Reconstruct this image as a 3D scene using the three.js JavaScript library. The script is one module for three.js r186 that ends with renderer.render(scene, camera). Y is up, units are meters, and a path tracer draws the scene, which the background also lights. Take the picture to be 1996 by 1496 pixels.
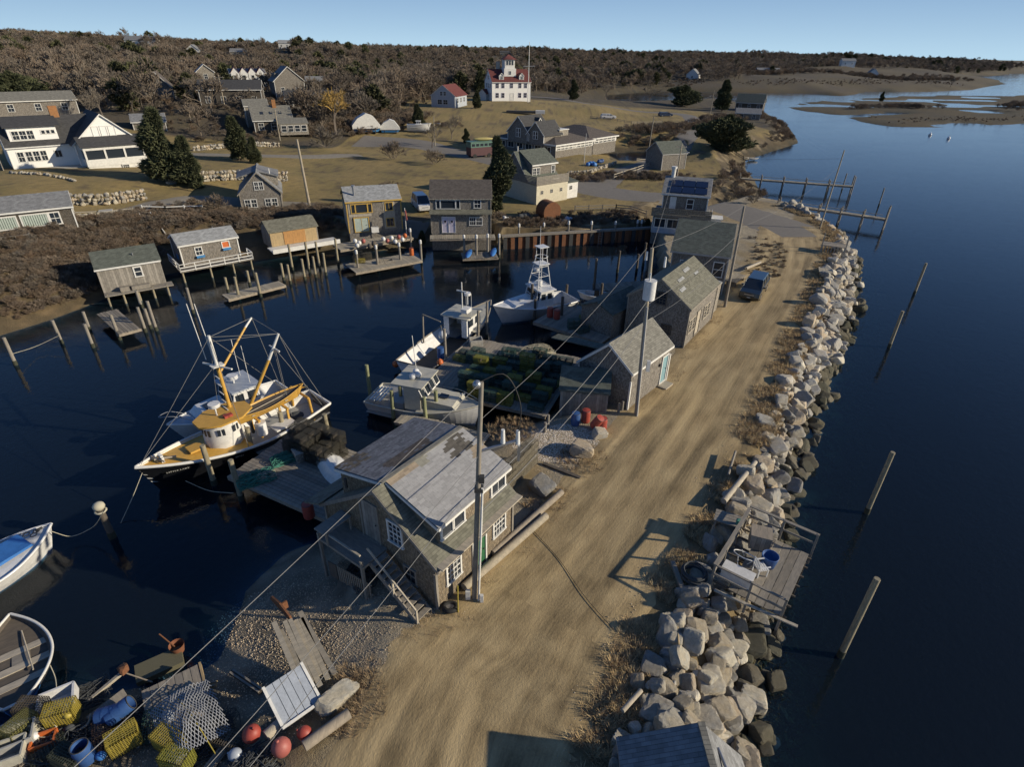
import * as THREE from 'three';
import { mergeGeometries } from 'three/addons/utils/BufferGeometryUtils.js';
import { ImprovedNoise } from 'three/addons/math/ImprovedNoise.js';

// ---------- camera, sky, sun, exposure ----------
const scene = new THREE.Scene();
const R = d => d * Math.PI / 180;
const camera = new THREE.PerspectiveCamera(67.6, 4 / 3, 0.3, 6000);
camera.position.set(0, 22.5, 0);
camera.rotation.set(R(-30.2), 0, R(1.0));
scene.add(camera);
const renderer = new THREE.WebGLRenderer({ antialias: true });
renderer.setSize(1024, 768);
renderer.toneMapping = THREE.LinearToneMapping;
renderer.toneMappingExposure = 1.1;
renderer.shadowMap.enabled = true;
const SUN_AZ = R(98), SUN_EL = R(20);
const sunDir = new THREE.Vector3(Math.sin(SUN_AZ) * Math.cos(SUN_EL), Math.sin(SUN_EL), -Math.cos(SUN_AZ) * Math.cos(SUN_EL));
{ // clear winter sky: pale at the horizon, deep blue overhead, a soft brightening round the sun
  const w = 512, h = 256, d = new Float32Array(w * h * 4), v = new THREE.Vector3();
  for (let j = 0; j < h; j++) for (let i = 0; i < w; i++) {
    const lat = ((j + .5) / h - .5) * Math.PI, lon = ((i + .5) / w - .5) * 2 * Math.PI;
    v.set(Math.cos(lat) * Math.cos(lon), Math.sin(lat), Math.cos(lat) * Math.sin(lon));
    const e = Math.max(0, v.y), a = Math.exp(-e * 9), b = Math.exp(-e * 2.6), c = Math.max(0, v.dot(sunDir));
    const g = 0.16 * Math.pow(c, 6) + 0.3 * Math.pow(c, 60);
    const k = (j * w + i) * 4;
    d[k] = 0.022 + 0.055 * b + 0.36 * a + g; d[k + 1] = 0.06 + 0.168 * b + 0.40 * a + g * .93; d[k + 2] = 0.17 + 0.40 * b + 0.20 * a + g * .8; d[k + 3] = 1;
  }
  const t = new THREE.DataTexture(d, w, h, THREE.RGBAFormat, THREE.FloatType);
  t.mapping = THREE.EquirectangularReflectionMapping; t.magFilter = t.minFilter = THREE.LinearFilter; t.needsUpdate = true;
  scene.background = t; scene.environment = t;
}
const sun = new THREE.DirectionalLight(new THREE.Color(1, 0.88, 0.68), 5);
sun.position.copy(sunDir).multiplyScalar(300).add(new THREE.Vector3(0, 0, -60));
sun.target.position.set(0, 0, -60);
sun.castShadow = true; sun.shadow.mapSize.set(4096, 4096); sun.shadow.radius = 1;
Object.assign(sun.shadow.camera, { left: -160, right: 160, top: 160, bottom: -160, near: 1, far: 900 });
scene.add(sun, sun.target);

const WATER_BODY = true;
// ---------- helpers ----------
let seed = 1234567;
const rnd = () => { seed = (seed * 1664525 + 1013904223) >>> 0; return seed / 4294967296; };
const rr = (a, b) => a + (b - a) * rnd();
const pick = a => a[Math.floor(rnd() * a.length)];
const lerp = (a, b, t) => a + (b - a) * t, clamp = (v, a = 0, b = 1) => Math.min(b, Math.max(a, v));
const smooth = (a, b, x) => { const t = clamp((x - a) / (b - a)); return t * t * (3 - 2 * t); };
const V = (x, y, z) => new THREE.Vector3(x, y, z);
const INo = new ImprovedNoise();
const noise = (x, y, z = 0) => INo.noise(x + 31.7, y + 17.3, z + 5.1);
const fbm = (x, y, z = 0, o = 4) => { let s = 0, a = .5; for (let i = 0; i < o; i++) { s += a * noise(x, y, z); x *= 2.03; y *= 2.03; z *= 2.03; a *= .5; } return s; };
// tileable value noise on an n-cell lattice, u and v in 0..1
function tile(n, s = 1) {
  const g = new Float32Array(n * n); let q = s * 7919 + 13;
  for (let i = 0; i < n * n; i++) { q = (q * 1664525 + 1013904223) >>> 0; g[i] = q / 4294967296; }
  return (u, v) => {
    const x = u * n, y = v * n, i = Math.floor(x), j = Math.floor(y), fx = x - i, fy = y - j, a = fx * fx * (3 - 2 * fx), b = fy * fy * (3 - 2 * fy);
    const G = (p, q) => g[((q % n + n) % n) * n + ((p % n + n) % n)];
    return lerp(lerp(G(i, j), G(i + 1, j), a), lerp(G(i, j + 1), G(i + 1, j + 1), a), b);
  };
}
// a texture from f(u, v) -> grey or [r, g, b] in linear light, repeating every m metres
function tex(size, m, f, colour = true) {
  const d = new Uint8Array(size * size * 4);
  for (let j = 0; j < size; j++) for (let i = 0; i < size; i++) {
    let c = f((i + .5) / size, (j + .5) / size); if (!Array.isArray(c)) c = [c, c, c];
    for (let k = 0; k < 3; k++) { const v = clamp(c[k]); d[(j * size + i) * 4 + k] = 255 * (colour ? Math.pow(v, 1 / 2.2) : v); }
    d[(j * size + i) * 4 + 3] = 255;
  }
  const t = new THREE.DataTexture(d, size, size); t.wrapS = t.wrapT = THREE.RepeatWrapping; t.magFilter = THREE.LinearFilter; t.minFilter = THREE.LinearMipmapLinearFilter; t.generateMipmaps = true;
  if (colour) t.colorSpace = THREE.SRGBColorSpace;
  const mm = Array.isArray(m) ? m : [m, m]; t.repeat.set(1 / mm[0], 1 / mm[1]); t.needsUpdate = true; return t;
}
const n8 = tile(8, 1), n16 = tile(16, 2), n32 = tile(32, 3), n64 = tile(64, 4), n128 = tile(128, 5), n256 = tile(256, 6), n8b = tile(8, 7), n16b = tile(16, 8);
const T = {};
T.grain = tex(512, 3, (u, v) => .62 + .38 * (.3 * n16(u, v) + .25 * n64(u, v) + .45 * n256(u, v)));
T.grainB = tex(512, 1.2, (u, v) => .5 * n64(u, v) + .5 * n256(u, v), false);
const hash = (i, j, s = 0) => { let q = (i * 374761393 + j * 668265263 + s * 974711) >>> 0; q = ((q ^ (q >>> 13)) * 1274126177) >>> 0; return ((q ^ (q >>> 16)) >>> 0) / 4294967296; };
{ // weathered cedar wall shingles: courses 0.14 m, butts 0.08 to 0.2 m
  const rows = 18, cols = 20;
  const cell = (u, v) => { const r = Math.floor(v * rows), x = u * cols + hash(r, 3) * 5, c = ((Math.floor(x) % cols) + cols) % cols, k = x - Math.floor(x), wj = .5 + .3 * (hash(r, c, 9) - .5); const side = k < wj ? 0 : 1; return [r, c * 2 + side, v * rows - r, Math.min(Math.abs(k - wj), Math.min(k, 1 - k)) / cols * 2.52]; };
  T.shingle = tex(512, 2.52, (u, v) => { const [r, c, f, j] = cell(u, v); let t = .48 + .5 * hash(r, c, 1); const warm = hash(r, c, 2); t *= .75 + .35 * n64(u, v) + .12 * n256(u * 1, v * .2); if (f < .1) t *= .45; if (j < .008) t *= .55; return [t * (1 + .07 * warm), t * (1 + .015 * warm), t * (.98 - .07 * warm)]; });
  T.shingleB = tex(512, 2.52, (u, v) => { const [r, c, f, j] = cell(u, v); return j < .008 ? 0 : (1 - f) * .8 + .2 * hash(r, c, 4); }, false);
}
{ // asphalt roof shingles, courses 0.14 m, tabs 0.3 m
  const rows = 18, cols = 8;
  const cell = (u, v) => { const r = Math.floor(v * rows), x = u * cols + (r % 2) * .5, c = ((Math.floor(x) % cols) + cols) % cols; return [r, c, v * rows - r, x - Math.floor(x)]; };
  T.roof = tex(512, 2.52, (u, v) => { const [r, c, f, k] = cell(u, v); let t = .58 + .3 * hash(r, c, 5); t *= .8 + .25 * n16(u, v) + .18 * n256(u, v); if (f < .12) t *= .55; if (k < .03) t *= .7; return [t, t, t]; });
  T.roofB = tex(512, 2.52, (u, v) => { const [r, c, f] = cell(u, v); return (1 - f) * .8 + .2 * n256(u, v); }, false);
}
T.wood = tex(512, [1.2, 3], (u, v) => { const k = .3 * n32(u, v * .25) + .4 * n128(u, v * .06) + .3 * n256(u, v * .15); const s = n16(u, v); return [(.5 + .5 * k) * (.85 + .25 * s), (.5 + .5 * k) * (.85 + .22 * s), (.5 + .48 * k) * (.85 + .18 * s)]; });
{ // vertical weathered boards 0.2 m wide
  T.boards = tex(512, 2.4, (u, v) => { const b = Math.floor(u * 12), f = u * 12 - b; let t = .55 + .4 * hash(b, 0, 6); t *= .65 + .3 * n128(u, v * .06) + .25 * n16(u, v); if (f < .06) t *= .35; return [t, t * .97, t * .92]; });
}
T.clap = tex(256, 1.6, (u, v) => { const f = v * 12 - Math.floor(v * 12); return (f < .14 ? .72 : .97) * (.95 + .05 * n64(u, v)); });
T.rock = tex(512, 2.2, (u, v) => { const a = .45 * n16(u, v) + .3 * n64(u, v) + .25 * n256(u, v), s = n8b(u, v); const t = .55 + .5 * a; return [t * (1 + .10 * (s - .5)), t, t * (1 - .18 * (s - .4))]; });
T.stone = tex(512, .5, (u, v) => { const t = .45 + .35 * n128(u, v) + .35 * n64(u, v); return t; });
T.net = tex(256, .2, (u, v) => .5 + .5 * n64(u, v));
function M(r, g, b, o = {}) { // linear base colour
  const { phys, ...p } = o; const m = phys ? new THREE.MeshPhysicalMaterial({ roughness: .85, ...p }) : new THREE.MeshStandardMaterial({ roughness: .85, ...p }); m.color.setRGB(r, g, b); return m;
}
const sh = (r, g, b) => M(r, g, b, { map: T.shingle, bumpMap: T.shingleB, bumpScale: .012, roughness: .95 });
const rf = (r, g, b) => M(r, g, b, { map: T.roof, bumpMap: T.roofB, bumpScale: .008, roughness: .92 });
const wd = (r, g, b, o) => M(r, g, b, { map: T.wood, roughness: .9, ...o });
const pt = (r, g, b, o) => M(r, g, b, { map: T.grain, roughness: .55, ...o });
const mats = {
  shGrey: sh(.285, .265, .245), shBrown: sh(.27, .22, .16), shDark: sh(.13, .115, .10), shPale: sh(.38, .35, .31), shTan: sh(.34, .29, .22),
  rfGreen: rf(.13, .145, .12), rfGrey: rf(.26, .265, .27), rfPale: rf(.40, .41, .41), rfDark: rf(.07, .07, .072), rfBrown: rf(.13, .11, .095), rfRed: rf(.17, .045, .04), rfTan: rf(.25, .24, .205), rfMoss: rf(.20, .195, .15),
  white: pt(.75, .74, .70), whiteClap: M(.80, .79, .76, { map: T.clap, roughness: .6 }), trimGrey: pt(.42, .41, .39), yellowTrim: pt(.62, .40, .09), green: pt(.03, .14, .06), blueDoor: pt(.22, .38, .42), blueTrim: pt(.05, .22, .48), lav: pt(.62, .58, .70),
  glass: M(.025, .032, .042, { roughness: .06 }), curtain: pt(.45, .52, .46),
  wood: wd(.36, .31, .25), woodGrey: wd(.30, .275, .24), woodDark: wd(.13, .11, .09), woodPale: wd(.50, .45, .37), woodNew: wd(.48, .36, .20), ply: wd(.50, .27, .10), boards: M(.36, .34, .31, { map: T.boards, roughness: .95 }),
  pile: wd(.34, .30, .21), pileWet: wd(.05, .055, .035), pileGreen: wd(.30, .32, .18), capWhite: pt(.72, .72, .70), steel: M(.45, .46, .48, { roughness: .35, metalness: .7, map: T.grain }), rust: M(.20, .085, .04, { map: T.rock, roughness: .95 }), iron: M(.05, .05, .05, { roughness: .7, map: T.grain }),
  gelcoat: pt(.78, .78, .77, { roughness: .28 }), gelTan: pt(.52, .50, .42, { roughness: .45 }), deckGrey: pt(.40, .40, .38), boatYellow: pt(.62, .36, .07, { roughness: .5 }), boatBlack: pt(.012, .013, .016, { roughness: .3 }), boatBlue: pt(.05, .20, .55, { roughness: .5 }), boatGreyW: pt(.42, .46, .52, { roughness: .4 }), hullGreen: pt(.10, .20, .16, { roughness: .5 }),
  cement: M(.48, .46, .42, { map: T.rock, roughness: .95 }), brick: M(.36, .17, .07, { map: T.rock, roughness: .95 }), rock: M(.56, .51, .42, { map: T.rock, bumpMap: T.grainB, bumpScale: .02, roughness: .93, vertexColors: true }),
  red: pt(.38, .065, .045, { roughness: .55 }), orange: pt(.65, .16, .04, { roughness: .5 }), blue: pt(.035, .10, .29, { roughness: .55 }), trapYellow: pt(.44, .35, .06), trapGreen: pt(.05, .10, .085), rope: M(.42, .39, .30, { roughness: 1 }), ropeTeal: M(.06, .22, .17, { roughness: 1 }), ropeDark: M(.06, .065, .07, { roughness: 1 }), netGrey: M(.30, .31, .33, { roughness: 1 }), tyre: M(.02, .02, .02, { roughness: .85, map: T.grain }), pink: pt(.42, .12, .10),
  wire: M(.16, .16, .16, { roughness: .7 }), wireDark: M(.02, .02, .02, { roughness: .7 }), poleW: wd(.42, .37, .29), poleGrey: wd(.30, .27, .23), solar: M(.012, .018, .045, { roughness: .15 }),
};
mats.rockV = mats.rock;
// geometries: every piece is non-indexed, with uv in metres by its main direction
function prep(g, tint) {
  if (g.index) g = g.toNonIndexed();
  const p = g.attributes.position, n = g.attributes.normal, uv = new Float32Array(p.count * 2);
  for (let i = 0; i < p.count; i += 3) {
    let ax = 0, ay = 0, az = 0; for (let k = 0; k < 3; k++) { ax += Math.abs(n.getX(i + k)); ay += Math.abs(n.getY(i + k)); az += Math.abs(n.getZ(i + k)); }
    for (let k = 0; k < 3; k++) {
      const x = p.getX(i + k), y = p.getY(i + k), z = p.getZ(i + k), j = (i + k) * 2;
      if (ay > ax * 1.6 && ay > az * 1.6) { uv[j] = x; uv[j + 1] = z; } else if (ax > az) { uv[j] = z; uv[j + 1] = y * (ay > ax * .2 ? Math.hypot(1, ay / ax) : 1); } else { uv[j] = x; uv[j + 1] = y * (ay > az * .2 ? Math.hypot(1, ay / az) : 1); }
    }
  }
  const o = new THREE.BufferGeometry(); o.setAttribute('position', p); o.setAttribute('normal', n); o.setAttribute('uv', new THREE.BufferAttribute(uv, 2));
  if (tint) { const c = new Float32Array(p.count * 3); for (let i = 0; i < p.count; i++) c.set(tint, i * 3); o.setAttribute('color', new THREE.BufferAttribute(c, 3)); }
  return o;
}
const m4 = new THREE.Matrix4(), qq = new THREE.Quaternion(), eu = new THREE.Euler();
const put = (g, x = 0, y = 0, z = 0, rx = 0, ry = 0, rz = 0) => { eu.set(rx, ry, rz, 'YXZ'); qq.setFromEuler(eu); m4.compose(V(x, y, z), qq, V(1, 1, 1)); return g.applyMatrix4(m4); };
const box = (w, h, d, x = 0, y = 0, z = 0, rx, ry, rz) => put(new THREE.BoxGeometry(w, h, d), x, y, z, rx, ry, rz);
const cyl = (r0, r1, h, x = 0, y = 0, z = 0, seg = 10) => new THREE.CylinderGeometry(r1, r0, h, seg).translate(x, y + h / 2, z); // standing on y
const sph = (r, x = 0, y = 0, z = 0, s = 10) => new THREE.SphereGeometry(r, s, Math.ceil(s * .7)).translate(x, y, z);
const up = V(0, 1, 0);
function rod(a, b, r, r2 = r, seg = 6) { const d = V().subVectors(b, a), l = d.length(); const g = new THREE.CylinderGeometry(r2, r, l, seg); qq.setFromUnitVectors(up, d.normalize()); return g.applyQuaternion(qq).translate((a.x + b.x) / 2, (a.y + b.y) / 2, (a.z + b.z) / 2); }
function bar(a, b, w, h) { // rectangular bar from a to b, w wide (level), h high
  const d = V().subVectors(b, a), l = d.length(); const g = new THREE.BoxGeometry(w, h, l); const yaw = Math.atan2(d.x, d.z), pit = -Math.asin(clamp(d.y / l, -1, 1));
  return put(g, (a.x + b.x) / 2, (a.y + b.y) / 2, (a.z + b.z) / 2, pit, yaw, 0);
}
const tubeG = (pts, r, seg = 16, rs = 5) => new THREE.TubeGeometry(new THREE.CatmullRomCurve3(pts), seg, r, rs);
const prism = (pts, depth) => { const s = new THREE.Shape(); pts.forEach(([x, y], i) => i ? s.lineTo(x, y) : s.moveTo(x, y)); return new THREE.ExtrudeGeometry(s, { depth, bevelEnabled: false }); };
const merge = (gs, tint) => mergeGeometries((Array.isArray(gs) ? gs : [gs]).map(g => g.userData?.ready ? g : prep(g, tint)));
const used = {};
const numbered = n => { const k = used[n] = (used[n] ?? -1) + 1; return k ? n + '_' + String(k).padStart(3, '0') : n; };
function part(parent, name, gs, m) { const o = new THREE.Mesh(merge(gs), m); o.name = name; o.castShadow = o.receiveShadow = true; parent.add(o); return o; }
function partG(parent, name, g, m, x, y, z, ry = 0) { const o = new THREE.Mesh(g, m); o.name = name; o.castShadow = o.receiveShadow = true; o.position.set(x, y, z); o.rotation.y = ry; parent.add(o); return o; }
function tag(o, label, category, group, kind) { if (label) o.userData.label = label; if (category) o.userData.category = category; if (group) o.userData.group = group; if (kind) o.userData.kind = kind; return o; }
function thing(name, label, category, x = 0, y = 0, z = 0, turn = 0, group) { const o = new THREE.Group(); o.name = numbered(name); o.position.set(x, y, z); o.rotation.y = turn; scene.add(o); return tag(o, label, category, group); }
function solo(name, label, category, gs, m, x = 0, y = 0, z = 0, turn = 0, group) { const o = new THREE.Mesh(merge(gs), m); o.name = numbered(name); o.castShadow = o.receiveShadow = true; o.position.set(x, y, z); o.rotation.y = turn; scene.add(o); return tag(o, label, category, group); }
function copy(src, x, y, z, turn = src.rotation.y, label, s = 1) { const o = src.clone(); o.name = numbered(src.name.replace(/_\d{3}$/, '')); o.userData = { ...src.userData }; if (label) o.userData.label = label; o.position.set(x, y, z); o.rotation.y = turn; o.scale.multiplyScalar(s); scene.add(o); return o; }

// ---------- land, sea bed, roads, water ----------
// shore lines at water level, [x, z]; runs of bank slope are set by index
const SPIT = [[7.49,-8.01],[8.71,-11.11],[9.36,-12.9],[11.08,-16.32],[13.4,-20.44],[16.66,-26.83],[19.58,-31.63],[23.98,-38.54],[28.75,-45.82],[34.99,-55.49],[43.01,-70.91],[45.95,-80.12],[46.83,-88.35],[47.56,-97.45],[43.38,-102.3],[39.6,-104.36],[23.61,-89.83],[19.78,-80.55],[17.32,-65.68],[16.44,-58.96],[8.95,-47.66],[3.95,-39.04],[3.23,-34.93],[-1.25,-31.6],[-4.7,-28.72],[-8.42,-23.99],[-9.58,-22.01],[-11.43,-21.07],[-12.53,-18.61],[-12.3,-16.64],[-12.2,-14.9],[-13.35,-13.97],[-15.07,-13.67],[-17.26,-12.94],[-18.27,-12.39],[-21.14,-11.62],[-25.27,-10.49], [-60, 4], [-60, 40], [30, 40]];
const SPIT_S = SPIT.map((p, i) => i < 16 ? .62 : i < 20 ? 6 : i < 26 ? .5 : .22);
const MAIN = [[-3000, -20], [-160, -24], [-47.4,-38.04],[-45.29,-45.47],[-43.25,-49],[-41.69,-53.37],[-40.45,-57.44],[-39.05,-62.04],[-34.62,-65.14],[-28.1,-69.01],[-19.71,-71.16],[-10.94,-73.87],[-2.1,-75.31],[-1.56,-75.57],[8.12,-76.38],[19.55,-81.57],[39.6,-104.36],[43.97,-103.9],[49.22,-123.71],[51.85,-136.94],[55.8,-148.47],[67.55,-163.6],[83.48,-183.16],[99.05,-229.29],[112.59,-288.38],[119.14,-343.02],[118.48,-377.33],[80.18,-341.36],[47.1,-320.55],[52.08,-382.49],[101.46,-435.96],[145.22,-431.62],[193.2,-439.21],[212.1,-413.8],[261.28,-474.92],[302.31,-480.25],[371.77,-525.63],[507.07,-669.8],[609.91,-833.13],[584.61,-853.9],[892.96,-1155.81],[1923.02,-1911.79], [3200, -1500], [3200, -3600], [-3000, -3600]];
const MAIN_S = MAIN.map((p, i) => i < 12 ? .45 : i < 15 ? 12 : i < 23 ? .35 : .12);
const ISLE = [[130.15,-316.39],[160.5,-355.79],[203,-389.17],[251.37,-418.84],[363.42,-462.28],[487.36,-494.04],[278.12,-276.12],[203.11,-252.32],[163.14,-234.04],[139.08,-232.07],[134.48,-245.15],[140.82,-274.51],[132.91,-292.2]];
const BAR = [[249.97,-428.19],[277.91,-440.36],[303.38,-441.72],[287.54,-423.01],[252.71,-409.88]];
const POND = [[25.84,-155.98],[32.53,-160.5],[36.26,-151.96],[33.54,-142.77],[25.13,-143.37]];
function sdPoly(P, S, x, z) {
  let inside = false, best = 1e9, sl = .4;
  for (let i = 0, j = P.length - 1; i < P.length; j = i++) {
    const [ax, az] = P[j], [bx, bz] = P[i];
    if ((az > z) !== (bz > z) && x < (bx - ax) * (z - az) / (bz - az) + ax) inside = !inside;
    const dx = bx - ax, dz = bz - az, t = clamp(((x - ax) * dx + (z - az) * dz) / (dx * dx + dz * dz)), ex = ax + dx * t - x, ez = az + dz * t - z, d = ex * ex + ez * ez;
    if (d < best) { best = d; if (S) sl = S[j]; }
  }
  best = Math.sqrt(best); return [inside ? best : -best, sl];
}
const CTRL = [[-19.84,2,-72.67], [-6.88,2,-74.21], [10.11,1.7,-76.89], [-35.93,2.6,-80.59], [-43.47,3.6,-72.42], [-50.16,4.6,-61.38], [-58.04,5.2,-66.19], [-29.31,2.8,-82.32], [-47.66,4.4,-76.96], [-59.57,5.8,-85.93], [-67.62,6.2,-83], [-51.51,5.2,-96.41], [-28.42,3.4,-109.21], [-47.25,4.2,-126.3],
  [-55.71,5,-126.67], [-32.74,3,-136.65], [-11.95,2.6,-134.37], [8.48,2.2,-135.73], [23.84,2,-131.79], [4.41,2,-89.89], [33.29,2,-120.56], [46.5,2.6,-140.9], [17.33,1.9,-102.68], [-3.28,6,-231.51], [-23.07,5.6,-207.23], [21.09,5,-231.98], [-1.05,3.8,-185.83], [29.79,3,-211.22], [56.41,2.2,-237.17],
  [-59.38,6,-141.88], [-76.11,9,-154.13], [-98.24,9,-234.93], [-74.45,8,-208.93], [-99.78,9,-177.01], [-104.96,9,-132.42], [-63.97,5,-258.5], [90.86,1.6,-272.41], [40.08,2,-210.27], [136.89,2.4,-506.03], [373.22,2,-685.59],
  [-315.93,21.3,-533.47], [-251.3,16.01,-500.45], [-215.93,15.23,-494.95], [-203.48,19.05,-564.44], [-18.57,15.63,-699.75], [220.11,7.05,-600.96], [352.95,10.36,-717.93], [-551, 21, -711], [-432, 17.5, -790], [-520, 15, -520], [-300, 11, -430], [-340, 14, -600], [-271, 15.5, -858], [-200, 10, -600], [-76, 15.5, -897], [0, 6, -500], [-60, 7, -420], [197, 16.5, -950], [120, 6, -640], [423, 15, -1100], [700, 15, -1250], [1000, 14, -1700], [-900, 30, -900], [-200, 12, -200], [-260, 16, -260], [-400, 20, -330], [-300, 12, -130], [0, 16, -1500], [-900, 24, -2200], [800, 15, -2600]];
function hills(x, z) { let s = 0, w = 0; for (const [a, h, b] of CTRL) { const d = (a - x) ** 2 + (b - z) ** 2, sc = 9 + .0016 * (a * a + b * b) ** .8, k = 1 / Math.pow(d / sc + 1, 1.7); s += k * h; w += k; } const far = smooth(260, 700, Math.hypot(x, z)); return s / w + far * (7 * noise(x * .0045, z * .0045) + 3 * noise(x * .013, z * .013)); }
function H(x, z) {
  const [a, sa] = sdPoly(SPIT, SPIT_S, x, z), [b, sb] = sdPoly(MAIN, MAIN_S, x, z);
  const wob = .25 * noise(x * .35, z * .35) + .08 * noise(x * 1.7, z * 1.7);
  const deep = d => -Math.min(4.2, d * (.2 + .02 * d)) - .02;
  const prof = (d, s, top) => d > 0 ? Math.min(top, (d + wob * Math.min(1, d)) * s) : deep(-d);
  let h = prof(a, sa, 1.6 + .05 * noise(x * .2, z * .2));
  if (b > -30) { const land = b > 0 ? Math.min((b + wob) * sb, hills(x, z)) : deep(-b); h = Math.max(h, land); }
  if (z < -180 && x > 60) {
    const c = sdPoly(ISLE, null, x, z)[0], e = sdPoly(BAR, null, x, z)[0];
    h = Math.max(h, c > 0 ? Math.min(.5 + .35 * fbm(x * .03, z * .03) - .8 * smooth(.02, .3, noise(x * .02 + 9, z * .045)), c * .1) : deep(-c), e > 0 ? .2 : -4);
  }
  if (z < -120 && z > -170 && x > 10) { const c = sdPoly(POND, null, x, z)[0]; if (c > -11) h = Math.min(h, c > 0 ? -.35 : -c * .2 - .1); }
  return h;
}
function axisLines(a, b, step, out0, out1, grow) { const r = []; for (let v = a; v <= b + 1e-6; v += step) r.push(v); let s = step, v = a; while (v > out0) { s *= grow; v -= s; r.unshift(Math.max(v, out0)); } s = step; v = r[r.length - 1]; while (v < out1) { s *= grow; v += s; r.push(Math.min(v, out1)); } return r; }
T.ground = tex(1024, 7, (u, v) => { const t = .62 + .5 * (.25 * n16b(u, v) + .2 * n64(u, v) + .25 * n128(u, v) + .3 * n256(u, v) - .3); const s = n128(v, u); return [t * (1 + .06 * (s - .5)), t, t * (1 - .1 * (s - .5))]; });
T.groundB = tex(512, 2.5, (u, v) => .3 * n32(u, v) + .35 * n128(u, v) + .35 * n256(u, v), false);
{
  const xs = axisLines(-66, 58, .5, -3000, 3200, 1.055), zs = axisLines(-98, 4, .5, -3500, 40, 1.05), nx = xs.length, nz = zs.length;
  const pos = new Float32Array(nx * nz * 3), col = new Float32Array(nx * nz * 3), uv = new Float32Array(nx * nz * 2), idx = [];
  const C = { shell: [.43, .37, .27], dirt: [.36, .28, .16], grass: [.36, .265, .105], lawn: [.31, .24, .09], scrub: [.155, .115, .062], mud: [.085, .075, .045], wood: [.12, .095, .06], marsh: [.115, .083, .036], weed: [.02, .024, .01], sand: [.17, .145, .09], gravel: [.24, .205, .15] };
  const mixc = (a, b, t) => [lerp(a[0], b[0], t), lerp(a[1], b[1], t), lerp(a[2], b[2], t)];
  for (let j = 0; j < nz; j++) for (let i = 0; i < nx; i++) {
    const x = xs[i], z = zs[j], k = j * nx + i, h = H(x, z); pos.set([x, h, z], k * 3); uv.set([x, z], k * 2);
    const a = sdPoly(SPIT, null, x, z)[0], n1 = fbm(x * .12, z * .12), n2 = fbm(x * .6 + 40, z * .6, 3);
    let c;
    if (h < -.05) { // sea bed: sand and gravel with beds of dark weed
      c = mixc(C.sand, C.weed, smooth(-.12, .12, n1 + .5 * n2 + (x > 2 ? .06 : -.05)));
      if (x < -5 && z > -24) c = mixc(C.sand, C.mud, smooth(-.1, .25, n2));
    } else if (a > 0) {
      c = mixc(C.shell, C.dirt, smooth(-.1, .2, n1 + .4 * n2));
      if (z > -14 && x > -12) c = mixc(c, C.dirt, .55);
      if (x > 1.5 - (z + 18) * .55 + 2.2) c = mixc([.36, .27, .14], C.scrub, .35 + n2);
      if (h < .5) c = mixc(C.gravel, C.mud, smooth(-.2, .2, n2));
      if (x < -7 && z > -26) c = mixc(C.gravel, C.shell, smooth(-.25, .3, n2) * .7);
    } else if (h < 1 && z < -150) c = mixc(C.marsh, [.075, .062, .035], smooth(-.25, .25, n1 + n2));
    else {
      c = mixc(C.grass, C.lawn, smooth(-.2, .2, n1)); c = mixc(c, C.scrub, smooth(.05, .35, n2 + n1 * .6));
      if (z < -130 && !(x > -40 && x < 75 && z > -262)) c = mixc([.10, .08, .055], [.12, .095, .05], smooth(-.25, .25, n1 + n2));
      const b = sdPoly(MAIN, null, x, z)[0]; if (b < 7 + 3 * n1) c = mixc(C.scrub, C.dirt, smooth(-.1, .3, n2)); if (h < .45) c = mixc(C.sand, C.scrub, .4);
      if (b > 0 && x < -24 && z > -72 && h < 4.2) c = mixc(C.scrub, [.24, .17, .09], smooth(0, .35, n2));
    }
    const f = 1 + .45 * n2; col.set([c[0] * f, c[1] * f, c[2] * f], k * 3);
    if (i && j) { const q = k - nx; idx.push(q - 1, k - 1, q, q, k - 1, k); }
  }
  const g = new THREE.BufferGeometry(); g.setAttribute('position', new THREE.BufferAttribute(pos, 3)); g.setAttribute('color', new THREE.BufferAttribute(col, 3)); g.setAttribute('uv', new THREE.BufferAttribute(uv, 2)); g.setIndex(idx); g.computeVertexNormals();
  const o = new THREE.Mesh(g, new THREE.MeshStandardMaterial({ vertexColors: true, map: T.ground, bumpMap: T.groundB, bumpScale: .06, roughness: 1 })); o.name = 'terrain'; o.receiveShadow = true; o.castShadow = true; scene.add(o); tag(o, 'low coastal land with shore, hills and sea bed', 'terrain', null, 'structure');
}
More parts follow.
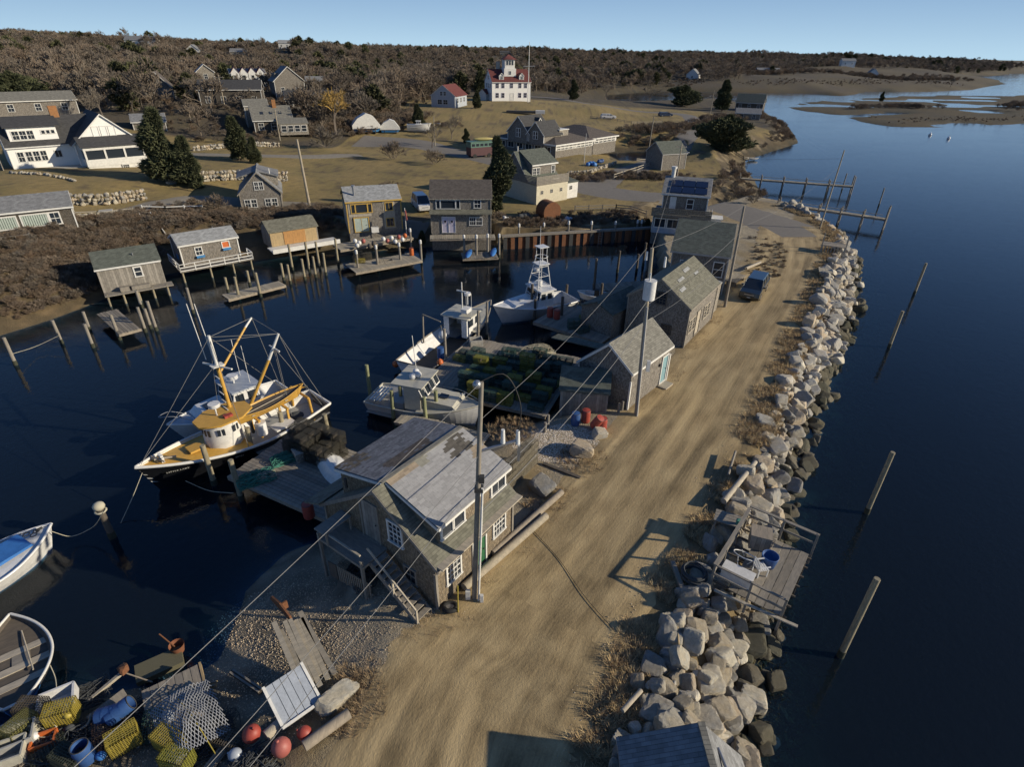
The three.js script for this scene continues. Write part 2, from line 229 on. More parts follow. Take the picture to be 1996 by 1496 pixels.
{ // water: a reflecting rippled surface over a body of sea water that absorbs with depth
  T.ripple = tex(1024, 9, (u, v) => .35 * n32(u, v) + .35 * n64(u, v) + .2 * n128(u, v) + .1 * n16(u, v), false);
  const s = new THREE.PlaneGeometry(6400, 3700, 1, 1).rotateX(-Math.PI / 2).translate(0, 0, -1800); const uv = s.attributes.uv, p = s.attributes.position; for (let i = 0; i < p.count; i++) uv.setXY(i, p.getX(i), p.getZ(i));
  T.wind = tex(512, [150, 60], (u, v) => .25 + .75 * smooth(.42, .62, .55 * n8(u, v) + .3 * n16(u, v) + .15 * n32(u, v)), false);
  const m = new THREE.MeshPhysicalMaterial({ transmission: .984, thickness: 0, roughness: .11, roughnessMap: T.wind, ior: 1.333, bumpMap: T.ripple, bumpScale: .010 }); m.color.setRGB(.32, .52, .80);
  const o = new THREE.Mesh(s, m); o.name = 'water_surface'; o.receiveShadow = true; scene.add(o); tag(o, 'calm dark blue harbour and creek water', 'water', null, 'structure');
  if (WATER_BODY) {
    const b = new THREE.BoxGeometry(6400, 8, 3700).translate(0, -4.006, -1800);
    const bm = new THREE.MeshPhysicalMaterial({ transmission: 1, thickness: 8, ior: 1.0, roughness: 0, transparent: true, opacity: 0.02, attenuationDistance: 1.7 }); bm.attenuationColor = new THREE.Color().setRGB(.15, .25, .16);
    const bo = new THREE.Mesh(b, bm); bo.name = 'water_body'; scene.add(bo); tag(bo, 'sea water of the harbour down to its bed', 'water', null, 'structure');
  }
}
// ribbons of road laid on the land
function ribbon(name, label, cat, line, m, lift = .05, nAcross = 6, wob = .25, step = .7) {
  const c = new THREE.CatmullRomCurve3(line.map(([x, z]) => V(x, 0, z))), len = c.getLength(), n = Math.ceil(len / step), pos = [], uv = [], idx = [];
  const wAt = t => { const k = t * (line.length - 1), i = Math.min(line.length - 2, Math.floor(k)); return lerp(line[i][2], line[i + 1][2], k - i); };
  for (let i = 0; i <= n; i++) { const t = i / n, p = c.getPoint(t), d = c.getTangent(t), w = wAt(t);
    for (let j = 0; j <= nAcross; j++) { const s = j / nAcross - .5, e = (Math.abs(s) > .49 ? wob * (noise(i * .35, j * 9) + .6 * noise(i * 1.1, j * 5 + 3)) * Math.sign(s) : 0), o = s * w + e, x = p.x - d.z * o, z = p.z + d.x * o; pos.push(x, H(x, z) + (Math.abs(s) > .49 ? -.01 : lift), z); uv.push(o, t * len); if (i && j) { const a = i * (nAcross + 1) + j, b = a - nAcross - 1; idx.push(b - 1, b, a - 1, b, a, a - 1); } } }
  const g = new THREE.BufferGeometry(); g.setAttribute('position', new THREE.Float32BufferAttribute(pos, 3)); g.setAttribute('uv', new THREE.Float32BufferAttribute(uv, 2)); g.setIndex(idx); g.computeVertexNormals();
  const nn = g.attributes.normal; if (nn.getY(10) < 0) { g.setIndex(idx.map((v, i) => i % 3 === 1 ? idx[i + 1] : i % 3 === 2 ? idx[i - 1] : v)); g.computeVertexNormals(); }
  const o = new THREE.Mesh(g, m); o.name = name; o.receiveShadow = true; scene.add(o); return tag(o, label, cat, null, 'structure');
}
T.dirt = tex(1024, [9, 34], (u, v) => { // packed dirt: long tyre tracks, lighter dust, damp and dark patches
  const w = u + .06 * (n8(u, v) - .5), tr = .55 * n16(w, v * .25) + .3 * n32(w, v * .2) + .25 * n128(w, v * .12), p = n16(u, v * 2) * .6 + n8b(u, v * 2) * .4, f = n256(u, v * 1) * .5 + n256(v, u) * .5;
  const t = .60 + .66 * (tr - .5) + .34 * (p - .5) + .2 * (f - .5); return [t, t * (.99 + .05 * (p - .5)), t * (.97 + .12 * (p - .5))]; });
T.dirtB = tex(1024, [9, 34], (u, v) => .35 * n32(u, v) + .2 * n128(u, v) + .45 * n256(u, v * 4), false);
const dirtM = M(.51, .385, .205, { map: T.dirt, bumpMap: T.dirtB, bumpScale: .018, roughness: 1 });
const tarM = M(.23, .21, .185, { map: T.ground, roughness: 1 }), paleTar = M(.30, .27, .22, { map: T.ground, roughness: 1 });
ribbon('dirt_road', 'packed brown dirt road along the spit', 'road', [[-3, 12, 9], [-2.3, -3, 8.5], [-1.58,-11.45,8.6],[0.65,-15.21,7.6],[4.22,-20.42,7.6],[10.23,-29.7,7.8],[16.66,-39.93,8],[24.82,-52.49,8],[31.22,-63.55,8.4],[36.08,-74.02,8.8],[38.85,-81.77,9]], dirtM, .06, 16, .5, .5);
ribbon('paved_lane', 'worn grey paved turning area and lane', 'road', [[37.83,-75.67,9],[37.33,-81.29,10],[35.96,-85.48,9],[33.39,-91.64,8],[27.18,-95.75,7],[18.45,-98.47,9],[13.78,-102.52,9],[16.79,-111.82,7],[27.52,-127.62,6],[37.2,-146,6],[51.51,-184.59,6],[62.45,-241.84,6],[48.78,-247.54,5],[29.72,-257.1,5],[16.35,-279.23,5],[0.57,-281.37,6]], tarM, .07, 4, .3, 1.2);
ribbon('paved_lane_001', 'grey paved lane running past the restaurant', 'road', [[14.37,-100.29,8],[5.3,-112.64,7],[-4.79,-124.41,6],[-14.46,-136.71,7],[-24.97,-144.76,12],[-37.15,-144.97,14]], tarM, .08, 4, .3, 1.2);
ribbon('sand_track', 'pale sandy track behind the harbour houses', 'path', [[-11.85,-76.7,4],[-18.3,-78.14,4],[-26.14,-81.29,4.5],[-32.78,-83.86,4],[-42.08,-83.17,4],[-46.46,-77.56,4],[-49.37,-70.95,3.5]], paleTar, .05, 4, .4, 1);
ribbon('sand_track_001', 'pale drive beside the dark cedars', 'path', [[-31.71,-123.75,4],[-40.06,-117.39,4],[-47.17,-115.31,3.5],[-55.87,-113.1,3.5],[-61.29,-112.49,3]], paleTar, .05, 4, .4, 1.2);

// ---------- building kit ----------
const cache = {};
const memo = (k, f) => cache[k] ?? (cache[k] = f());
// a window: frame with pane and glazing bars as sub-parts, lying in the xy plane and facing +z, origin at its lower left corner
function win(g, face, s, y, w, h, o = {}) {
  const { frame = mats.white, glass = mats.glass, cols = 2, rows = 2, t = .09, name = 'window' } = o;
  const key = [w, h, cols, rows, t].join();
  const fr = memo('wf' + key, () => merge([box(w + 2 * t, t, .09, w / 2, h + t / 2, .025), box(w + 2 * t + .06, t * .8, .12, w / 2, -t * .4, .04), box(t, h, .09, -t / 2, h / 2, .025), box(t, h, .09, w + t / 2, h / 2, .025)]));
  const pn = memo('wp' + key, () => merge(box(w, h, .03, w / 2, h / 2, 0)));
  const m = new THREE.Mesh(fr, frame); m.name = name; m.castShadow = m.receiveShadow = true;
  const L = g.userData.L, W = g.userData.W;
  if (face === 'f') m.position.set(s, y, o.off ?? 0); else if (face === 'b') { m.position.set(L - s, y, -W - (o.off ?? 0)); m.rotation.y = Math.PI; } else if (face === 'l') { m.position.set(-(o.off ?? 0), y, -W + s); m.rotation.y = -Math.PI / 2; } else { m.position.set(L + (o.off ?? 0), y, -s); m.rotation.y = Math.PI / 2; }
  if (o.at) { m.position.set(...o.at); m.rotation.y = o.turn ?? 0; }
  g.add(m); partG(m, 'pane', pn, glass, 0, 0, 0);
  if (cols * rows > 1) { const bars = memo('wb' + key, () => { const b = []; for (let i = 1; i < cols; i++) b.push(box(.035, h, .03, w * i / cols, h / 2, .025)); for (let i = 1; i < rows; i++) b.push(box(w, .035 + (i * 2 === rows ? .03 : 0), .03, w / 2, h * i / rows, .027)); return merge(b); }); partG(m, 'glazing_bars', bars, o.bars ?? frame, 0, 0, 0); }
  return m;
}
function door(g, face, s, y, w, h, leaf, o = {}) {
  const m = win(g, face, s, y, w, h, { cols: 1, rows: 1, glass: leaf, name: 'door', ...o });
  part(m, 'handle', [sph(.04, w * .85, h * .48, .05, 6)], mats.iron); return m;
}
// a gabled body: wall prism, two roof slopes, trim; local x along the front wall, z outwards, y up from the ground
function gable(g, o) {
  const { L, W, E, Rg, axis = 'x', wall, roof, trim = mats.white, ov = .25, ovx = .2, rp = W / 2, E2 = E, down = 1.2, x0 = 0, z0 = 0, y0 = 0, th = .12, nm = '' } = o;
  if (!g.userData.L) { Object.defineProperty(g.userData, 'L', { value: L, enumerable: false }); Object.defineProperty(g.userData, 'W', { value: W, enumerable: false }); }
  const sideways = (pts, a, b) => prism(pts, b - a).translate(0, 0, a).rotateY(Math.PI / 2).translate(x0, y0, z0);
  const frontal = (pts, a, b) => prism(pts, b - a).translate(x0, y0, a + z0);
  if (axis === 'x') {
    part(g, nm + 'wall', sideways([[0, -down], [W, -down], [W, E2], [rp, Rg], [0, E]], 0, L), wall);
    const s1 = (Rg - E) / rp, s2 = (Rg - E2) / (W - rp);
    part(g, nm + 'roof_slope', sideways([[-ov, E - ov * s1], [rp, Rg], [rp, Rg + th], [-ov, E - ov * s1 + th]], -ovx, L + ovx), roof);
    part(g, nm + 'roof_slope', sideways([[rp, Rg], [W + ov, E2 - ov * s2], [W + ov, E2 - ov * s2 + th], [rp, Rg + th]], -ovx, L + ovx), roof);
    if (trim) part(g, nm + 'trim', [...[-ovx - .03, L + ovx - .01].flatMap(x => [sideways([[-ov - .01, E - ov * s1 - .1], [rp, Rg - .1], [rp, Rg + th - .02], [-ov - .01, E - ov * s1 + th - .02]], x, x + .04), sideways([[rp, Rg - .1], [W + ov + .01, E2 - ov * s2 - .1], [W + ov + .01, E2 - ov * s2 + th - .02], [rp, Rg + th - .02]], x, x + .04)]), box(L + 2 * ovx - .02, .16, .03, L / 2 + x0, E - ov * s1 + y0 + .02, ov + .016 + z0), box(L + 2 * ovx - .02, .16, .03, L / 2 + x0, E2 - ov * s2 + y0 + .02, -W - ov - .016 + z0), ...[[0, 0], [L, 0], [0, -W], [L, -W]].flatMap(([x, z]) => [box(.12, Math.min(E, E2) - .1, .12, x + x0, Math.min(E, E2) / 2 + y0 - .05, z + z0)])], trim);
  } else {
    part(g, nm + 'wall', frontal([[0, -down], [L, -down], [L, E], [L / 2, Rg], [0, E]], -W, 0), wall);
    const s1 = (Rg - E) / (L / 2);
    part(g, nm + 'roof_slope', frontal([[-ov, E - ov * s1], [L / 2, Rg], [L / 2, Rg + th], [-ov, E - ov * s1 + th]], -W - ovx, ovx), roof);
    part(g, nm + 'roof_slope', frontal([[L / 2, Rg], [L + ov, E - ov * s1], [L + ov, E - ov * s1 + th], [L / 2, Rg + th]], -W - ovx, ovx), roof);
    if (trim) part(g, nm + 'trim', [...[-W - ovx - .03, ovx - .01].flatMap(z => [frontal([[-ov - .01, E - ov * s1 - .1], [L / 2, Rg - .1], [L / 2, Rg + th - .02], [-ov - .01, E - ov * s1 + th - .02]], z, z + .04), frontal([[L / 2, Rg - .1], [L + ov + .01, E - ov * s1 - .1], [L + ov + .01, E - ov * s1 + th - .02], [L / 2, Rg + th - .02]], z, z + .04)]), ...[[0, 0], [L, 0], [0, -W], [L, -W]].map(([x, z]) => box(.12, E - .1, .12, x + x0, E / 2 + y0 - .05, z + z0))], trim);
  }
  return g;
}
function house(name, label, cat, pos, o, group) { const [x, y, z, th, L] = pos; const g = thing(name, label, cat, x, y, z, th, group); gable(g, { L, ...o }); return g; }
// one course after another of separate shingles on a slope, from (s0, y0) at the eave up to (s1, y1); x from xa to xb
function courses(g, xa, xb, s0, y0, s1, y1, tints, expo = .15, wide = [.22, .4]) {
  const run = Math.hypot(s1 - s0, y1 - y0), n = Math.floor(run / expo), ang = Math.atan2(y1 - y0, -(s1 - s0)), out = [];
  for (let r = 0; r < n; r++) { const f = (r + .5) / n, z = -lerp(s0, s1, f), y = lerp(y0, y1, f); let x = xa; while (x < xb - .02) { const w = Math.min(rr(...wide), xb - x); const q = prep(box(w - .006, .022, expo * 1.25, 0, 0, 0), tints(x - xa, r / n)); put(q, x + w / 2, y + .02, z, (s1 > s0 ? 1 : -1) * Math.atan2(y1 - y0, Math.abs(s1 - s0)) - .06 * (s1 > s0 ? 1 : -1), 0, 0); q.userData.ready = true; out.push(q); x += w; } }
  const o = new THREE.Mesh(mergeGeometries(out), M(1, 1, 1, { vertexColors: true, map: T.grain, roughness: .9 })); o.name = 'roof_shingles'; o.castShadow = o.receiveShadow = true; o.userData.kind = 'stuff'; g.add(o); return o;
}

// ---------- the shingled house beside the road ----------
{
  const g = thing('shingled_house', 'weathered shingle house with patched grey roof, green door and outside stairs, beside the dirt road', 'house', -3.02,1.6,-16.44,0.953,5.39) ;
  g.rotation.y = .953; const L = 5.4, W = 7;
  gable(g, { L, W, E: 2.72, E2: 2.25, Rg: 4.96, rp: 3.2, wall: mats.shBrown, roof: mats.rfMoss, trim: mats.woodGrey, ov: .28, ovx: .12, down: .6 });
  const side = (pts, a, b) => prism(pts, b - a).translate(0, 0, a).rotateY(Math.PI / 2);
  part(g, 'dormer_wall', side([[.34, 2.9], [3.2, 4.6], [3.2, 4.98], [.34, 4.06]], .7, 5.36), mats.shBrown);
  part(g, 'dormer_wall', side([[3.2, 4.6], [6.1, 2.7], [6.1, 4.32], [3.2, 4.98]], .5, 5.36), mats.shBrown);
  const tone = (c, a, b) => { const k = rr(a, b); return c.map(v => v * k); };
  const grey = (x, f, s) => { let v = rr(.33, .43); let c = [v, v * .99, v * .985]; return c; };
  const tF = (x, f) => { // right slope: pale grey, with a dark patch and bare tan patches
    if (x > 3.1 && x < 4.35 && f > .62 && f < .93 && rnd() < .96) return tone([.11, .10, .085], .7, 1.3);
    if ((f > .84 && x < 1.5) || (x > 3.9 && x < 4.6 && f > .42 && f < .62)) return rnd() < .93 ? tone([.36, .29, .21], .8, 1.2) : grey(x, f);
    if (f > .8 && x > 1.6 && x < 2.2) return tone([.3, .29, .24], .85, 1.1);
    return grey(x, f); };
  const tB = (x, f) => { const v = rr(.16, .30); if (f > .66 && x > .9 && x < 3.4 && rnd() < .92) return tone([.165, .13, .10], .7, 1.2); if (f < .3 && x < 1.3 && rnd() < .7) return tone([.2, .16, .11], .6, 1.2); return [v, v, v * 1.03]; };
  part(g, 'dormer_roof', side([[.2, 4.06], [3.2, 5.06], [3.2, 5.14], [.2, 4.14]], .55, 5.55), mats.rfGrey);
  part(g, 'dormer_roof', side([[3.2, 5.06], [6.35, 4.32], [6.35, 4.40], [3.2, 5.14]], .38, 5.55), mats.rfGrey);
  courses(g, .56, 5.54, .18, 4.16, 3.2, 5.16, tF, .13, [.2, .4]);
  courses(g, .39, 5.54, 6.36, 4.42, 3.2, 5.16, tB, .13, [.12, .3]);
  part(g, 'ridge_cap', [box(5.2, .05, .22, 2.95, 5.18, -3.2)], mats.rfTan);
  part(g, 'dormer_trim', [box(5.0, .14, .03, 3.05, 4.06, -.18), box(5.2, .14, .03, 2.96, 4.33, -6.37), side([[.2, 3.98], [3.2, 4.99], [3.2, 5.13], [.2, 4.12]], .52, .55), side([[3.2, 4.99], [6.35, 4.25], [6.35, 4.39], [3.2, 5.13]], .35, .38)], mats.white);
  for (const [x, w, c] of [[.85, .62, 1], [1.6, .62, 1], [4.2, .95, 2]]) win(g, 'f', x, 3.3, w, .62, { off: -.33, cols: c, rows: 1 });
  win(g, 'f', .68, .95, .82, 1.2, { cols: 4, rows: 4 }); win(g, 'f', 3.92, 1.1, .82, 1.25, { cols: 4, rows: 4 });
  door(g, 'f', 2.42, .08, .85, 2.0, mats.green);
  part(g, 'door_hood', [box(1.1, .06, .3, 2.85, 2.24, .15)], mats.woodGrey);
  win(g, 'l', 4.45, 2.6, .72, 1.1, { cols: 3, rows: 4 });
  door(g, 'l', 2.75, 1.92, 1.0, 2.1, mats.boards, { frame: mats.woodGrey });
  win(g, 'l', 5.2, .7, .6, .8, { cols: 2, rows: 2, frame: mats.woodGrey });
  part(g, 'eave_shelf', [box(5.6, .07, .42, 2.75, 2.70, .28)], mats.woodPale);
  part(g, 'vent_pipe', [cyl(.05, .05, .35, .5, 4.1, -2.3, 8)], mats.iron);
  part(g, 'stove_pipe', [cyl(.07, .07, .5, .2, 3.9, -5.4, 8)], mats.iron);
  // lower roof over the harbour side
  part(g, 'lean_to_roof', side([[6.9, 2.45], [8.1, 1.95], [8.1, 2.05], [6.9, 2.55]], -.4, 4.2), mats.rfMoss);
  // landing and stairs on the gable end
  const lx = -1.75, y = 1.9, land = part(g, 'landing', [box(1.4, .14, 3.0, -.72, y - .07, -4.35)], mats.woodGrey);
  for (const [x, z] of [[-1.38, -2.95], [-1.38, -5.75], [-.1, -5.75]]) part(g, 'post', [box(.12, y + .9, .12, x, (y + .3) / 2 - .3, z)], mats.woodGrey);
  part(g, 'shelf', [box(1.5, .05, .7, -.85, y + .75, -5.3), box(.08, .7, .08, -1.5, y + .4, -4.98), box(.08, .7, .08, -.2, y + .4, -4.98)], mats.woodGrey);
  const n = 10; for (let i = 0; i < n; i++) { const f = (i + .5) / n; part(g, 'tread', [box(.8, .05, .26, -.62, y * (1 - f) + .02, -2.8 + f * 2.6)], mats.woodGrey); }
  for (const x of [-1.02, -.22]) part(g, 'stringer', [bar(V(x, y - .1, -2.85), V(x, -.1, -.15), .06, .26)], mats.woodGrey);
  part(g, 'handrail', [bar(V(-1.05, y + .85, -2.85), V(-1.05, .8, -.2), .06, .09), box(.08, .95, .08, -1.05, .38, -.2), box(.08, 1, .08, -1.05, y * .5 + .3, -1.5), box(.08, .07, 2.8, -1.38, y + .62, -4.35)], mats.woodPale);
}
// ---------- sheds between road and harbour ----------
{
  let g = house('shingled_shed', 'grey shingled shed with blue door standing beside the utility pole with transformer', 'shed', [7.79,1.6,-32.6,0.868,5.45], { W: 4.1, E: 2.9, Rg: 4.35, rp: 1.85, E2: 2.3, wall: mats.shGrey, roof: mats.rfTan, trim: mats.white, ov: .15, ovx: .12 });
  door(g, 'f', 4.35, .25, .75, 2.05, mats.blueDoor); win(g, 'l', 1.4, 1.7, .9, .5, { cols: 3, rows: 1 }); part(g, 'step', [box(1.1, .25, .7, 4.6, .05, .4)], mats.woodPale); part(g, 'lean_to_roof', [box(.9, .08, 4.2, 2.3, 2.4, -5.9, -.12)], mats.rfGreen);
  part(g, 'light', [box(.12, .2, .12, 3.9, 1.9, .06)], mats.iron);
  g = house('shingled_shed', 'pale grey shingled shed with paired windows facing the road and patched tan roof', 'shed', [13.94,1.6,-42.16,0.977,10.17], { W: 5.2, E: 3.45, Rg: 5.3, rp: 2.6, L: 7.2, wall: mats.shGrey, roof: mats.rfMoss, trim: mats.woodGrey, ov: .15, ovx: .12 });
  for (const x of [.45, 1.2, 4.2, 4.95]) win(g, 'f', x, 1.15, .6, 1.05, { cols: 2, rows: 4, t: .1, frame: mats.woodPale }); door(g, 'f', 2.3, .3, .95, 2.1, mats.woodPale, { frame: mats.woodGrey }); win(g, 'l', 2.4, 3.3, .75, .95, { cols: 3, rows: 4, frame: mats.shDark }); win(g, 'l', 3.2, .9, .7, .7, { cols: 3, rows: 3, frame: mats.shDark });
  for (const [x, s] of [[2.2, .8], [4.2, .5], [1.2, 1.4], [5.2, 1.1]]) part(g, 'roof_patch', [put(box(rr(.5, 1.3), .02, rr(.2, .4), 0, 0, 0), x, 5.3 + .145 - s * .71, -2.6 + s, Math.atan(.71), 0, 0)], mats.rfPale);
  gable(g, { L: 2.4, W: 3.4, E: 2.7, Rg: 2.9, rp: 1.7, x0: 7.2, z0: -.3, wall: mats.shPale, roof: mats.rfPale, trim: null, nm: 'annex_', ov: .05, ovx: .05 });
  g = house('low_shed', 'low dark shed with green roof between the grey sheds and the dock', 'shed', [8.35,1.5,-44.48,0.840,6.97], { W: 3.2, E: 1.9, Rg: 2.6, wall: mats.shGrey, roof: mats.rfGreen, trim: null, L: 5.2, axis: 'x', ov: .12 });
  g = house('shingled_shed', 'tall grey shingled shed with dark green roof and white end wall beside parked minivan', 'shed', [15.78,1.6,-56.09,-0.339,5.31], { W: 8.2, E: 3.9, Rg: 6.0, wall: mats.shGrey, roof: mats.rfGreen, trim: mats.trimGrey, ov: .2 });
  win(g, 'f', .9, 1.7, .8, 1.3, { cols: 1, rows: 2 }); win(g, 'f', 4.1, 1.8, .85, 1.4, { cols: 1, rows: 2 }); part(g, 'end_boards', [box(.06, 3.4, 5.2, g.userData.L + .06, 1.9, -3.8)], mats.white); for (let i = 0; i < 6; i++) part(g, 'end_batten', [box(.04, 3.3, .08, g.userData.L + .12, 1.9, -1.6 - i * .9)], mats.trimGrey);
  g = house('tool_shed', 'small low shed with moss green roof beside the plastic barrels', 'shed', [3.22,1.6,-32.64,-0.149,3.16], { W: 1.9, E: 1.5, E2: 2.2, Rg: 2.35, rp: 1.6, wall: mats.boards, roof: mats.rfGreen, trim: null, ov: .12, ovx: .12 });
  part(g, 'door', [box(.9, 1.3, .05, 1.9, .68, .03)], mats.woodGrey);
}

// ---------- houses round the harbour and on the hill ----------
const slab = (g, name, x0, x1, s0, y0, s1, y1, m, th = .12) => part(g, name, prism([[s0, y0], [s1, y1], [s1, y1 + th], [s0, y0 + th]], x1 - x0).translate(0, 0, x0).rotateY(Math.PI / 2), m);
function railing(g, pts, h, m, name = 'railing', step = 1.6, bars = 2) { for (let i = 1; i < pts.length; i++) { const a = pts[i - 1], b = pts[i], d = a.distanceTo(b), n = Math.max(1, Math.round(d / step)), gs = []; for (let k = 0; k <= n; k++) { const p = V().lerpVectors(a, b, k / n); gs.push(box(.09, h, .09, p.x, p.y + h / 2, p.z)); } for (let k = 0; k < bars; k++) { const u = V(0, h * (1 - k * .42) - .03, 0); gs.push(bar(a.clone().add(u), b.clone().add(u), k ? .05 : .12, k ? .09 : .05)); } part(g, name, gs, m); } }
{ // weathered two-storey house with yellow trim
  const g = house('harbour_house', 'two-storey shingle house with yellow window trim and steel stove pipe, above the buoy-strewn dock', 'house', [-20.79,2.2,-71.89,0.355,6.69], { W: 5.2, E: 3.85, Rg: 5.05, wall: mats.shGrey, roof: mats.rfPale, trim: mats.yellowTrim, ov: .2, ovx: .15, down: 2 });
  part(g, 'plywood_patch', [box(2.75, 1.75, .03, 1.55, 2.85, .02), box(1.45, 3.4, .03, 5.15, 1.95, .02)], mats.woodPale);
  const y = { frame: mats.yellowTrim, off: .03 }; win(g, 'f', .55, 2.45, .4, 1.0, { ...y, cols: 1, rows: 1 }); win(g, 'f', 1.1, 2.45, 1.35, 1.0, { ...y, cols: 1, rows: 1 }); win(g, 'f', 2.6, 2.45, .4, 1.0, { ...y, cols: 1, rows: 1 });
  win(g, 'f', 4.75, 2.55, .85, .9, { ...y, cols: 2, rows: 1 }); win(g, 'f', 4.75, .55, .85, .95, { ...y, cols: 2, rows: 1 }); door(g, 'f', .75, .1, 1.7, 1.7, mats.curtain, { ...y, cols: 2 });
  part(g, 'stove_pipe', [cyl(.14, .14, 1.5, 1.15, 3.95, -.9, 10), cyl(.24, .24, .18, 1.15, 5.4, -.9, 10)], mats.steel); part(g, 'side_wall_panel', [box(.05, 3, 4.2, -.03, 1.6, -2.6)], mats.woodPale);
  part(g, 'chest', [box(.9, .65, .6, 3.1, .35, .5)], mats.white);
}
{
  const g = house('harbour_house', 'two-storey grey shingle house with lavender double doors and brown roof, over the water', 'house', [-10.51,2.2,-72.54,0.063,7.5], { W: 6, E: 4.35, Rg: 5.9, wall: mats.shGrey, roof: mats.rfBrown, trim: mats.shPale, ov: .2, ovx: .15, down: 2.2 });
  slab(g, 'pent_roof', -.15, 7.65, -.55, 2.45, 0, 2.9, mats.rfMoss, .08);
  win(g, 'f', .75, 3.1, .4, .95, { cols: 1, rows: 1 }); win(g, 'f', 1.3, 3.1, 1.75, .95, { cols: 1, rows: 1 }); win(g, 'f', 3.2, 3.1, .4, .95, { cols: 1, rows: 1 }); win(g, 'f', 5.45, 3.2, .75, .9, { cols: 2, rows: 2 }); win(g, 'f', 4.85, 1.05, .7, .9, { cols: 3, rows: 2 }); win(g, 'f', 5.65, 1.05, .7, .9, { cols: 3, rows: 2 });
  for (const x of [1.35, 2.2]) { door(g, 'f', x, .1, .8, 1.95, mats.lav, { frame: mats.white, t: .05 }); win(g, 'f', x + .25, 1.35, .28, .28, { cols: 1, rows: 1, t: .02, frame: mats.lav, off: .03 }); }
}
{
  const g = house('gabled_cottage', 'narrow gabled shingle cottage with paired windows behind the kayaks', 'house', [-37.2,2.6,-79.34,0.356,5.18], { axis: 'z', W: 7, E: 2.6, Rg: 5.2, wall: mats.shGrey, roof: mats.rfGrey, trim: mats.shPale, ov: .3 });
  for (const x of [.5, 1.3, 3.1, 3.95]) win(g, 'f', x, .75, .62, .95, { cols: 2, rows: 2 }); win(g, 'f', 2.1, 3.0, .48, .95, { cols: 2, rows: 2 }); win(g, 'f', 2.65, 3.0, .48, .95, { cols: 2, rows: 2 });
  part(g, 'dormer_wall', prism([[2.9, 3.2], [5.1, 3.2], [5.1, 4.3], [2.9, 5.1]], 4.6).translate(0, 0, -6), mats.shPale); part(g, 'dormer_roof', prism([[2.6, 5.12], [5.3, 4.32], [5.3, 4.42], [2.6, 5.25]], 5).translate(0, 0, -6.2), mats.rfGrey); part(g, 'dormer_roof', prism([[2.6, 5.25], [2.6, 5.12], [-.1, 4.32], [-.1, 4.42]], 5).translate(0, 0, -6.2), mats.rfGrey); part(g, 'vent_pipe', [cyl(.07, .07, .9, 4.2, 4.5, -1.5, 8)], mats.white);
}
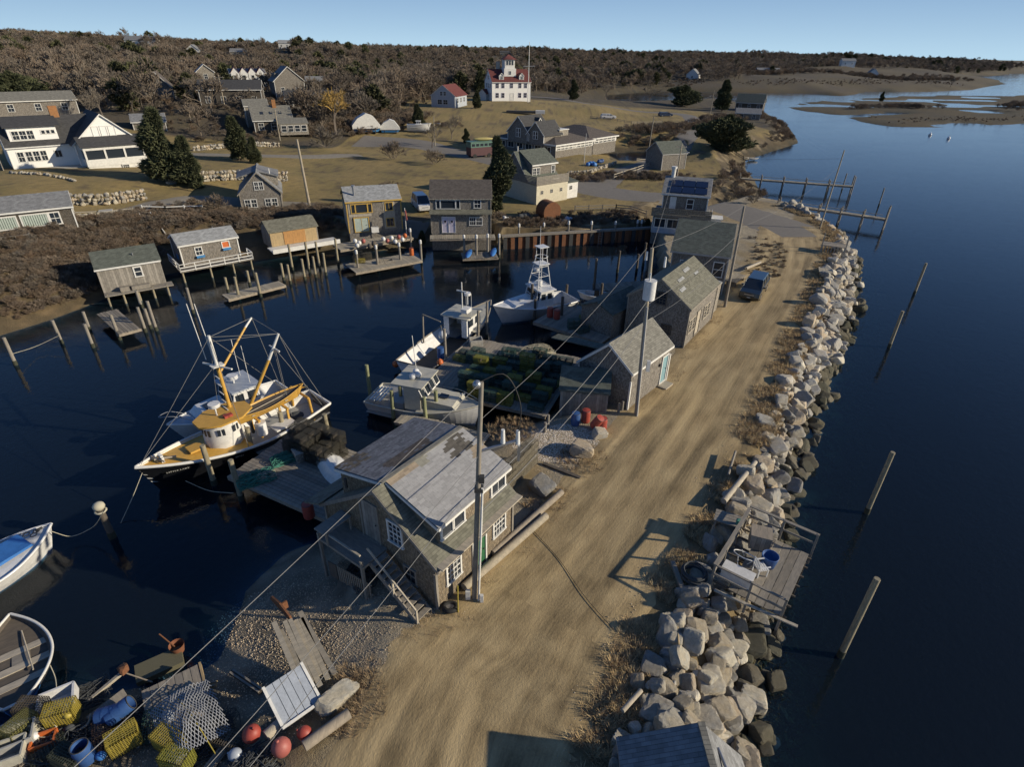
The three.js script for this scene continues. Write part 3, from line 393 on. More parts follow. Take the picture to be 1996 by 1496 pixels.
{
  let g = house('boathouse', 'shed with plywood doors and mossy roof on a white-edged platform', 'shed', [-29.13,1.6,-67.5,0.652,5.81], { W: 3.4, E: 1.75, Rg: 2.65, wall: mats.boards, roof: mats.rfMoss, trim: null, ov: .2, ovx: .12, down: .3 });
  part(g, 'front_wall', [box(5.6, 1.7, .04, 2.85, .85, .03)], mats.woodNew); part(g, 'sliding_door', [box(2.6, 1.6, .05, 2.9, .85, .08)], mats.ply);
  part(g, 'platform', [box(8.2, .15, 2.2, 3.6, -.1, 1.0), box(8.2, .5, .08, 3.6, .0, 2.14)], mats.white);
  g = house('boathouse', 'low shed with pale roof, blue window boxes and white-railed porch over the water', 'shed', [-36.34,1.3,-60.83,0.703,6.03], { W: 4, E: 2.3, Rg: 3.05, wall: mats.shGrey, roof: mats.rfPale, trim: mats.white, ov: .2, ovx: .15, down: .3 });
  win(g, 'f', 1.5, 1.0, .62, .8, { cols: 2, rows: 2 }); win(g, 'f', 4.35, 1.35, .7, .6, { cols: 1, rows: 1, glass: mats.orange }); for (const x of [1.45, 4.3]) part(g, 'window_box', [box(.85, .22, .28, x + .4, x < 2 ? .82 : 1.17, .15)], mats.blueTrim);
  part(g, 'blue_board', [box(.06, .5, .9, -.05, .6, -2)], mats.blueTrim);
  for (let i = 0; i < 9; i++) part(g, 'plank', [box(7.6, .07, .19, 3.0, -.06, .12 + i * .2)], mats.woodGrey); railing(g, [V(-.8, 0, -3), V(-.8, 0, 1.9), V(6.8, 0, 1.9), V(6.8, 0, .1)], .85, mats.white, 'railing', 1.5, 3); for (const x of [-.6, 2.2, 4.6, 6.6]) part(g, 'stilt', [cyl(.12, .1, 2.4, x, -2.5, 1.5, 8)], mats.pile);
  part(g, 'vent_pipe', [cyl(.05, .05, .6, 4.2, 2.7, -2, 6)], mats.steel);
  g = house('boathouse', 'long weathered board shed with green roof and one white window, on stilts', 'shed', [-40.38,1.2,-53,0.633,5.51], { W: 4.4, E: 2.35, Rg: 3.4, wall: mats.boards, roof: mats.rfGreen, trim: null, ov: .18, ovx: .12, down: .2 });
  part(g, 'fascia', [box(5.7, .16, .04, 2.7, 2.29, .2)], mats.white); win(g, 'f', 3.1, 1.1, .55, .85, { cols: 1, rows: 2, t: .12 }); part(g, 'platform', [box(6.0, .12, 1.2, 3.0, -.1, .5), box(1.6, .4, .5, 3.2, .15, .5), box(.8, .5, .5, 1.8, .18, .5)], mats.woodGrey); for (let i = 0; i < 5; i++) part(g, 'stilt', [cyl(.12, .1, 2.2, .2 + i * 1.3, -2.2, .8, 8)], mats.pile); part(g, 'vent_pipe', [cyl(.06, .06, .4, 3.4, 2.8, -1, 6)], mats.steel);
  g = house('bungalow', 'long low bungalow with blue-grey roof and white picture windows, above the brown bank', 'house', [-56.56,4.6,-57.73,0.631,9.86], { W: 5, E: 2.45, Rg: 3.5, wall: mats.shDark, roof: mats.rfGrey, trim: mats.white, ov: .3, ovx: .2 });
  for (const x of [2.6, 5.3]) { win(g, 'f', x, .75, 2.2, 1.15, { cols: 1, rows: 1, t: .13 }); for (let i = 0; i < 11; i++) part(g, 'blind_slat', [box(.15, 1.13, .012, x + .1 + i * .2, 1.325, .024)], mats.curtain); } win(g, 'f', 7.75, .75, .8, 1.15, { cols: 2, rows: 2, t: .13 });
  for (let i = 0; i < 8; i++) part(g, 'plank', [box(8, .08, .23, 1.6, -.3, .8 + i * .26)], mats.woodGrey); railing(g, [V(-2.4, -.26, 2.8), V(5.6, -.26, 2.8), V(5.6, -.26, .8)], .9, mats.woodGrey, 'railing', 1.2, 4); for (const x of [.5, 2.5, 5.4]) part(g, 'stilt', [box(.15, 3, .15, x, -1.8, 2.6)], mats.woodGrey);
}
{ // house with solar panels
  const g = house('solar_house', 'grey house with solar panels on its roof and a long balcony, at the harbour corner', 'house', [18.31,1.7,-76.91,-0.293,7.03], { W: 5.5, E: 2.2, Rg: 2.3, wall: mats.shGrey, roof: mats.rfGrey, trim: mats.white, ov: .02, ovx: .02, down: 1.6 });
  for (let i = 0; i < 4; i++) win(g, 'f', .3 + i * 1.65, .75, 1.3, 1.05, { cols: 2, rows: 1, t: .14 });
  part(g, 'lower_panel', [box(7, .7, .04, 3.5, .3, .04)], mats.boatGreyW);
  part(g, 'balcony', [box(7.5, .12, 1.8, 3.5, 2.45, .3)], mats.woodGrey); for (let i = 0; i < 5; i++) part(g, 'balcony_board', [box(7.5, .17, .04, 3.5, 2.6 + i * .2, 1.2)], mats.shTan); part(g, 'balcony_side', [box(.04, .95, 1.8, 7.25, 2.95, .3)], mats.white);
  const u = new THREE.Group(); u.name = 'upper_storey'; g.add(u); u.position.set(.9, 2.4, -.9);
  gable(u, { L: 5.6, W: 5.2, E: 2.5, E2: 2.9, Rg: 3.9, rp: 4.2, wall: mats.shGrey, roof: mats.rfGrey, trim: mats.white, ov: .3, ovx: .25, down: 0 }); delete u.userData.group;
  part(g, 'upper_door', [box(.8, 2.0, .08, 2.2, 3.55, -.87)], mats.white); win(g, 'f', 4.0, 3.2, .75, 1.15, { off: -.88, cols: 1, rows: 2 }); win(g, 'r', 1.6, 3.3, .9, .9, { off: -.48, cols: 1, rows: 1 }); win(g, 'r', 3.4, 3.3, 1.0, .9, { off: -.48, cols: 1, rows: 1 }); win(g, 'r', 2.6, .6, .7, 1.3, { cols: 1, rows: 2 });
  for (let i = 0; i < 2; i++) for (let j = 0; j < 3; j++) { const f = .22 + i * .36, s = lerp(-.3, 4.2, f), y = lerp(2.4, 3.9, f); part(g, 'solar_panel', [put(box(1.5, .05, 1.5, 0, 0, 0), 2.3 + j * 1.6, 2.4 + y + .22, -.9 - s, Math.atan2(1.5, 4.5), 0, 0)], mats.solar); }
  part(g, 'porch', [box(1.5, 2.3, 1.7, 7.8, 1.1, -1.2), box(1.9, .1, 2.1, 7.8, 2.3, -1.2)], mats.white);
  part(g, 'chimney', [cyl(.28, .28, 1.4, 1.6, 6.0, -4.9, 10), cyl(.4, .4, .25, 1.6, 7.4, -4.9, 10)], mats.white);
}
{ // gabled grey barn by the lane
  const g = house('lane_shed', 'grey gabled shed with dark roof and white gable end beside the lane', 'shed', [29.14,2,-121.29,-0.101,5.76], { W: 5.4, E: 3.1, Rg: 5.0, wall: mats.shGrey, roof: mats.rfGreen, trim: mats.trimGrey, ov: .2 });
  g.rotation.y = .42; part(g, 'gable_panel', [box(.05, 2.4, 2.2, g.userData.L + .04, 1.3, -2.7)], mats.white); win(g, 'r', 1.0, 1, .8, 1.2, { cols: 2, rows: 2 }); win(g, 'r', 3.4, 1, .8, 1.2, { cols: 2, rows: 2 }); part(g, 'step', [box(1.8, .8, 1.2, 6.4, .2, -2.7)], mats.shPale);
}
{ // house on a cream lower storey
  const g = house('terrace_house', 'cream-walled house with slatted terrace and green roof beside the tall cedar', 'house', [3.22,2,-89.8,0.693,9.19], { L: 6.5, W: 9, E: 2.75, Rg: 2.9, wall: pt(.60, .55, .42), roof: mats.woodGrey, trim: null, ov: .02, ovx: .02 });
  for (const x of [.9, 2.9, 4.9]) win(g, 'f', x, 1.5, .4, .45, { cols: 2, rows: 2, t: .03, frame: mats.trimGrey });
  gable(g, { L: 2.6, W: 5, E: 2.4, Rg: 2.7, x0: 6.6, z0: -.4, wall: mats.white, roof: mats.rfGreen, trim: null, nm: 'annex_', ov: .1, ovx: .1 }); win(g, 'f', 7.4, 1.4, .45, .5, { cols: 2, rows: 2, t: .03, off: -.4, frame: mats.trimGrey });
  for (let i = 0; i < 6; i++) part(g, 'terrace_board', [box(6.7, .15, .04, 3.2, 3.0 + i * .2, .12)], mats.woodGrey); for (let i = 0; i < 6; i++) part(g, 'terrace_board', [box(.04, .15, 6, -.12, 3.0 + i * .2, -2.9)], mats.woodGrey); for (let i = 0; i < 5; i++) part(g, 'post', [box(.1, 1.3, .1, .05 + i * 1.6, 3.5, .04)], mats.woodGrey);
  const u = new THREE.Group(); u.name = 'upper_storey'; g.add(u); u.position.set(.2, 2.9, -2.2);
  gable(u, { L: 6, W: 6.6, E: .4, Rg: 4.0, rp: 3.4, wall: mats.shGrey, roof: mats.rfGreen, trim: mats.trimGrey, ov: .3, ovx: .2, down: 0 });
  slab(u, 'dormer_roof', .8, 6.2, .1, 2.35, 3.4, 4.1, mats.rfGreen); part(u, 'dormer_wall', prism([[.4, .4], [3.4, 3.6], [3.4, 4.05], [.4, 2.45]], 5).translate(0, 0, 1).rotateY(Math.PI / 2), mats.shGrey); part(u, 'fascia', [box(5.4, .2, .05, 3.5, 2.36, -.08)], mats.white);
  win(u, 'f', 1.2, .6, .6, 1.3, { off: -.4, cols: 2, rows: 3 }); win(u, 'f', 1.95, .6, .6, 1.3, { off: -.4, cols: 2, rows: 3 }); win(u, 'f', 5.1, .6, .6, 1.4, { off: -.4, cols: 2, rows: 2 }); part(u, 'vent_pipe', [cyl(.08, .08, .8, .6, 4, -3.4, 8)], mats.white);
}
{ // restaurant with low hipped wings and three gables
  const g = thing('restaurant', 'low grey restaurant with white strip windows, hipped brown roofs and three gables', 'restaurant', 8.55, 2.1, -132.9, .815); g.scale.setScalar(1.2);
  Object.defineProperty(g.userData, 'L', { value: 11 }); Object.defineProperty(g.userData, 'W', { value: 15 });
  const hip = (x, z, l, w, h, m) => { const a = Math.min(l, w) / 2, v = [[x - .4, 0, z + .4], [x + l + .4, 0, z + .4], [x + l + .4, 0, z - w - .4], [x - .4, 0, z - w - .4], ...(l > w ? [[x + a, h, z - w / 2], [x + l - a, h, z - w / 2]] : [[x + l / 2, h, z - a], [x + l / 2, h, z - w + a]])]; const f = l > w ? [[0, 1, 5], [0, 5, 4], [1, 2, 5], [2, 3, 4], [2, 4, 5], [3, 0, 4]] : [[0, 1, 4], [1, 2, 5], [1, 5, 4], [2, 3, 5], [3, 0, 4], [3, 4, 5]]; const q = new THREE.BufferGeometry(); q.setAttribute('position', new THREE.Float32BufferAttribute(f.flat().flatMap(i => v[i]), 3)); q.computeVertexNormals(); return q.translate(0, m, 0); };
  part(g, 'wall', [box(11, 3.1, 15, 5.5, .75, -7.5)], mats.shGrey); part(g, 'hip_roof', [hip(0, 0, 11, 15, 1.9, 2.35)], mats.rfBrown); part(g, 'fascia', [box(11.9, .25, .08, 5.5, 2.25, .42), box(.08, .25, 15.9, -.42, 2.25, -7.5), box(11, .9, .05, 5.5, 1.75, .03)], mats.white);
  for (let i = 0; i < 9; i++) { win(g, 'f', .35 + i * 1.18, 1.42, .85, .22, { cols: 2, rows: 1, t: .06, off: .04 }); win(g, 'f', .35 + i * 1.18, 1.85, .85, .22, { cols: 2, rows: 1, t: .06, off: .04 }); }
  for (let i = 0; i < 6; i++) win(g, 'l', .8 + i * 2.3, .9, 1.5, .9, { cols: 2, rows: 1 });
  part(g, 'wing_wall', [box(9.1, 3.1, 12, 16, .75, -7.2)], mats.shGrey); part(g, 'wing_roof', [hip(11.5, -1.2, 9.1, 12, 1.7, 2.35)], mats.rfBrown); part(g, 'wing_fascia', [box(9.8, .25, .08, 16, 2.25, -.78), box(9.1, .9, .05, 16, 1.75, -1.16)], mats.white);
  for (let i = 0; i < 6; i++) { win(g, 'f', 12 + i * 1.4, 1.42, .95, .22, { cols: 2, rows: 1, t: .06, off: -1.13 }); win(g, 'f', 12 + i * 1.4, 1.85, .95, .22, { cols: 2, rows: 1, t: .06, off: -1.13 }); }
  part(g, 'roof_box', [box(2.6, 2.2, 3, 5.2, 3.2, -4)], mats.shPale); part(g, 'roof_box_trim', [box(2.8, .12, 3.2, 5.2, 4.32, -4)], mats.white);
  const gb = (x, z, L, W, E, Rg, turn, s) => { const u = new THREE.Group(); u.name = 'roof_gable'; u.position.set(x, 2.4, z); u.rotation.y = turn; g.add(u); gable(u, { L, W, E, Rg, axis: 'z', wall: mats.shGrey, roof: mats.rfDark, trim: mats.white, ov: .3, down: .5 }); win(u, 'f', L / 2 - .5, E * .4, .4, s, { cols: 1, rows: 2 }); win(u, 'f', L / 2 + .1, E * .4, .4, s, { cols: 1, rows: 2 }); };
  gb(-.5, -11.5, 5.4, 6, 1.4, 4.0, -Math.PI / 2, 1.4); gb(-.5, -6.5, 4, 5, 1.4, 3.4, -Math.PI / 2, 1.2); gb(2.2, -7.2, 2.6, 4.5, 2.0, 3.6, 0, 1.5);
}
{ // white house on the rise
  const g = house('white_house', 'large white house with black roof, cross gable, glazed porch and brick chimney', 'house', [-74.82,6,-89.45,0.248,17.73], { L: 11.5, W: 7.5, E: 3.1, E2: 3.1, Rg: 6.6, wall: mats.whiteClap, roof: mats.rfDark, trim: mats.white, ov: .3 }); g.rotation.y += .5;
  part(g, 'dormer_wall', prism([[.5, 2.9], [3.75, 6.0], [3.75, 6.5], [.5, 5.5]], 6).translate(0, 0, .8).rotateY(Math.PI / 2), mats.whiteClap); slab(g, 'dormer_roof', .4, 7.4, .1, 5.5, 3.75, 6.65, mats.rfDark);
  for (const x of [1.3, 2.2, 3.1]) win(g, 'f', x, 3.9, .75, 1.1, { off: -.5, cols: 2, rows: 2 }); for (const x of [4.9, 5.5, 6.1]) win(g, 'f', x, 4.5, .4, .45, { off: -.5, cols: 1, rows: 1 });
  for (const x of [1.0, 2.0, 2.9, 3.8]) win(g, 'f', x, .9, .7, 1.3, { cols: 2, rows: 2 }); win(g, 'f', 5.6, 1.2, .8, .9, { cols: 2, rows: 1 });
  const u = new THREE.Group(); u.name = 'cross_gable'; g.add(u); u.position.set(8.2, 0, 2.2); gable(u, { L: 8.6, W: 9, E: 3.2, Rg: 7.0, axis: 'z', wall: mats.whiteClap, roof: mats.rfDark, trim: mats.white, ov: .5, ovx: .3, down: 1.5 });
  for (const x of [2.8, 3.9, 5.0]) win(u, 'f', x, 4.0, .75, 1.3, { cols: 1, rows: 1, glass: mats.whiteClap, bars: mats.trimGrey });
  part(g, 'porch_wall', [box(8.2, 1.0, 2.6, 12.7, .5, 3.4), box(8.2, .5, 2.6, 12.7, 2.55, 3.4), box(8.0, 1.2, 2.4, 12.7, -.55, 3.4)], mats.white); part(g, 'porch_glass', [box(8.0, 1.6, 2.4, 12.7, 1.7, 3.4)], mats.glass); for (let i = 0; i < 4; i++) part(g, 'porch_post', [box(.25, 1.7, .12, 8.75 + i * 2.63, 1.7, 4.66)], mats.white); slab(g, 'porch_roof', 8.3, 17.1, -5.0, 2.75, -2.1, 3.9, mats.rfDark);
  win(g, 'f', 13.2, -.9, .8, .8, { off: 4.72, cols: 3, rows: 3 }); part(g, 'chimney', [box(1.1, 2, .7, 7.6, 7.0, -3.75)], mats.brick);
  part(g, 'side_fence', [box(.1, 1.6, 3, -1.3, .7, -1)], mats.shPale); part(g, 'terrace', [box(9, .5, 3, 4, -.35, 1.7)], mats.cement);
}
{ // white station with red roof and look-out tower
  const g = thing('white_station', 'large white two-storey station with red roof, dormers and look-out tower on the lawn', 'house', -9.2, 6, -237, .32);
  gable(g, { L: 15, W: 10, E: 6.4, Rg: 10.2, wall: mats.whiteClap, roof: mats.rfRed, trim: mats.white, ov: .4 });
  for (const x of [1.4, 3.6, 6.9, 10.2, 12.4]) { win(g, 'f', x, 4.3, 1.1, 1.5, { cols: 2, rows: 2, frame: mats.lav }); if (x !== 6.9) win(g, 'f', x, 1.1, 1.1, 1.5, { cols: 2, rows: 2, frame: mats.lav }); } door(g, 'f', 7, .2, 1.3, 2.3, mats.white); for (const s of [2, 4.5, 7]) { win(g, 'l', s, 4.2, .9, 1.4, { cols: 2, rows: 2 }); win(g, 'l', s, 1.1, .9, 1.4, { cols: 2, rows: 2 }); } win(g, 'l', 4.5, 7, .9, 1.2, { cols: 2, rows: 2 });
  for (const x of [2.9, 10.7]) { const u = new THREE.Group(); u.name = 'dormer'; u.position.set(x, 6.8, -.6); g.add(u); gable(u, { L: 1.7, W: 3, E: 1.5, Rg: 2.3, axis: 'z', wall: mats.white, roof: mats.rfRed, trim: mats.white, ov: .15, down: .3 }); win(u, 'f', .4, .3, .9, 1.0, { cols: 2, rows: 2 }); }
  part(g, 'tower', [box(4.6, 2.6, 4.6, 7.4, 9.3, -4), box(3.8, 3, 3.8, 7.4, 12, -4)], mats.white); for (let i = 0; i < 3; i++) win(g, 'f', 6.0 + i * 1.0, 11.7, .75, 1.4, { off: -2.1, cols: 1, rows: 1 }); win(g, 'f', 6.9, 8.6, .9, 1.1, { off: -1.7, cols: 2, rows: 2 });
  part(g, 'tower_roof', [new THREE.ConeGeometry(3.6, 1.7, 4).rotateY(Math.PI / 4).translate(7.4, 14.3, -4)], mats.rfRed); part(g, 'chimney', [box(1.2, 3.4, 1, 4, 11, -6)], mats.cement);
  const f = thing('flagpole', 'tall white flagpole with crossarm beside the white station', 'flagpole', 4.03,6,-233.12); part(f, 'pole', [cyl(.16, .09, 19, 0, 0, 0, 8)], mats.white); part(f, 'crossarm', [bar(V(-2, 11.5, 0), V(2.2, 11.7, 0), .12, .12)], mats.white);
  const a = house('white_annex', 'white gabled annex with red roof below the station', 'house', [-28.39,5.6,-212.01,-0.038,8.28], { axis: 'z', L: 8.3, W: 11, E: 3.6, Rg: 6.6, wall: mats.boatGreyW, roof: mats.rfRed, trim: mats.white, ov: .4 }); a.rotation.y = -.28;
  win(a, 'f', 3.2, 3.6, .8, 1.1, { cols: 2, rows: 2 }); win(a, 'f', 4.4, 3.6, .8, 1.1, { cols: 2, rows: 2 }); win(a, 'f', 2.2, 1, 1.5, 1.3, { cols: 2, rows: 2 }); win(a, 'f', 4.2, 1, 1.5, 1.3, { cols: 2, rows: 2 }); for (const s of [2, 5, 8]) win(a, 'r', s, 1.4, 1, 1.4, { cols: 2, rows: 2 });
  const s = house('garden_shed', 'tiny white-gabled shed between station and annex', 'shed', [-14.32,5.8,-241.74,-0.516,3.67], { axis: 'z', L: 3, W: 3, E: 2.4, Rg: 3.8, wall: mats.white, roof: mats.rfRed, trim: mats.white });
}
// houses on the wooded hill: [name of look, x, y, z, turn, length, depth, eave, ridge, axis, wall, roof]
for (const [label, x, y, z, turn, L, W, E, Rg, ax, wall, roof, win_] of [
  ['shingle house with pale skylit roof and sunroom behind the stone wall', -57.28,5.6,-136.35, .45, 8, 9, 2.8, 5.2, 'x', mats.shDark, mats.rfTan, 3],
  ['dark shingle house with long flat-topped roof beside the street lamp pole', -76.68,9,-154.01, .3, 14, 8, 4.2, 6, 'x', mats.shDark, mats.rfDark, 4],
  ['white saw-toothed house with four gables in a row on the hill', -95.58,10,-216.12, .5, 11, 7, 4.5, 5.6, 'x', mats.white, mats.rfGrey, 0],
  ['steep shingle house with white trim and grey dormer roof on the hill', -75.07,8.6,-199.38, .55, 9, 8, 4.6, 8.4, 'z', mats.shGrey, mats.rfGrey, 2],
  ['low shingle house with red porch steps among bare trees', -62.27,7.6,-171.25, .3, 12, 6, 2.8, 4.4, 'x', mats.shGrey, mats.rfDark, 5],
  ['small white cottage behind the golden willow', -58.96,6.8,-185.09, .2, 6, 5, 2.6, 4, 'x', mats.white, mats.rfGrey, 2],
  ['weathered A-shaped cottage alone among brown trees', -101.92,9.5,-174.73, .4, 7, 7, 2.6, 6.4, 'z', mats.shGrey, mats.rfBrown, 2],
  ['grey roofed house half hidden behind trees at the bare slope', -106.55,9,-128.91, .75, 14, 8, 2.8, 4.2, 'x', mats.shGrey, mats.rfTan, 3],
  ['shed with pale roof standing over the hill road', -103.43,12,-209.43, .5, 5, 6, 3, 5, 'z', mats.shPale, mats.rfPale, 1],
  ['dark cottage with white trim among scrub near the willow', -76.76,8,-234.8, .3, 7, 6, 3, 5, 'x', mats.shGrey, mats.rfGrey, 2],
  ['long white house on the crest of the hill', -315.93,21.3,-533.47, .1, 24, 8, 4, 6.5, 'x', mats.white, mats.rfGrey, 5],
  ['small white-gabled house below the hill crest', -251.3,16.01,-500.45, .2, 9, 8, 3.5, 7, 'z', mats.white, mats.rfGrey, 1],
  ['pale house amid bare woods near the crest', -215.93,15.23,-494.95, .2, 12, 8, 3.5, 5.5, 'x', mats.shPale, mats.rfGrey, 3],
  ['white house with rounded roofs on the skyline', -203.48,19.05,-564.44, .2, 14, 8, 4, 6, 'x', mats.white, mats.rfPale, 3],
  ['wide flat white house on the far ridge', -18.57,15.63,-699.75, .05, 24, 8, 4, 5, 'x', mats.shPale, mats.rfDark, 6],
  ['white-gabled house by the marsh pond', 134.01,2.6,-516.98, -.5, 9, 8, 3.6, 7.4, 'z', mats.white, mats.rfGrey, 1],
  ['white twin-gabled house on the far marsh point', 348.5,3,-649.53, -.2, 9, 8, 4.5, 8.5, 'z', mats.white, mats.rfGrey, 2],
  ['grey low house at the edge of the far marsh', 220.11,7.05,-600.96, -.1, 20, 8, 3.5, 5, 'x', mats.shGrey, mats.rfGrey, 4],
  ['pale house far off in the woods behind the marsh', 352.95,10.36,-717.93, -.1, 14, 8, 5, 7, 'x', mats.white, mats.rfGrey, 2],
  ['dark green boathouse at the creek mouth', 93.63,1.8,-272.94, -.45, 11, 8, 3, 6, 'x', mats.shDark, mats.rfGreen, 3],
  ['small grey cottage hidden behind the round creek tree', 77.01,2.2,-222.39, -.3, 8, 5, 2.5, 3.8, 'x', mats.shGrey, mats.rfGrey, 2],
  ['low grey garage beside the white house', -79.97,6,-129.81, .5, 6, 5, 2.4, 3.6, 'x', mats.shGrey, mats.rfGrey, 1],
]) {
  const g = thing(cat2(label), label, 'house', x, z < -450 ? H(x, z) : y, z, turn); gable(g, { L, W, E, Rg, axis: ax, wall, roof, trim: mats.white, ov: .4, ovx: .3, down: 4 });
  for (let i = 0; i < win_; i++) win(g, 'f', L * (i + .5) / win_ - .5, E * .3, 1, 1.3, { cols: 2, rows: 2 });
  if (label.includes('saw-toothed')) for (let i = 0; i < 4; i++) { const u = new THREE.Group(); u.name = 'gable_bay'; u.position.set(.2 + i * 2.7, 0, .5); g.add(u); gable(u, { L: 2.5, W: 4, E: 4.6, Rg: 6.2, axis: 'z', wall: mats.white, roof: mats.rfRed, trim: null, ov: .1 }); win(u, 'f', .8, 2.2, .9, 1.6, { cols: 1, rows: 2 }); }
  if (label.includes('skylit')) { slab(g, 'sunroom_roof', 4.5, 11, -3, 2.1, 0, 3.0, mats.rfTan); part(g, 'sunroom_wall', [box(6, 2.2, 2.8, 7.8, 1, 1.5)], mats.shPale); for (let i = 0; i < 4; i++) win(g, 'f', 5.2 + i * 1.4, .6, 1, 1.2, { off: 2.92, cols: 1, rows: 2 }); for (let i = 0; i < 3; i++) part(g, 'skylight', [put(box(.7, .08, .9, 0, 0, 0), 2 + i * 1.9, 4.0, -2, .49, 0, 0)], mats.glass); gable(g, { L: 5, W: 5, E: 5, Rg: 6.2, x0: -1, z0: -8, wall: mats.shPale, roof: mats.rfTan, trim: mats.white, nm: 'rear_', ov: .2 }); part(g, 'chimney', [box(.8, 3, .8, 5, 5, -4)], mats.brick); }
  if (label.includes('dormer roof')) { part(g, 'dormer', [box(1.6, 2, 5, 1.5, 5.6, -4)], mats.shGrey); }
}
function cat2(l) { return /boathouse/.test(l) ? 'creek_boathouse' : /garage/.test(l) ? 'garage' : /cottage/.test(l) ? 'cottage' : /shed/.test(l) ? 'hill_shed' : 'hill_house'; }

// ---------- boulders of the sea wall ----------
function rockGeo(s, det = 2, flat = .75) { // an angular block: a worn cuboid cut by a few random planes
  seed = s * 7919 + 3; const g0 = new THREE.IcosahedronGeometry(1, det), p = g0.attributes.position, planes = [];
  for (let i = 0; i < 6; i++) { const n = V(rr(-1, 1), rr(-1, 1), rr(-1, 1)).normalize(); planes.push([n, rr(.62, .86)]); }
  const q0 = new THREE.Quaternion().setFromEuler(new THREE.Euler(rr(-.4, .4), rr(0, 3), rr(-.4, .4))), iq = q0.clone().invert(), hx = rr(.62, .95), hy = rr(.5, .7), hz = rr(.55, .75), sk = rr(-.25, .25), v = V(), w = V();
  for (let i = 0; i < p.count; i++) { v.fromBufferAttribute(p, i).normalize(); w.copy(v).applyQuaternion(iq); w.x += sk * w.y; let d = Math.pow(Math.pow(Math.abs(w.x) / hx, 9) + Math.pow(Math.abs(w.y) / hy, 9) + Math.pow(Math.abs(w.z) / hz, 9), -1 / 9); for (const [n, c] of planes) { const k = v.dot(n); if (k > .05) d = Math.min(d, c / k); } d += .02 * noise(v.x * 3 + s, v.y * 3, v.z * 3) + .015 * noise(v.x * 9, v.y * 9 + s, v.z * 9); v.multiplyScalar(d); p.setXYZ(i, v.x, v.y * flat * 1.2, v.z); }
  g0.computeVertexNormals(); return prep(g0);
}
const rocks = [...Array(10)].map((_, i) => rockGeo(i + 1, 4)), rocksFar = [...Array(6)].map((_, i) => rockGeo(i + 21, 2));
const rockMats = [[.57, .52, .43], [.49, .45, .385], [.62, .57, .47], [.40, .38, .345], [.53, .44, .33], [.32, .305, .28], [.45, .39, .30]].map(c => M(...c, { map: T.rock, bumpMap: T.grainB, bumpScale: .03, roughness: .95 }));
const rockWet = [[.13, .115, .075], [.09, .085, .055], [.16, .14, .10]].map(c => M(...c, { map: T.rock, bumpMap: T.grainB, bumpScale: .03, roughness: .8 }));
seed = 4242;
const EDGE = [[1.64,-8.67],[2.49,-10.99],[3.29,-12.46],[5.3,-16.17],[8.55,-20.59],[11.74,-25.26],[15.52,-31.6],[20.01,-39.21],[27.47,-51.32],[37.98,-69.73],[42.35,-78.04],[43.57,-86.4],[41.44,-93.7]];
function along(P, step, f) { let acc = 0; for (let i = 1; i < P.length; i++) { const [ax, az] = P[i - 1], [bx, bz] = P[i], l = Math.hypot(bx - ax, bz - az), dx = (bx - ax) / l, dz = (bz - az) / l; for (; acc < l; acc += step) f(ax + dx * acc, az + dz * acc, -dz, dx); acc -= l; } } // left-hand normal flips below
{
  const g = thing('stone_revetment', 'bank of large pale angular boulders between dirt road and open water', 'sea wall', 0, 0, 0); const rest = []; let n = 0;
  const list = [];
  along(EDGE, .8, (x, z, nx, nz) => { let reach = 1.4; while (reach < 9 && H(x + nx * reach, z + nz * reach) > .0) reach += .25; const rows = Math.max(4, Math.round((reach - 1.0) / .62)), d = Math.hypot(x, z);
    for (let k = 0; k < rows; k++) for (let top = 0; top < 2; top++) { if (top && rnd() < .62) continue; const off = lerp(1.6, reach + .25, k / (rows - 1)) + rr(-.3, .3), s = lerp(.36, .80, rnd() ** 1.2) * (k === rows - 1 ? .85 : 1) * (rnd() < .2 ? .68 : 1), px = x + nx * off + rr(-.3, .3), pz = z + nz * off + rr(-.3, .3); if (px > 8.6 && px < 12.6 && pz < -17.6 && pz > -23 && top) continue; const y = H(px, pz) + s * .3 + top * .34; list.push([px, y, pz, s, y < .34 ? 4 : y < .55 ? 3 : 0, d]); } });
  along(EDGE, .3, (x, z, nx, nz) => { for (let k = 0; k < 3; k++) { const off = rr(1.5, 5), px = x + nx * off, pz = z + nz * off, h = H(px, pz); if (h > .05) list.push([px, h + .12, pz, rr(.16, .34), h < .3 ? 4 : 0, 1000 + Math.hypot(x, z)]); } });
  list.sort((a, b) => a[5] - b[5]);
  for (const [x, y, z, s, k, d] of list) { const wet = k > 3 || (k === 3 && rnd() < .55), geo = d < 60 ? pick(rocks) : pick(rocksFar), m = wet ? pick(rockWet) : pick(rockMats);
    const o = new THREE.Mesh(geo, m); o.position.set(x, y - s * .1, z); o.rotation.set(rr(-.5, .5), rr(0, 6.28), rr(-.5, .5)); o.scale.set(s * rr(.9, 1.25), s * rr(.9, 1.15), s); o.castShadow = o.receiveShadow = true;
    if (n < 300) { o.name = 'boulder'; g.add(o); n++; } else { o.updateMatrix(); const c = new Float32Array(geo.attributes.position.count * 3); for (let i = 0; i < c.length; i += 3) c.set([m.color.r, m.color.g, m.color.b], i); const q = geo.clone().applyMatrix4(o.matrix); q.setAttribute('color', new THREE.BufferAttribute(c, 3)); rest.push(q); } }
  if (rest.length) { const o = new THREE.Mesh(mergeGeometries(rest), M(1, 1, 1, { map: T.rock, vertexColors: true, roughness: .95 })); o.name = 'boulders'; o.userData.kind = 'stuff'; o.castShadow = o.receiveShadow = true; g.add(o); }
}
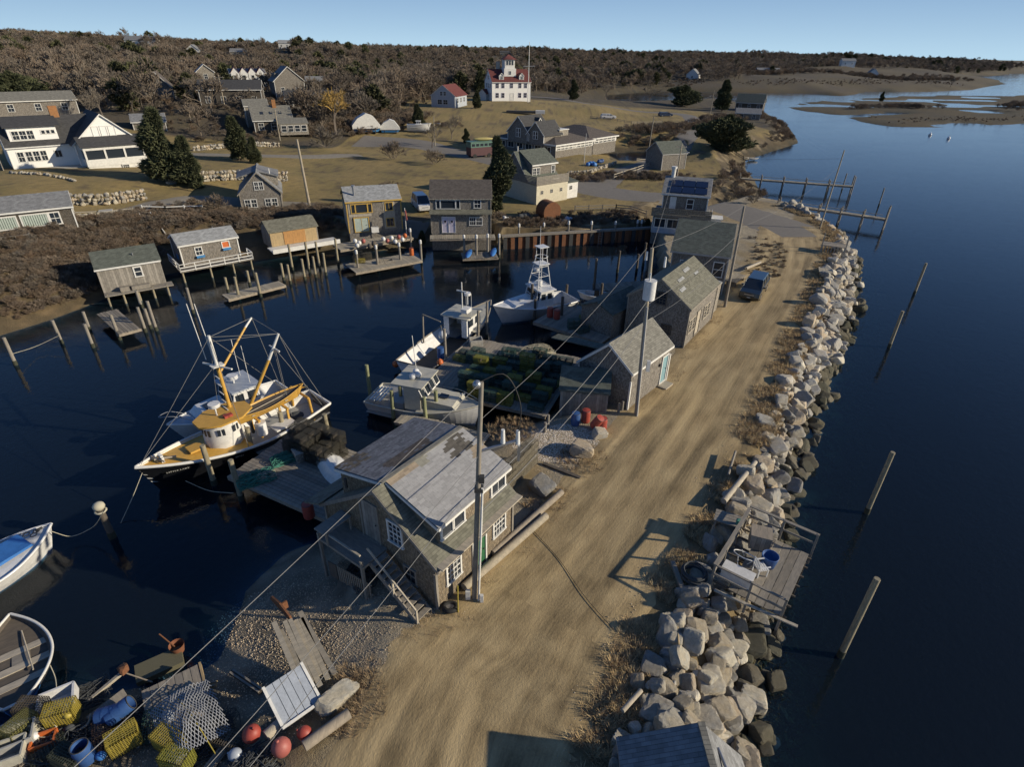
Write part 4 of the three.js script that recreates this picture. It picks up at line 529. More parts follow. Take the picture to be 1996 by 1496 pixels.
// single boulders: [label, x, z, size, height]
for (const [label, x, z, s, y] of [['mossy boulder beside the log barrier and traps behind the shingled house', 1.74,-24.34, .85, 1.9], ['rounded brown boulder ringed by dry weeds on the shell ground', 4.29,-27.66, .85, 1.9], ['squat pale boulder near the red barrels', 5.54,-29.56, .6, 1.75], ['long pale boulder beside the fallen logs and red floats', -6.31,-12.39, .75, 1.7]]) { const m = new THREE.Mesh(rocks[Math.floor(rnd() * 10)], pick(rockMats)); m.name = numbered('boulder'); m.position.set(x, y, z); const lg = label.includes('long'); if (lg) m.geometry = rocks[4]; m.rotation.set(0, lg ? .75 : rr(0, 6), 0); m.scale.set(s * (lg ? 1.35 : 1.1), s * (lg ? .8 : .95), s * (lg ? .75 : 1)); m.castShadow = m.receiveShadow = true; scene.add(tag(m, label, 'boulder', 'single boulders beside the road')); }
// dry stone walls, stone by stone
function stoneWall(label, pts, h, sz, thick) {
  const g = thing('stone_wall', label, 'wall'); seed = Math.abs(Math.floor(pts[0][0] * 100)) + 5;
  along(pts, sz * .82, (x, z, nx, nz) => { const rows = Math.round(h / (sz * .95)); for (let r = 0; r < rows; r++) { const s = sz * rr(.5, .8), o = new THREE.Mesh(pick(rocksFar), pick(rockMats)); o.name = 'stone'; const q = rr(-.5, .5) * thick; o.position.set(x + nx * q + rr(-.1, .1), H(x, z) + sz * .3 + r * sz * .9, z + nz * q); o.rotation.set(rr(0, 6), rr(0, 6), rr(0, 6)); o.scale.set(s, s * .85, s); o.castShadow = o.receiveShadow = true; g.add(o); } });
}
stoneWall('grey field stone retaining wall below the white house lawn', [[-56.17,-72.58],[-52.93,-74.78],[-49.6,-78.94]], 1.7, .55, .8);
stoneWall('field stone wall shaded by the cedar, behind the gabled cottage', [[-50.37,-86.03],[-47.56,-88.44],[-43.26,-91.86],[-36.25,-95.75]], 1.5, .6, .6);
stoneWall('low pale stone wall along the lawn terrace', [[-72.54,-85.57],[-65.73,-84.27],[-60.67,-82.13]], .6, .45, .4);
stoneWall('pale stone wall below the skylit house', [[-61.12,-116.15],[-57.91,-119.87],[-49.08,-127.47]], .9, .55, .5);
stoneWall('low stone kerb along the restaurant terrace', [[10.03,-114.05],[14.39,-116.56],[21,-127.65]], .8, .4, .4);
stoneWall('row of small stones beside the sandy track', [[-52.1,-68.3],[-49.9,-71.7],[-46.86,-75.44]], .4, .35, .2);

// ---------- trees, shrubs, grass ----------
function limb(out, a, b, r0, r1, tint) { const d = V().subVectors(b, a), n = Math.abs(d.y) > .9 * d.length() ? V(1, 0, 0) : V(0, 1, 0), u = V().crossVectors(d, n).normalize(), w = V().crossVectors(d, u).normalize(); for (let k = 0; k < 3; k++) { const p = t => { const c = Math.cos(t), s = Math.sin(t); return V(u.x * c + w.x * s, u.y * c + w.y * s, u.z * c + w.z * s); }, e0 = p(k * 2.094), e1 = p((k + 1) * 2.094); const A = a.clone().addScaledVector(e0, r0), B = a.clone().addScaledVector(e1, r0), C = b.clone().addScaledVector(e1, r1), D = b.clone().addScaledVector(e0, r1); out.push(A, B, C, A, C, D); } }
function triGeo(v) { const g = new THREE.BufferGeometry(); const a = new Float32Array(v.length * 3); v.forEach((p, i) => a.set([p.x, p.y, p.z], i * 3)); g.setAttribute('position', new THREE.BufferAttribute(a, 3)); g.setAttribute('uv', new THREE.BufferAttribute(new Float32Array(v.length * 2), 2)); g.computeVertexNormals(); return g; }
function bareTree(s, h, spread, depth, r, twig, droop = 0) { // a leafless crown of forking limbs; returns [trunk, twigs]
  seed = s * 104729 + 11; const wood = [], tw = [];
  const grow = (p, d, l, r, k) => { const e = p.clone().addScaledVector(d, l); limb(k > 1 ? tw : wood, p, e, Math.max(r, twig), Math.max(r * .68, twig * .8)); if (k >= depth) return; const n = k === 0 ? 4 : k < depth - 1 ? 3 : 4; for (let i = 0; i < n; i++) { const q = d.clone().add(V(rr(-1, 1) * spread, rr(-.35, .55) - droop * k, rr(-1, 1) * spread)).normalize(); grow(k === 0 ? p.clone().lerp(e, rr(.45, 1)) : p.clone().lerp(e, rr(.5, 1)), q, l * rr(.62, .86), r * .58, k + 1); } };
  const stems = h < 3 ? 5 : 1; for (let i = 0; i < stems; i++) grow(V(rr(-.2, .2) * (stems - 1) * .3, -.2, rr(-.2, .2) * (stems - 1) * .3), V(rr(-.15, .15) * stems, 1, rr(-.15, .15) * stems).normalize(), h * .32, r, stems > 1 ? 1 : 0);
  return [wood.length ? triGeo(wood) : null, triGeo(tw)];
}
function pineGeo(s, h, w, shape, n, size = .35) { // needle sprays spread through the crown's volume
  seed = s * 15731 + 7; const v = [];
  const lob = [...Array(7)].map(() => [rr(0, 6.28), rr(.1, .95), rr(.3, .75)]);
  for (let i = 0; i < n; i++) { const t = Math.pow(rnd(), .8); let R0 = shape === 'col' ? Math.min(1, (1 - t) * 2.2) * (.5 + .5 * Math.min(1, t * 5)) : shape === 'cone' ? Math.pow(1 - t, .75) * .8 * (.55 + .45 * Math.min(1, t * 4)) + .04 : Math.sqrt(Math.max(0, 1 - (2 * t - .9) ** 2)); const a = rr(0, 6.28); let f = 1; for (const [la, lt, lw] of lob) f += lw * Math.exp(-((t - lt) ** 2) / .012) * Math.cos(a - la); const q = Math.pow(rnd(), .42) * R0 * w * clamp(f, .3, 1.6); const p = V(Math.cos(a) * q, h * (.06 + .94 * t), Math.sin(a) * q), o = V(Math.cos(a) * .8 + rr(-.5, .5), rr(-.1, .7), Math.sin(a) * .8 + rr(-.5, .5)).normalize(); for (let k = 0; k < 3; k++) { const e = o.clone().add(V(rr(-.7, .7), rr(-.6, .6), rr(-.7, .7))).normalize(), sd = V(rr(-1, 1), rr(-1, 1), rr(-1, 1)).cross(e).normalize().multiplyScalar(size * .26), L = size * rr(.7, 1.5); v.push(p.clone().add(sd), p.clone().sub(sd), p.clone().addScaledVector(e, L)); } }
  return triGeo(v);
}
const leafM = (r, g, b) => M(r, g, b, { roughness: 1, side: THREE.DoubleSide });
const barkM = leafM(.115, .095, .08), twigM = leafM(.152, .131, .106), pineM = leafM(.066, .074, .034), pineM2 = leafM(.07, .075, .03), willowM = leafM(.34, .22, .06), scrubM = leafM(.145, .115, .085);
function tree(name, label, x, y, z, trunk, crown, crownM, s = 1, group) { const g = thing(name, label, name.includes('bush') || name.includes('shrub') ? 'shrub' : 'tree', x, y, z, rnd() * 6.28, group); if (trunk) { const o = new THREE.Mesh(trunk, barkM); o.name = 'trunk'; o.castShadow = o.receiveShadow = true; g.add(o); } const c = new THREE.Mesh(crown, crownM); c.name = 'crown'; c.castShadow = c.receiveShadow = true; g.add(c); g.scale.setScalar(s); return g; }
const stem = (h, r) => merge([cyl(r, r * .3, h, 0, -.3, 0, 7)]);
const pines = { col: pineGeo(1, 10, 1.75, 'col', 4200, .42), cone: pineGeo(2, 8, 2.9, 'cone', 3600, .5), cone2: pineGeo(3, 8, 3.2, 'cone', 3600, .5), round: pineGeo(4, 6, 4.2, 'round', 4000, .55), small: pineGeo(5, 3, 1.2, 'cone', 1200, .3) };
for (const [label, x, z, hh, k, s] of [
  ['tall narrow cedar between the grey house and the terrace house', -2.64,-83.66,10.28, 'col', 10], ['broad cedar with dark lower boughs behind the white house porch', -50.6,-87.05,9.6, 'cone', 8], ['spreading cedar beside the white house drive', -47.59,-87.24,6.58, 'cone2', 8], ['leaning cedar behind the stone wall', -49.45,-108.14,7, 'cone2', 8], ['wide cedar above the gabled cottage', -45.2,-105.11,4.3, 'cone', 8], ['small cedar growing in the stone wall gap', -46.04,-86.39,3, 'small', 3],
  ['evergreen standing beside the covered boats', -26.06,-165.01,5.76, 'cone2', 8], ['round dark evergreen in front of the white annex', -13.15,-209.77,5.3, 'cone', 8], ['small evergreen beside the green truck', -12.19,-149.09,3.2, 'cone', 8], ['large round dark tree beside the lane', 50.5,-149.07,7.9, 'round', 6], ['dark pine behind the round tree', 86.13,-266.62,11.44, 'cone2', 8], ['dark round tree left of the pine', 74.7,-287.56,8.22, 'round', 6], ['evergreen to the right of the white station', 23.8,-273.84,7.76, 'cone', 8], ['evergreen in deep shade behind the white station', -15.58,-266.98,9.04, 'cone2', 8], ['small pine on the marsh island', 212.66,-374.23,5.08, 'cone', 8], ['dark cedar at the left hillside', -121.94,-155.06,7.42, 'round', 6], ['small green bush between the two harbour houses', -12.1,-74.37,1.66, 'small', 3], ['dark evergreen at the corner of the solar house', 18.44,-80.04,2.8, 'cone', 8],
]) tree('evergreen_tree', label, x, H(x, z) - .1, z, stem(hh > 3 ? k === 'round' ? 3.4 : (k === 'small' ? 2.4 : 7) : 2.2, .22), pines[k], /marsh|willow|small green/.test(label) ? pineM2 : pineM, hh / s);
const bares = [1, 2, 3].map(i => bareTree(i, 9, .75, 5, .2, .028)), shrubs = [4, 5, 6].map(i => bareTree(i, 2.6, .95, 5, .05, .016)), willow = bareTree(9, 9, .8, 5, .25, .03, .05);
for (const [label, x, z, hh, k] of [['bare tree on the slope below the white annex', -19.2,-140.21,7.1, 0], ['forked bare tree behind the parked boats', -15.99,-152.69,6.84, 1], ['bare spreading tree beside the hill road', -89.14,-130.07,7.14, 2], ['bare grey tree behind the white house', -89.07,-135.13,7.38, 1], ['bare tree near the saw-toothed house', -81.82,-175.79,5, 2], ['bare tree at the pond edge', 65.96,-319.35,10.18, 0], ['lone bare tree on the far marsh point', 352.98,-529.4,8.14, 1], ['bare tree between pond and station', 40.51,-293.18,8.3, 2]]) tree('bare_tree', label, x, H(x, z) - .1, z, bares[k][0], bares[k][1], twigM, hh / 9.5);
tree('willow_tree', 'golden brown willow beside the small white cottage', -41.82,5,-143.6, willow[0], willow[1], willowM, 1.35);
tree('willow_tree', 'smaller golden willow leaning beside the first', -49.14,5.4,-156.42, willow[0], willow[1], willowM, 1.0);
for (const [label, x, z, s] of [['big bare bush at the edge of the field', -23.9,-118.72, 2.1], ['rounded bare bush beside the paved lane', -15.34,-116.2, 1.7], ['dark bare thicket behind the field', -39.5,-128.64, 2.6], ['bare bush by the kayaks on the bank', -38.6,-75.41, 1.5], ['low bare bush behind the yellow-trimmed house', -20.06,-93.4, 1.0], ['bare bush on the shell ground behind the shingled house', -0.37,-29.82, .6], ['brown bush beside the grey house piles', -2.51,-79.35, .9]]) tree('bare_bush', label, x, H(x, z) - .1, z, null, shrubs[Math.floor(rnd() * 3)][1], label.includes('thicket') ? twigM : scrubM, s);

const HOUSES = []; scene.children.forEach(o => { if (o.userData.category === 'house' || o.userData.category === 'restaurant') HOUSES.push([o.position.x, o.position.z]); });
function scatter(name, label, cat, geo, m, spots, tint) { const o = new THREE.InstancedMesh(geo, m, spots.length); const q = new THREE.Object3D(), c = new THREE.Color(); spots.forEach(([x, y, z, s, sy], i) => { q.position.set(x, y, z); q.rotation.set(0, hash(i, 77) * 6.28, 0); q.scale.set(s, s * (sy ?? 1), s); q.updateMatrix(); o.setMatrixAt(i, q.matrix); const k = .72 + .6 * hash(i, 5), w = hash(i, 9); c.setRGB(k * (1 + .14 * w), k, k * (1 - .1 * w)); if (tint) tint(c, x, z, i); o.setColorAt(i, c); }); o.name = numbered(name); o.castShadow = o.receiveShadow = true; scene.add(o); return tag(o, label, cat, null, 'stuff'); }
{ // woods: the near edge follows the clearings; the farther, the wider spaced
  const WOODS = [[-167.63,-156.72],[-127.54,-154.66],[-119.74,-161.58],[-86.49,-144.76],[-73.16,-130.74],[-55.48,-124.65], [-43.53,-143.36],[-39.45,-156.09],[-36.15,-178.98],[-32.63,-227.45],[-18.04,-289.29],[8.17,-319.14], [51.69,-376.67],[100.92,-435.23],[166.38,-498.21],[301.04,-693.85],[433.01,-797.77],[594.17,-890.35],[1002.62,-1300.96],[2216.37,-2207.01], [3200, -1400], [3200, -3300], [-3000, -3300], [-3000, -60], [-200, -80]];
  const spots = [[], [], []], ever = [], low = []; seed = 99;
  for (let ring = 90; ring < 1700;) { const step = 3.8 + ring * .0056; for (let a = -52; a < 52; a += step / ring * 57.3) { const rad = ring + rr(-.5, .5) * step, t = R(a) + rr(-.5, .5) * step / ring, x = Math.sin(t) * rad, z = -Math.cos(t) * rad; if (sdPoly(WOODS, null, x, z)[0] < 0) continue; const h = H(x, z); if (h < 1.2) continue; if (HOUSES.some(([a, b]) => { const d = Math.hypot(a, b), u = (x * a + z * b) / d, w = Math.abs(x * b - z * a) / d; return (x - a) ** 2 + (z - b) ** 2 < 60 || (u < d + 5 && u > d - (d > 430 ? 130 : 22) && w < (d > 430 ? 11 : 7) && (d > 430 || rnd() < .8)) || (Math.abs(u - d) < 10 && w < 10); })) { for (let k = 0; k < 3; k++) low.push([x + rr(-3, 3), h - .1, z + rr(-3, 3), rr(.4, 1.0)]); continue; } const s = rr(.85, 1.45) * (.85 + .35 * noise(x * .02, z * .02)); if (noise(x * .03 + 50, z * .03) > .32 ? rnd() < .3 : rnd() < .025) ever.push([x, h - .2, z, s * .95]); else spots[Math.floor(rnd() * 3)].push([x, h - .2, z, s, rr(.8, 1.1)]); if (ring < 420 && rnd() < .8) low.push([x + rr(-3, 3), h - .1, z + rr(-3, 3), rr(.8, 1.6)]); } ring += step; }
  const clump = i => { const [a, b] = bareTree(30 + i, 9, .82, 5, .17, .055); return mergeGeometries([a, b]); };
  spots.forEach((s, i) => scatter('bare_woods', ['bare brown woods covering the hills', 'grey leafless trees of the hill woods', 'dense leafless trees of the far woods'][i], 'woods', clump(i), twigM, s));
  scatter('evergreen_woods', 'dark evergreens scattered through the bare woods', 'woods', pineGeo(8, 8, 2.8, 'round', 420, 1.1), pineM, ever);
  // scrub on banks and field edges
  seed = 31; const bank = (px, n, w, s0, s1) => { const L0 = []; for (let i = 1; i < px.length; i++) L0.push(Math.hypot(px[i][0] - px[i - 1][0], px[i][1] - px[i - 1][1])); const tot = L0.reduce((a, b) => a + b); for (let k = 0; k < n; k++) { let t = rnd() * tot, i = 0; while (i < L0.length - 1 && t > L0[i]) t -= L0[i++]; const f = t / L0[i], x = lerp(px[i][0], px[i + 1][0], f) + rr(-w, w), z = lerp(px[i][1], px[i + 1][1], f) + rr(-w, w), h = H(x, z); if (h > .5) low.push([x, h - .1, z, rr(s0, s1)]); } };
  bank([[-46.58,-48.23],[-45.7,-53.6],[-45.73,-61.75],[-43.28,-71.19],[-38.62,-75.14],[-34.03,-75.44],[-25.48,-78.66]], 1300, 4.2, .25, .65); bank([[-51.42,-54.99],[-48.46,-62.11],[-44.78,-70.94]], 260, 3, .3, .7);
  bank([[-0.24,-78.43],[9.18,-81.79],[19.03,-83.91]], 200, 3, .2, .55); bank([[37.04,-97.71],[47.57,-118.69],[51.33,-133.8],[66.09,-154.02],[80.08,-180],[93.23,-222.69],[102.68,-274.69]], 420, 5, .4, 1.0); bank([[30.65,-165.13],[43.8,-180.97],[60.84,-198.73],[75.45,-224.2]], 260, 6, .6, 1.3); bank([[11.78,-109.78],[19.97,-113.98],[26.38,-112.05],[31.93,-115.07]], 140, 2.5, .3, .7);
  bank([[141.9,-277.1],[168.84,-302.33],[204.5,-320.76]], 240, 9, .8, 1.5); bank([[134.75,-302.36],[142.39,-260.7],[157.47,-243.83],[214.06,-268.68]], 500, 14, .15, .45); bank([[216.46,-311.59],[258.83,-325.66],[297.78,-339.55]], 280, 12, 1, 2.2); bank([[197.09,-577.57],[272.31,-625.51],[344.47,-631.17],[461.84,-696.74]], 520, 22, .8, 2.6); bank([[161.6,-471.07],[213.21,-486.8],[287.09,-523.81],[378.46,-568.57]], 300, 10, .3, .8); bank([[-53.02,-142.26],[-45.8,-150.26],[-38.23,-161.16],[-30.97,-182.22]], 260, 6, .7, 1.6); bank([[32.4,-73.8],[30.59,-67.28],[26.67,-59.89]], 90, 1.8, .12, .3); bank([[-40.19,-152.88],[-33.03,-161.87],[-15.14,-172.17]], 60, 3, .4, .8);
  const half = Math.floor(low.length / 2); scatter('scrub', 'low leafless brown scrub on banks and field edges', 'scrub', shrubs[0][1], scrubM, low.filter((_, i) => i % 2)); scatter('scrub', 'low greyish leafless scrub among the trees', 'scrub', shrubs[1][1], twigM, low.filter((_, i) => !(i % 2)));
}
{ // dry beach grass beside the road
  const blade = []; seed = 5; for (let i = 0; i < 16; i++) { const a = rr(0, 6.28), l = rr(.18, .42), r = rr(0, .12), b = V(Math.cos(a) * r, 0, Math.sin(a) * r), e = V(b.x + Math.cos(a) * l * rr(.3, .9), l * rr(.5, 1), b.z + Math.sin(a) * l * rr(.3, .9)), s = V(-Math.sin(a), 0, Math.cos(a)).multiplyScalar(.012); blade.push(b.clone().add(s), b.clone().sub(s), e); }
  const g = triGeo(blade), spots = [], brown = [];
  along(EDGE, .1, (x, z, nx, nz) => { for (let k = 0; k < 14; k++) { const q = rr(-.35, 2.0), w = noise(x * .45, z * .45) + .55 * noise(x * 1.7 + 9, z * 1.7); if (w < -.34 + .35 * Math.abs(q - .8)) continue; const px = x + nx * q + rr(-.1, .1), pz = z + nz * q + rr(-.1, .1); (rnd() < .35 ? brown : spots).push([px, 1.58, pz, rr(.6, 1.35)]); } });
  const LEFT = [[-4.62,-13.96],[-3.45,-15.74],[-2.18,-16.02],[-1.36,-16.82],[-0.73,-18.1],[2.49,-23.13],[3.96,-25.73],[5.79,-28.48],[8.28,-31.86],[11.37,-36.53],[13.97,-41.61],[19.8,-50.35]];
  along(LEFT, .12, (x, z, nx, nz) => { for (let k = 0; k < 3; k++) { const q = rr(-.8, .35), w = noise(x * .6 + 4, z * .6); if (w < -.05) continue; brown.push([x - nx * q, 1.58, z - nz * q, rr(.35, .8)]); } });
  for (const [x, z, r, n] of [[4.25,-27.16, 1.5, 160], [-5.6,-12.21, 1.2, 200], [1.83,-23.72, 1.3, 140], [-5.63,-13.1, 1.0, 70], [0.12,-29.95, 1.6, 160]]) for (let i = 0; i < n; i++) { const a = rr(0, 6.28), q = Math.sqrt(rnd()) * r; brown.push([x + Math.cos(a) * q, 1.58, z + Math.sin(a) * q, rr(.5, 1.1)]); }
  scatter('beach_grass', 'tufts of dry straw-coloured grass along the road edge', 'grass', g, leafM(.46, .375, .22), spots); scatter('beach_grass', 'tufts of brown withered weeds along the road edges', 'grass', g, leafM(.27, .21, .13), brown);
  // pebbles and shells
  const peb = [], pg = rockGeo(40, 0); seed = 77; const shell = (cx, cz, r, n, s0 = .012, s1 = .035) => { for (let i = 0; i < n; i++) { const a = rr(0, 6.28), q = Math.sqrt(rnd()) * r, x = cx + Math.cos(a) * q, z = cz + Math.sin(a) * q, h = H(x, z); if (h > -.5) peb.push([x, h + .004, z, lerp(s0, s1, rnd() ** 2.5)]); } };
  shell(2.67,-28.92, 3.2, 7000, .015, .035); shell(-8.31,-16.7, 3.4, 3200); shell(-4.79,-14.87, 2.8, 3500, .01, .028); shell(-10.25,-15.48, 3.4, 3600, .012, .045); shell(-11.17,-12.66, 4, 3200, .012, .05); shell(-6.97,-13.7, 2, 2200, .01, .03);
  along(EDGE, .06, (x, z, nx, nz) => { const q = -rr(0, 1.3) * rnd(); peb.push([x + nx * q, 1.665, z + nz * q, lerp(.012, .04, rnd() ** 3)]); }); along(LEFT, .05, (x, z, nx, nz) => { const q = rr(-1.2, 1) * rnd(); peb.push([x + nx * q, 1.64, z + nz * q, lerp(.012, .045, rnd() ** 3)]); });
  scatter('shell_gravel', 'loose pale shells and pebbles on the ground', 'gravel', pg, M(.47, .41, .31, { roughness: 1 }), peb);
  const white = []; for (let i = 0; i < 5200; i++) { const a = rr(0, 6.28), q = Math.sqrt(rnd()) * 1.9; white.push([2.82,-28.82].map((v, k) => v + (k ? Math.sin(a) * q * 1.1 : Math.cos(a) * q * 1.5))); } scatter('scallop_shells', 'spread of bleached white shells on the ground behind the shingled house', 'shells', pg, M(.72, .70, .65, { roughness: 1 }), white.map(([x, z]) => [x, H(x, z) + .01, z, lerp(.014, .034, rnd())]));
  const weed = [], wg = []; seed = 61; for (let i = 0; i < 40; i++) { const b = V(rr(-.3, .3), 0, rr(-.3, .3)), e = b.clone().add(V(rr(-.5, .5), rr(.05, .3), rr(-.5, .5))), s = V(rr(-1, 1), 0, rr(-1, 1)).normalize().multiplyScalar(.04); wg.push(b.clone().add(s), b.clone().sub(s), e); }
  along(EDGE, .5, (x, z, nx, nz) => { for (let k = 0; k < 4; k++) { const q = rr(4.6, 7.2), px = x + nx * q, pz = z + nz * q; weed.push([px, Math.max(-.75, H(px, pz)) - .05, pz, rr(.7, 1.6)]); } });
  scatter('seaweed', 'dark seaweed on the sea bed at the foot of the boulders', 'seaweed', triGeo(wg), leafM(.05, .05, .022), weed);
}

// ---------- docks and piles ----------
const plankMats = [[.34, .30, .25], [.29, .265, .23], [.38, .34, .28], [.25, .225, .19]].map(c => wd(...c));
const plankMatsPale = [[.46, .41, .32], [.40, .36, .29], [.50, .45, .36]].map(c => wd(...c));
// planks laid across from the edge A-B (x, y, z, turn, length), going back w metres
function dock(label, [x, y, z, turn, L], w, o = {}) {
  const { pw = .24, alongEdge = false, pm = plankMats, name = 'dock', cat = 'dock' } = o;
  const g = thing(name, label, cat, x, y, z, turn), gaps = .025; seed = Math.floor(Math.abs(x * 37 + z * 11)) + 3;
  if (alongEdge) { const geo = memo('pk' + L, () => merge(box(L, .06, pw - gaps, L / 2, 0, 0))); for (let s = pw / 2; s < w; s += pw) partG(g, 'plank', geo, pick(pm), rr(-.05, .05), -.03 + rr(-.008, .008), -s); }
  else { const geo = memo('pw' + w, () => merge(box(pw - gaps, .06, w, 0, 0, -w / 2))); for (let s = pw / 2; s < L; s += pw) partG(g, 'plank', geo, pick(pm), s, -.03 + rr(-.008, .008), rr(-.06, .06)); }
  part(g, 'front_beam', [box(L, .22, .12, L / 2, -.18, -.1)], mats.wood); part(g, 'back_beam', [box(L, .22, .12, L / 2, -.18, -w + .12)], mats.woodDark); part(g, 'joist', [box(L * .98, .16, .1, L / 2, -.16, -w / 2)], mats.woodDark); return g;
}
dock('wide plank wharf between black-hulled boat and shingled house', [-16.1, 1.35, -25.3, -.47, 8.2], 5.3, { alongEdge: true });
dock('narrow landing stage beside the tan lobster boat', [-7.78,1.1,-31.5,-0.393,6.41], 1.3, { pm: plankMatsPale });
dock('broad wharf stacked with yellow and green wire traps', [-6.92,1.2,-35.76,-0.363,9.82], 9.2, { pw: .3 });
dock('wharf with red barrels beside the white tower boat', [1.75,1.4,-47.32,-0.608,6.92], 5.2, { pw: .28 });
dock('dark floating stage behind the sheds', [9.09,0.5,-57.62,0.217,7.27], 2.2, { pm: plankMats });
dock('pale low dock among tall piles below the porch shed', [-28.42,0.55,-53.43,0.786,6.02], 1.7, { pm: plankMatsPale });
dock('old narrow dock with broken edge beside the board shed', [-33.8,0.9,-44.35,0.831,1.77], 6.2, {});
dock('dock with white-capped piles and stacked gear below the yellow-trimmed house', [-17.5,0.9,-60.93,0.607,8.19], 3.4, { pm: plankMatsPale });
dock('small boat slip with blue kayaks below the grey house', [-6.18,0.7,-67.05,0.191,4.38], 2.4, {});
dock('front deck of the grey harbour house', [-10.49,2.1,-70.36,0.116,8.17], 1.6, { pm: plankMatsPale });
dock('front deck strewn with floats below the yellow-trimmed house', [-20.57,1.7,-66.44,0.628,9.57], 2.6, { pm: plankMatsPale });
for (const [label, pos, w] of [['long narrow pier running out past the turning area', [40.28,1.5,-97.66,-0.631,18.59], 1.1], ['long narrow pier beyond the first one, from the grassy shore', [39.95,1.5,-118.54,-0.315,23.95], 1.1]]) {
  const g = dock(label, pos, w, { name: 'pier', cat: 'pier', pw: .3, pm: plankMatsPale }), L = pos[4], n = 6; for (let i = 1; i <= n; i++) for (const s of [.1, -w - .1]) part(g, 'pile', [cyl(.13, .11, i === n ? 5 : 4, L * i / n, -3.2, s, 8)], mats.woodGrey); part(g, 'rail', [box(L * .7, .07, .07, L * .62, .55, -.05)], mats.woodPale);
}
// piles: [x, z, height, look]
const pileBody = h => memo('pl' + Math.round(h * 5), () => merge([cyl(.15, .13, h + 3, 0, -3, 0, 9), cyl(.135, .12, .03, 0, h, 0, 9)]));
const wetGeo = merge([cyl(.165, .16, 3.5, 0, -3.1, 0, 9)]), capGeo = merge([cyl(.16, .155, .32, 0, 0, 0, 9), sph(.155, 0, .32, 0, 8)]);
function pile(label, group, x, z, h, k = 0, r = 1, y = 0) { const g = thing('pile', label, 'pile', x, y, z, rnd() * 6, group), lean = rr(-.02, .02); g.rotation.z = lean; partG(g, 'shaft', pileBody(h), [mats.pile, mats.woodGrey, mats.pileGreen, mats.woodDark][k % 4], 0, 0, 0); if (!y) partG(g, 'wet_foot', wetGeo, mats.pileWet, 0, 0, 0); if (k >= 4) partG(g, 'cap', capGeo, mats.capWhite, 0, h - .25, 0); g.scale.set(r, 1, r); return g; }
seed = 8;
for (const a of [[-39.88,-40.23,2.38], [-38.88,-44.18,2.16], [-35.75,-43.51,2.24], [-38.19,-46.83,1.8], [-34.4,-45.07,2.38], [-33.07,-46.71,2.34], [-33.03,-47.48,1.92], [-32.29,-47.07,2.84], [-36.52,-52.15,1.86], [-30.92,-51.12,2.56]]) pile('weathered grey pile in the shallows by the old board shed dock', 'grey piles by the old dock', ...a, 1);
for (const a of [[-28.05,-54.82,2.3], [-29.93,-56.6,1.64], [-26.15,-55.62,2.6], [-28.55,-58.79,1.62], [-25.5,-60.55,2.06], [-24.39,-59.47,2.26], [-25.69,-63.97,3.02], [-23.53,-63.37,3.48], [-22.31,-61.71,2.44], [-22.74,-64.67,3.16], [-21.37,-62.44,2.5], [-20.95,-66.06,3.1], [-23.25,-60.82,2.4]]) pile('tan pile in the cluster in front of the plywood-doored boathouse', 'tan piles by the boathouse', ...a, 0);
for (const a of [[-17.67,-62.63,2.76], [-15.72,-63.95,2.96], [-13.44,-65.9,2.72], [-11.21,-67.36,2.64], [-13.19,-71.96,2.76], [-6.11,-69.02,2.88], [-4.63,-68.7,3], [-3.26,-69.18,3], [-1.88,-69.86,2.84], [0.57,-75.23,2.72], [3.94,-77.57,2.3], [7.11,-75.85,3.02], [10.21,-76.51,2.9], [13.53,-77.42,2.72], [16.88,-79.35,2.42], [17.46,-79.39,2.42]]) pile('white-capped pile along the harbour front', 'white-capped harbour piles', ...a, 5);
for (const a of [[8.63,-58.44,3.76], [12.19,-65.23,2.6], [14.46,-65.35,2.12], [15.68,-67.65,2.78]]) pile('dark pile standing by the floating stage', 'piles by the floating stage', ...a, 3);
for (const a of [[-10.43,-36.03,2.76], [-8.15,-32.99,2.62], [-7.99,-35.12,2.44], [-5.76,-32.19,2.56], [-5.13,-33.08,2.62]]) pile('greenish pile beside the tan lobster boat', 'greenish piles by the lobster boat', ...a, 2);
for (const a of [[-2.34,-46.67,3.5], [-5.38,-40.97,3.36], [-3.01,-44.79,3.38]]) pile('thin grey pile beside the white work boat', 'piles by the work boat', ...a, 1, .85);
for (const a of [[1.78,-51.18,3.4], [2.05,-50.23,2.4], [3.07,-53.52,1.8], [4.47,-48.93,3.12], [5.43,-55.53,2], [8.97,-55.41,2.28]]) pile('dark pile at the wharf of the white tower boat', 'piles of the tower boat wharf', ...a, 3);
for (const a of [[-17.48,-26.16,2.86], [-16.27,-28.92,2.12], [-15.33,-24.87,2.84], [-14.89,-30.73,2.1], [-11.52,-29.59,2.8]]) pile('brown pile along the wharf of the black-hulled boat', 'piles of the black boat wharf', ...a, 0, 1.15);
for (const a of [[43.9,-59.66,3.6], [33.62,-46.21,3.42], [20.29,-24.67,4.3], [14.41,-15.64,4.76]]) pile('tall lone mooring pile standing in the open water', 'lone piles in the open water', ...a, 0, .95);
for (const a of [[63.17,-102.25,2.94], [62.9,-114.85,3.2], [44.82,-83.97,1.86]]) pile('slim leaning pile beside the long piers', 'slim piles by the piers', ...a, 1, .8);
{ const g = pile('dark mooring pile with rope-wrapped white head, alone in the near harbour', null, -20.85,-21.82,2.28, 3, 1.2); part(g, 'rope_head', [sph(.24, 0, 3.2, 0, 10), new THREE.TorusGeometry(.2, .05, 6, 12).rotateX(1.57).translate(0, 2.9, 0)], mats.rope); g.children.at(-1).position.y = (g.children[0].geometry.boundingBox ?? (g.children[0].geometry.computeBoundingBox(), g.children[0].geometry.boundingBox)).max.y - 3.25; }
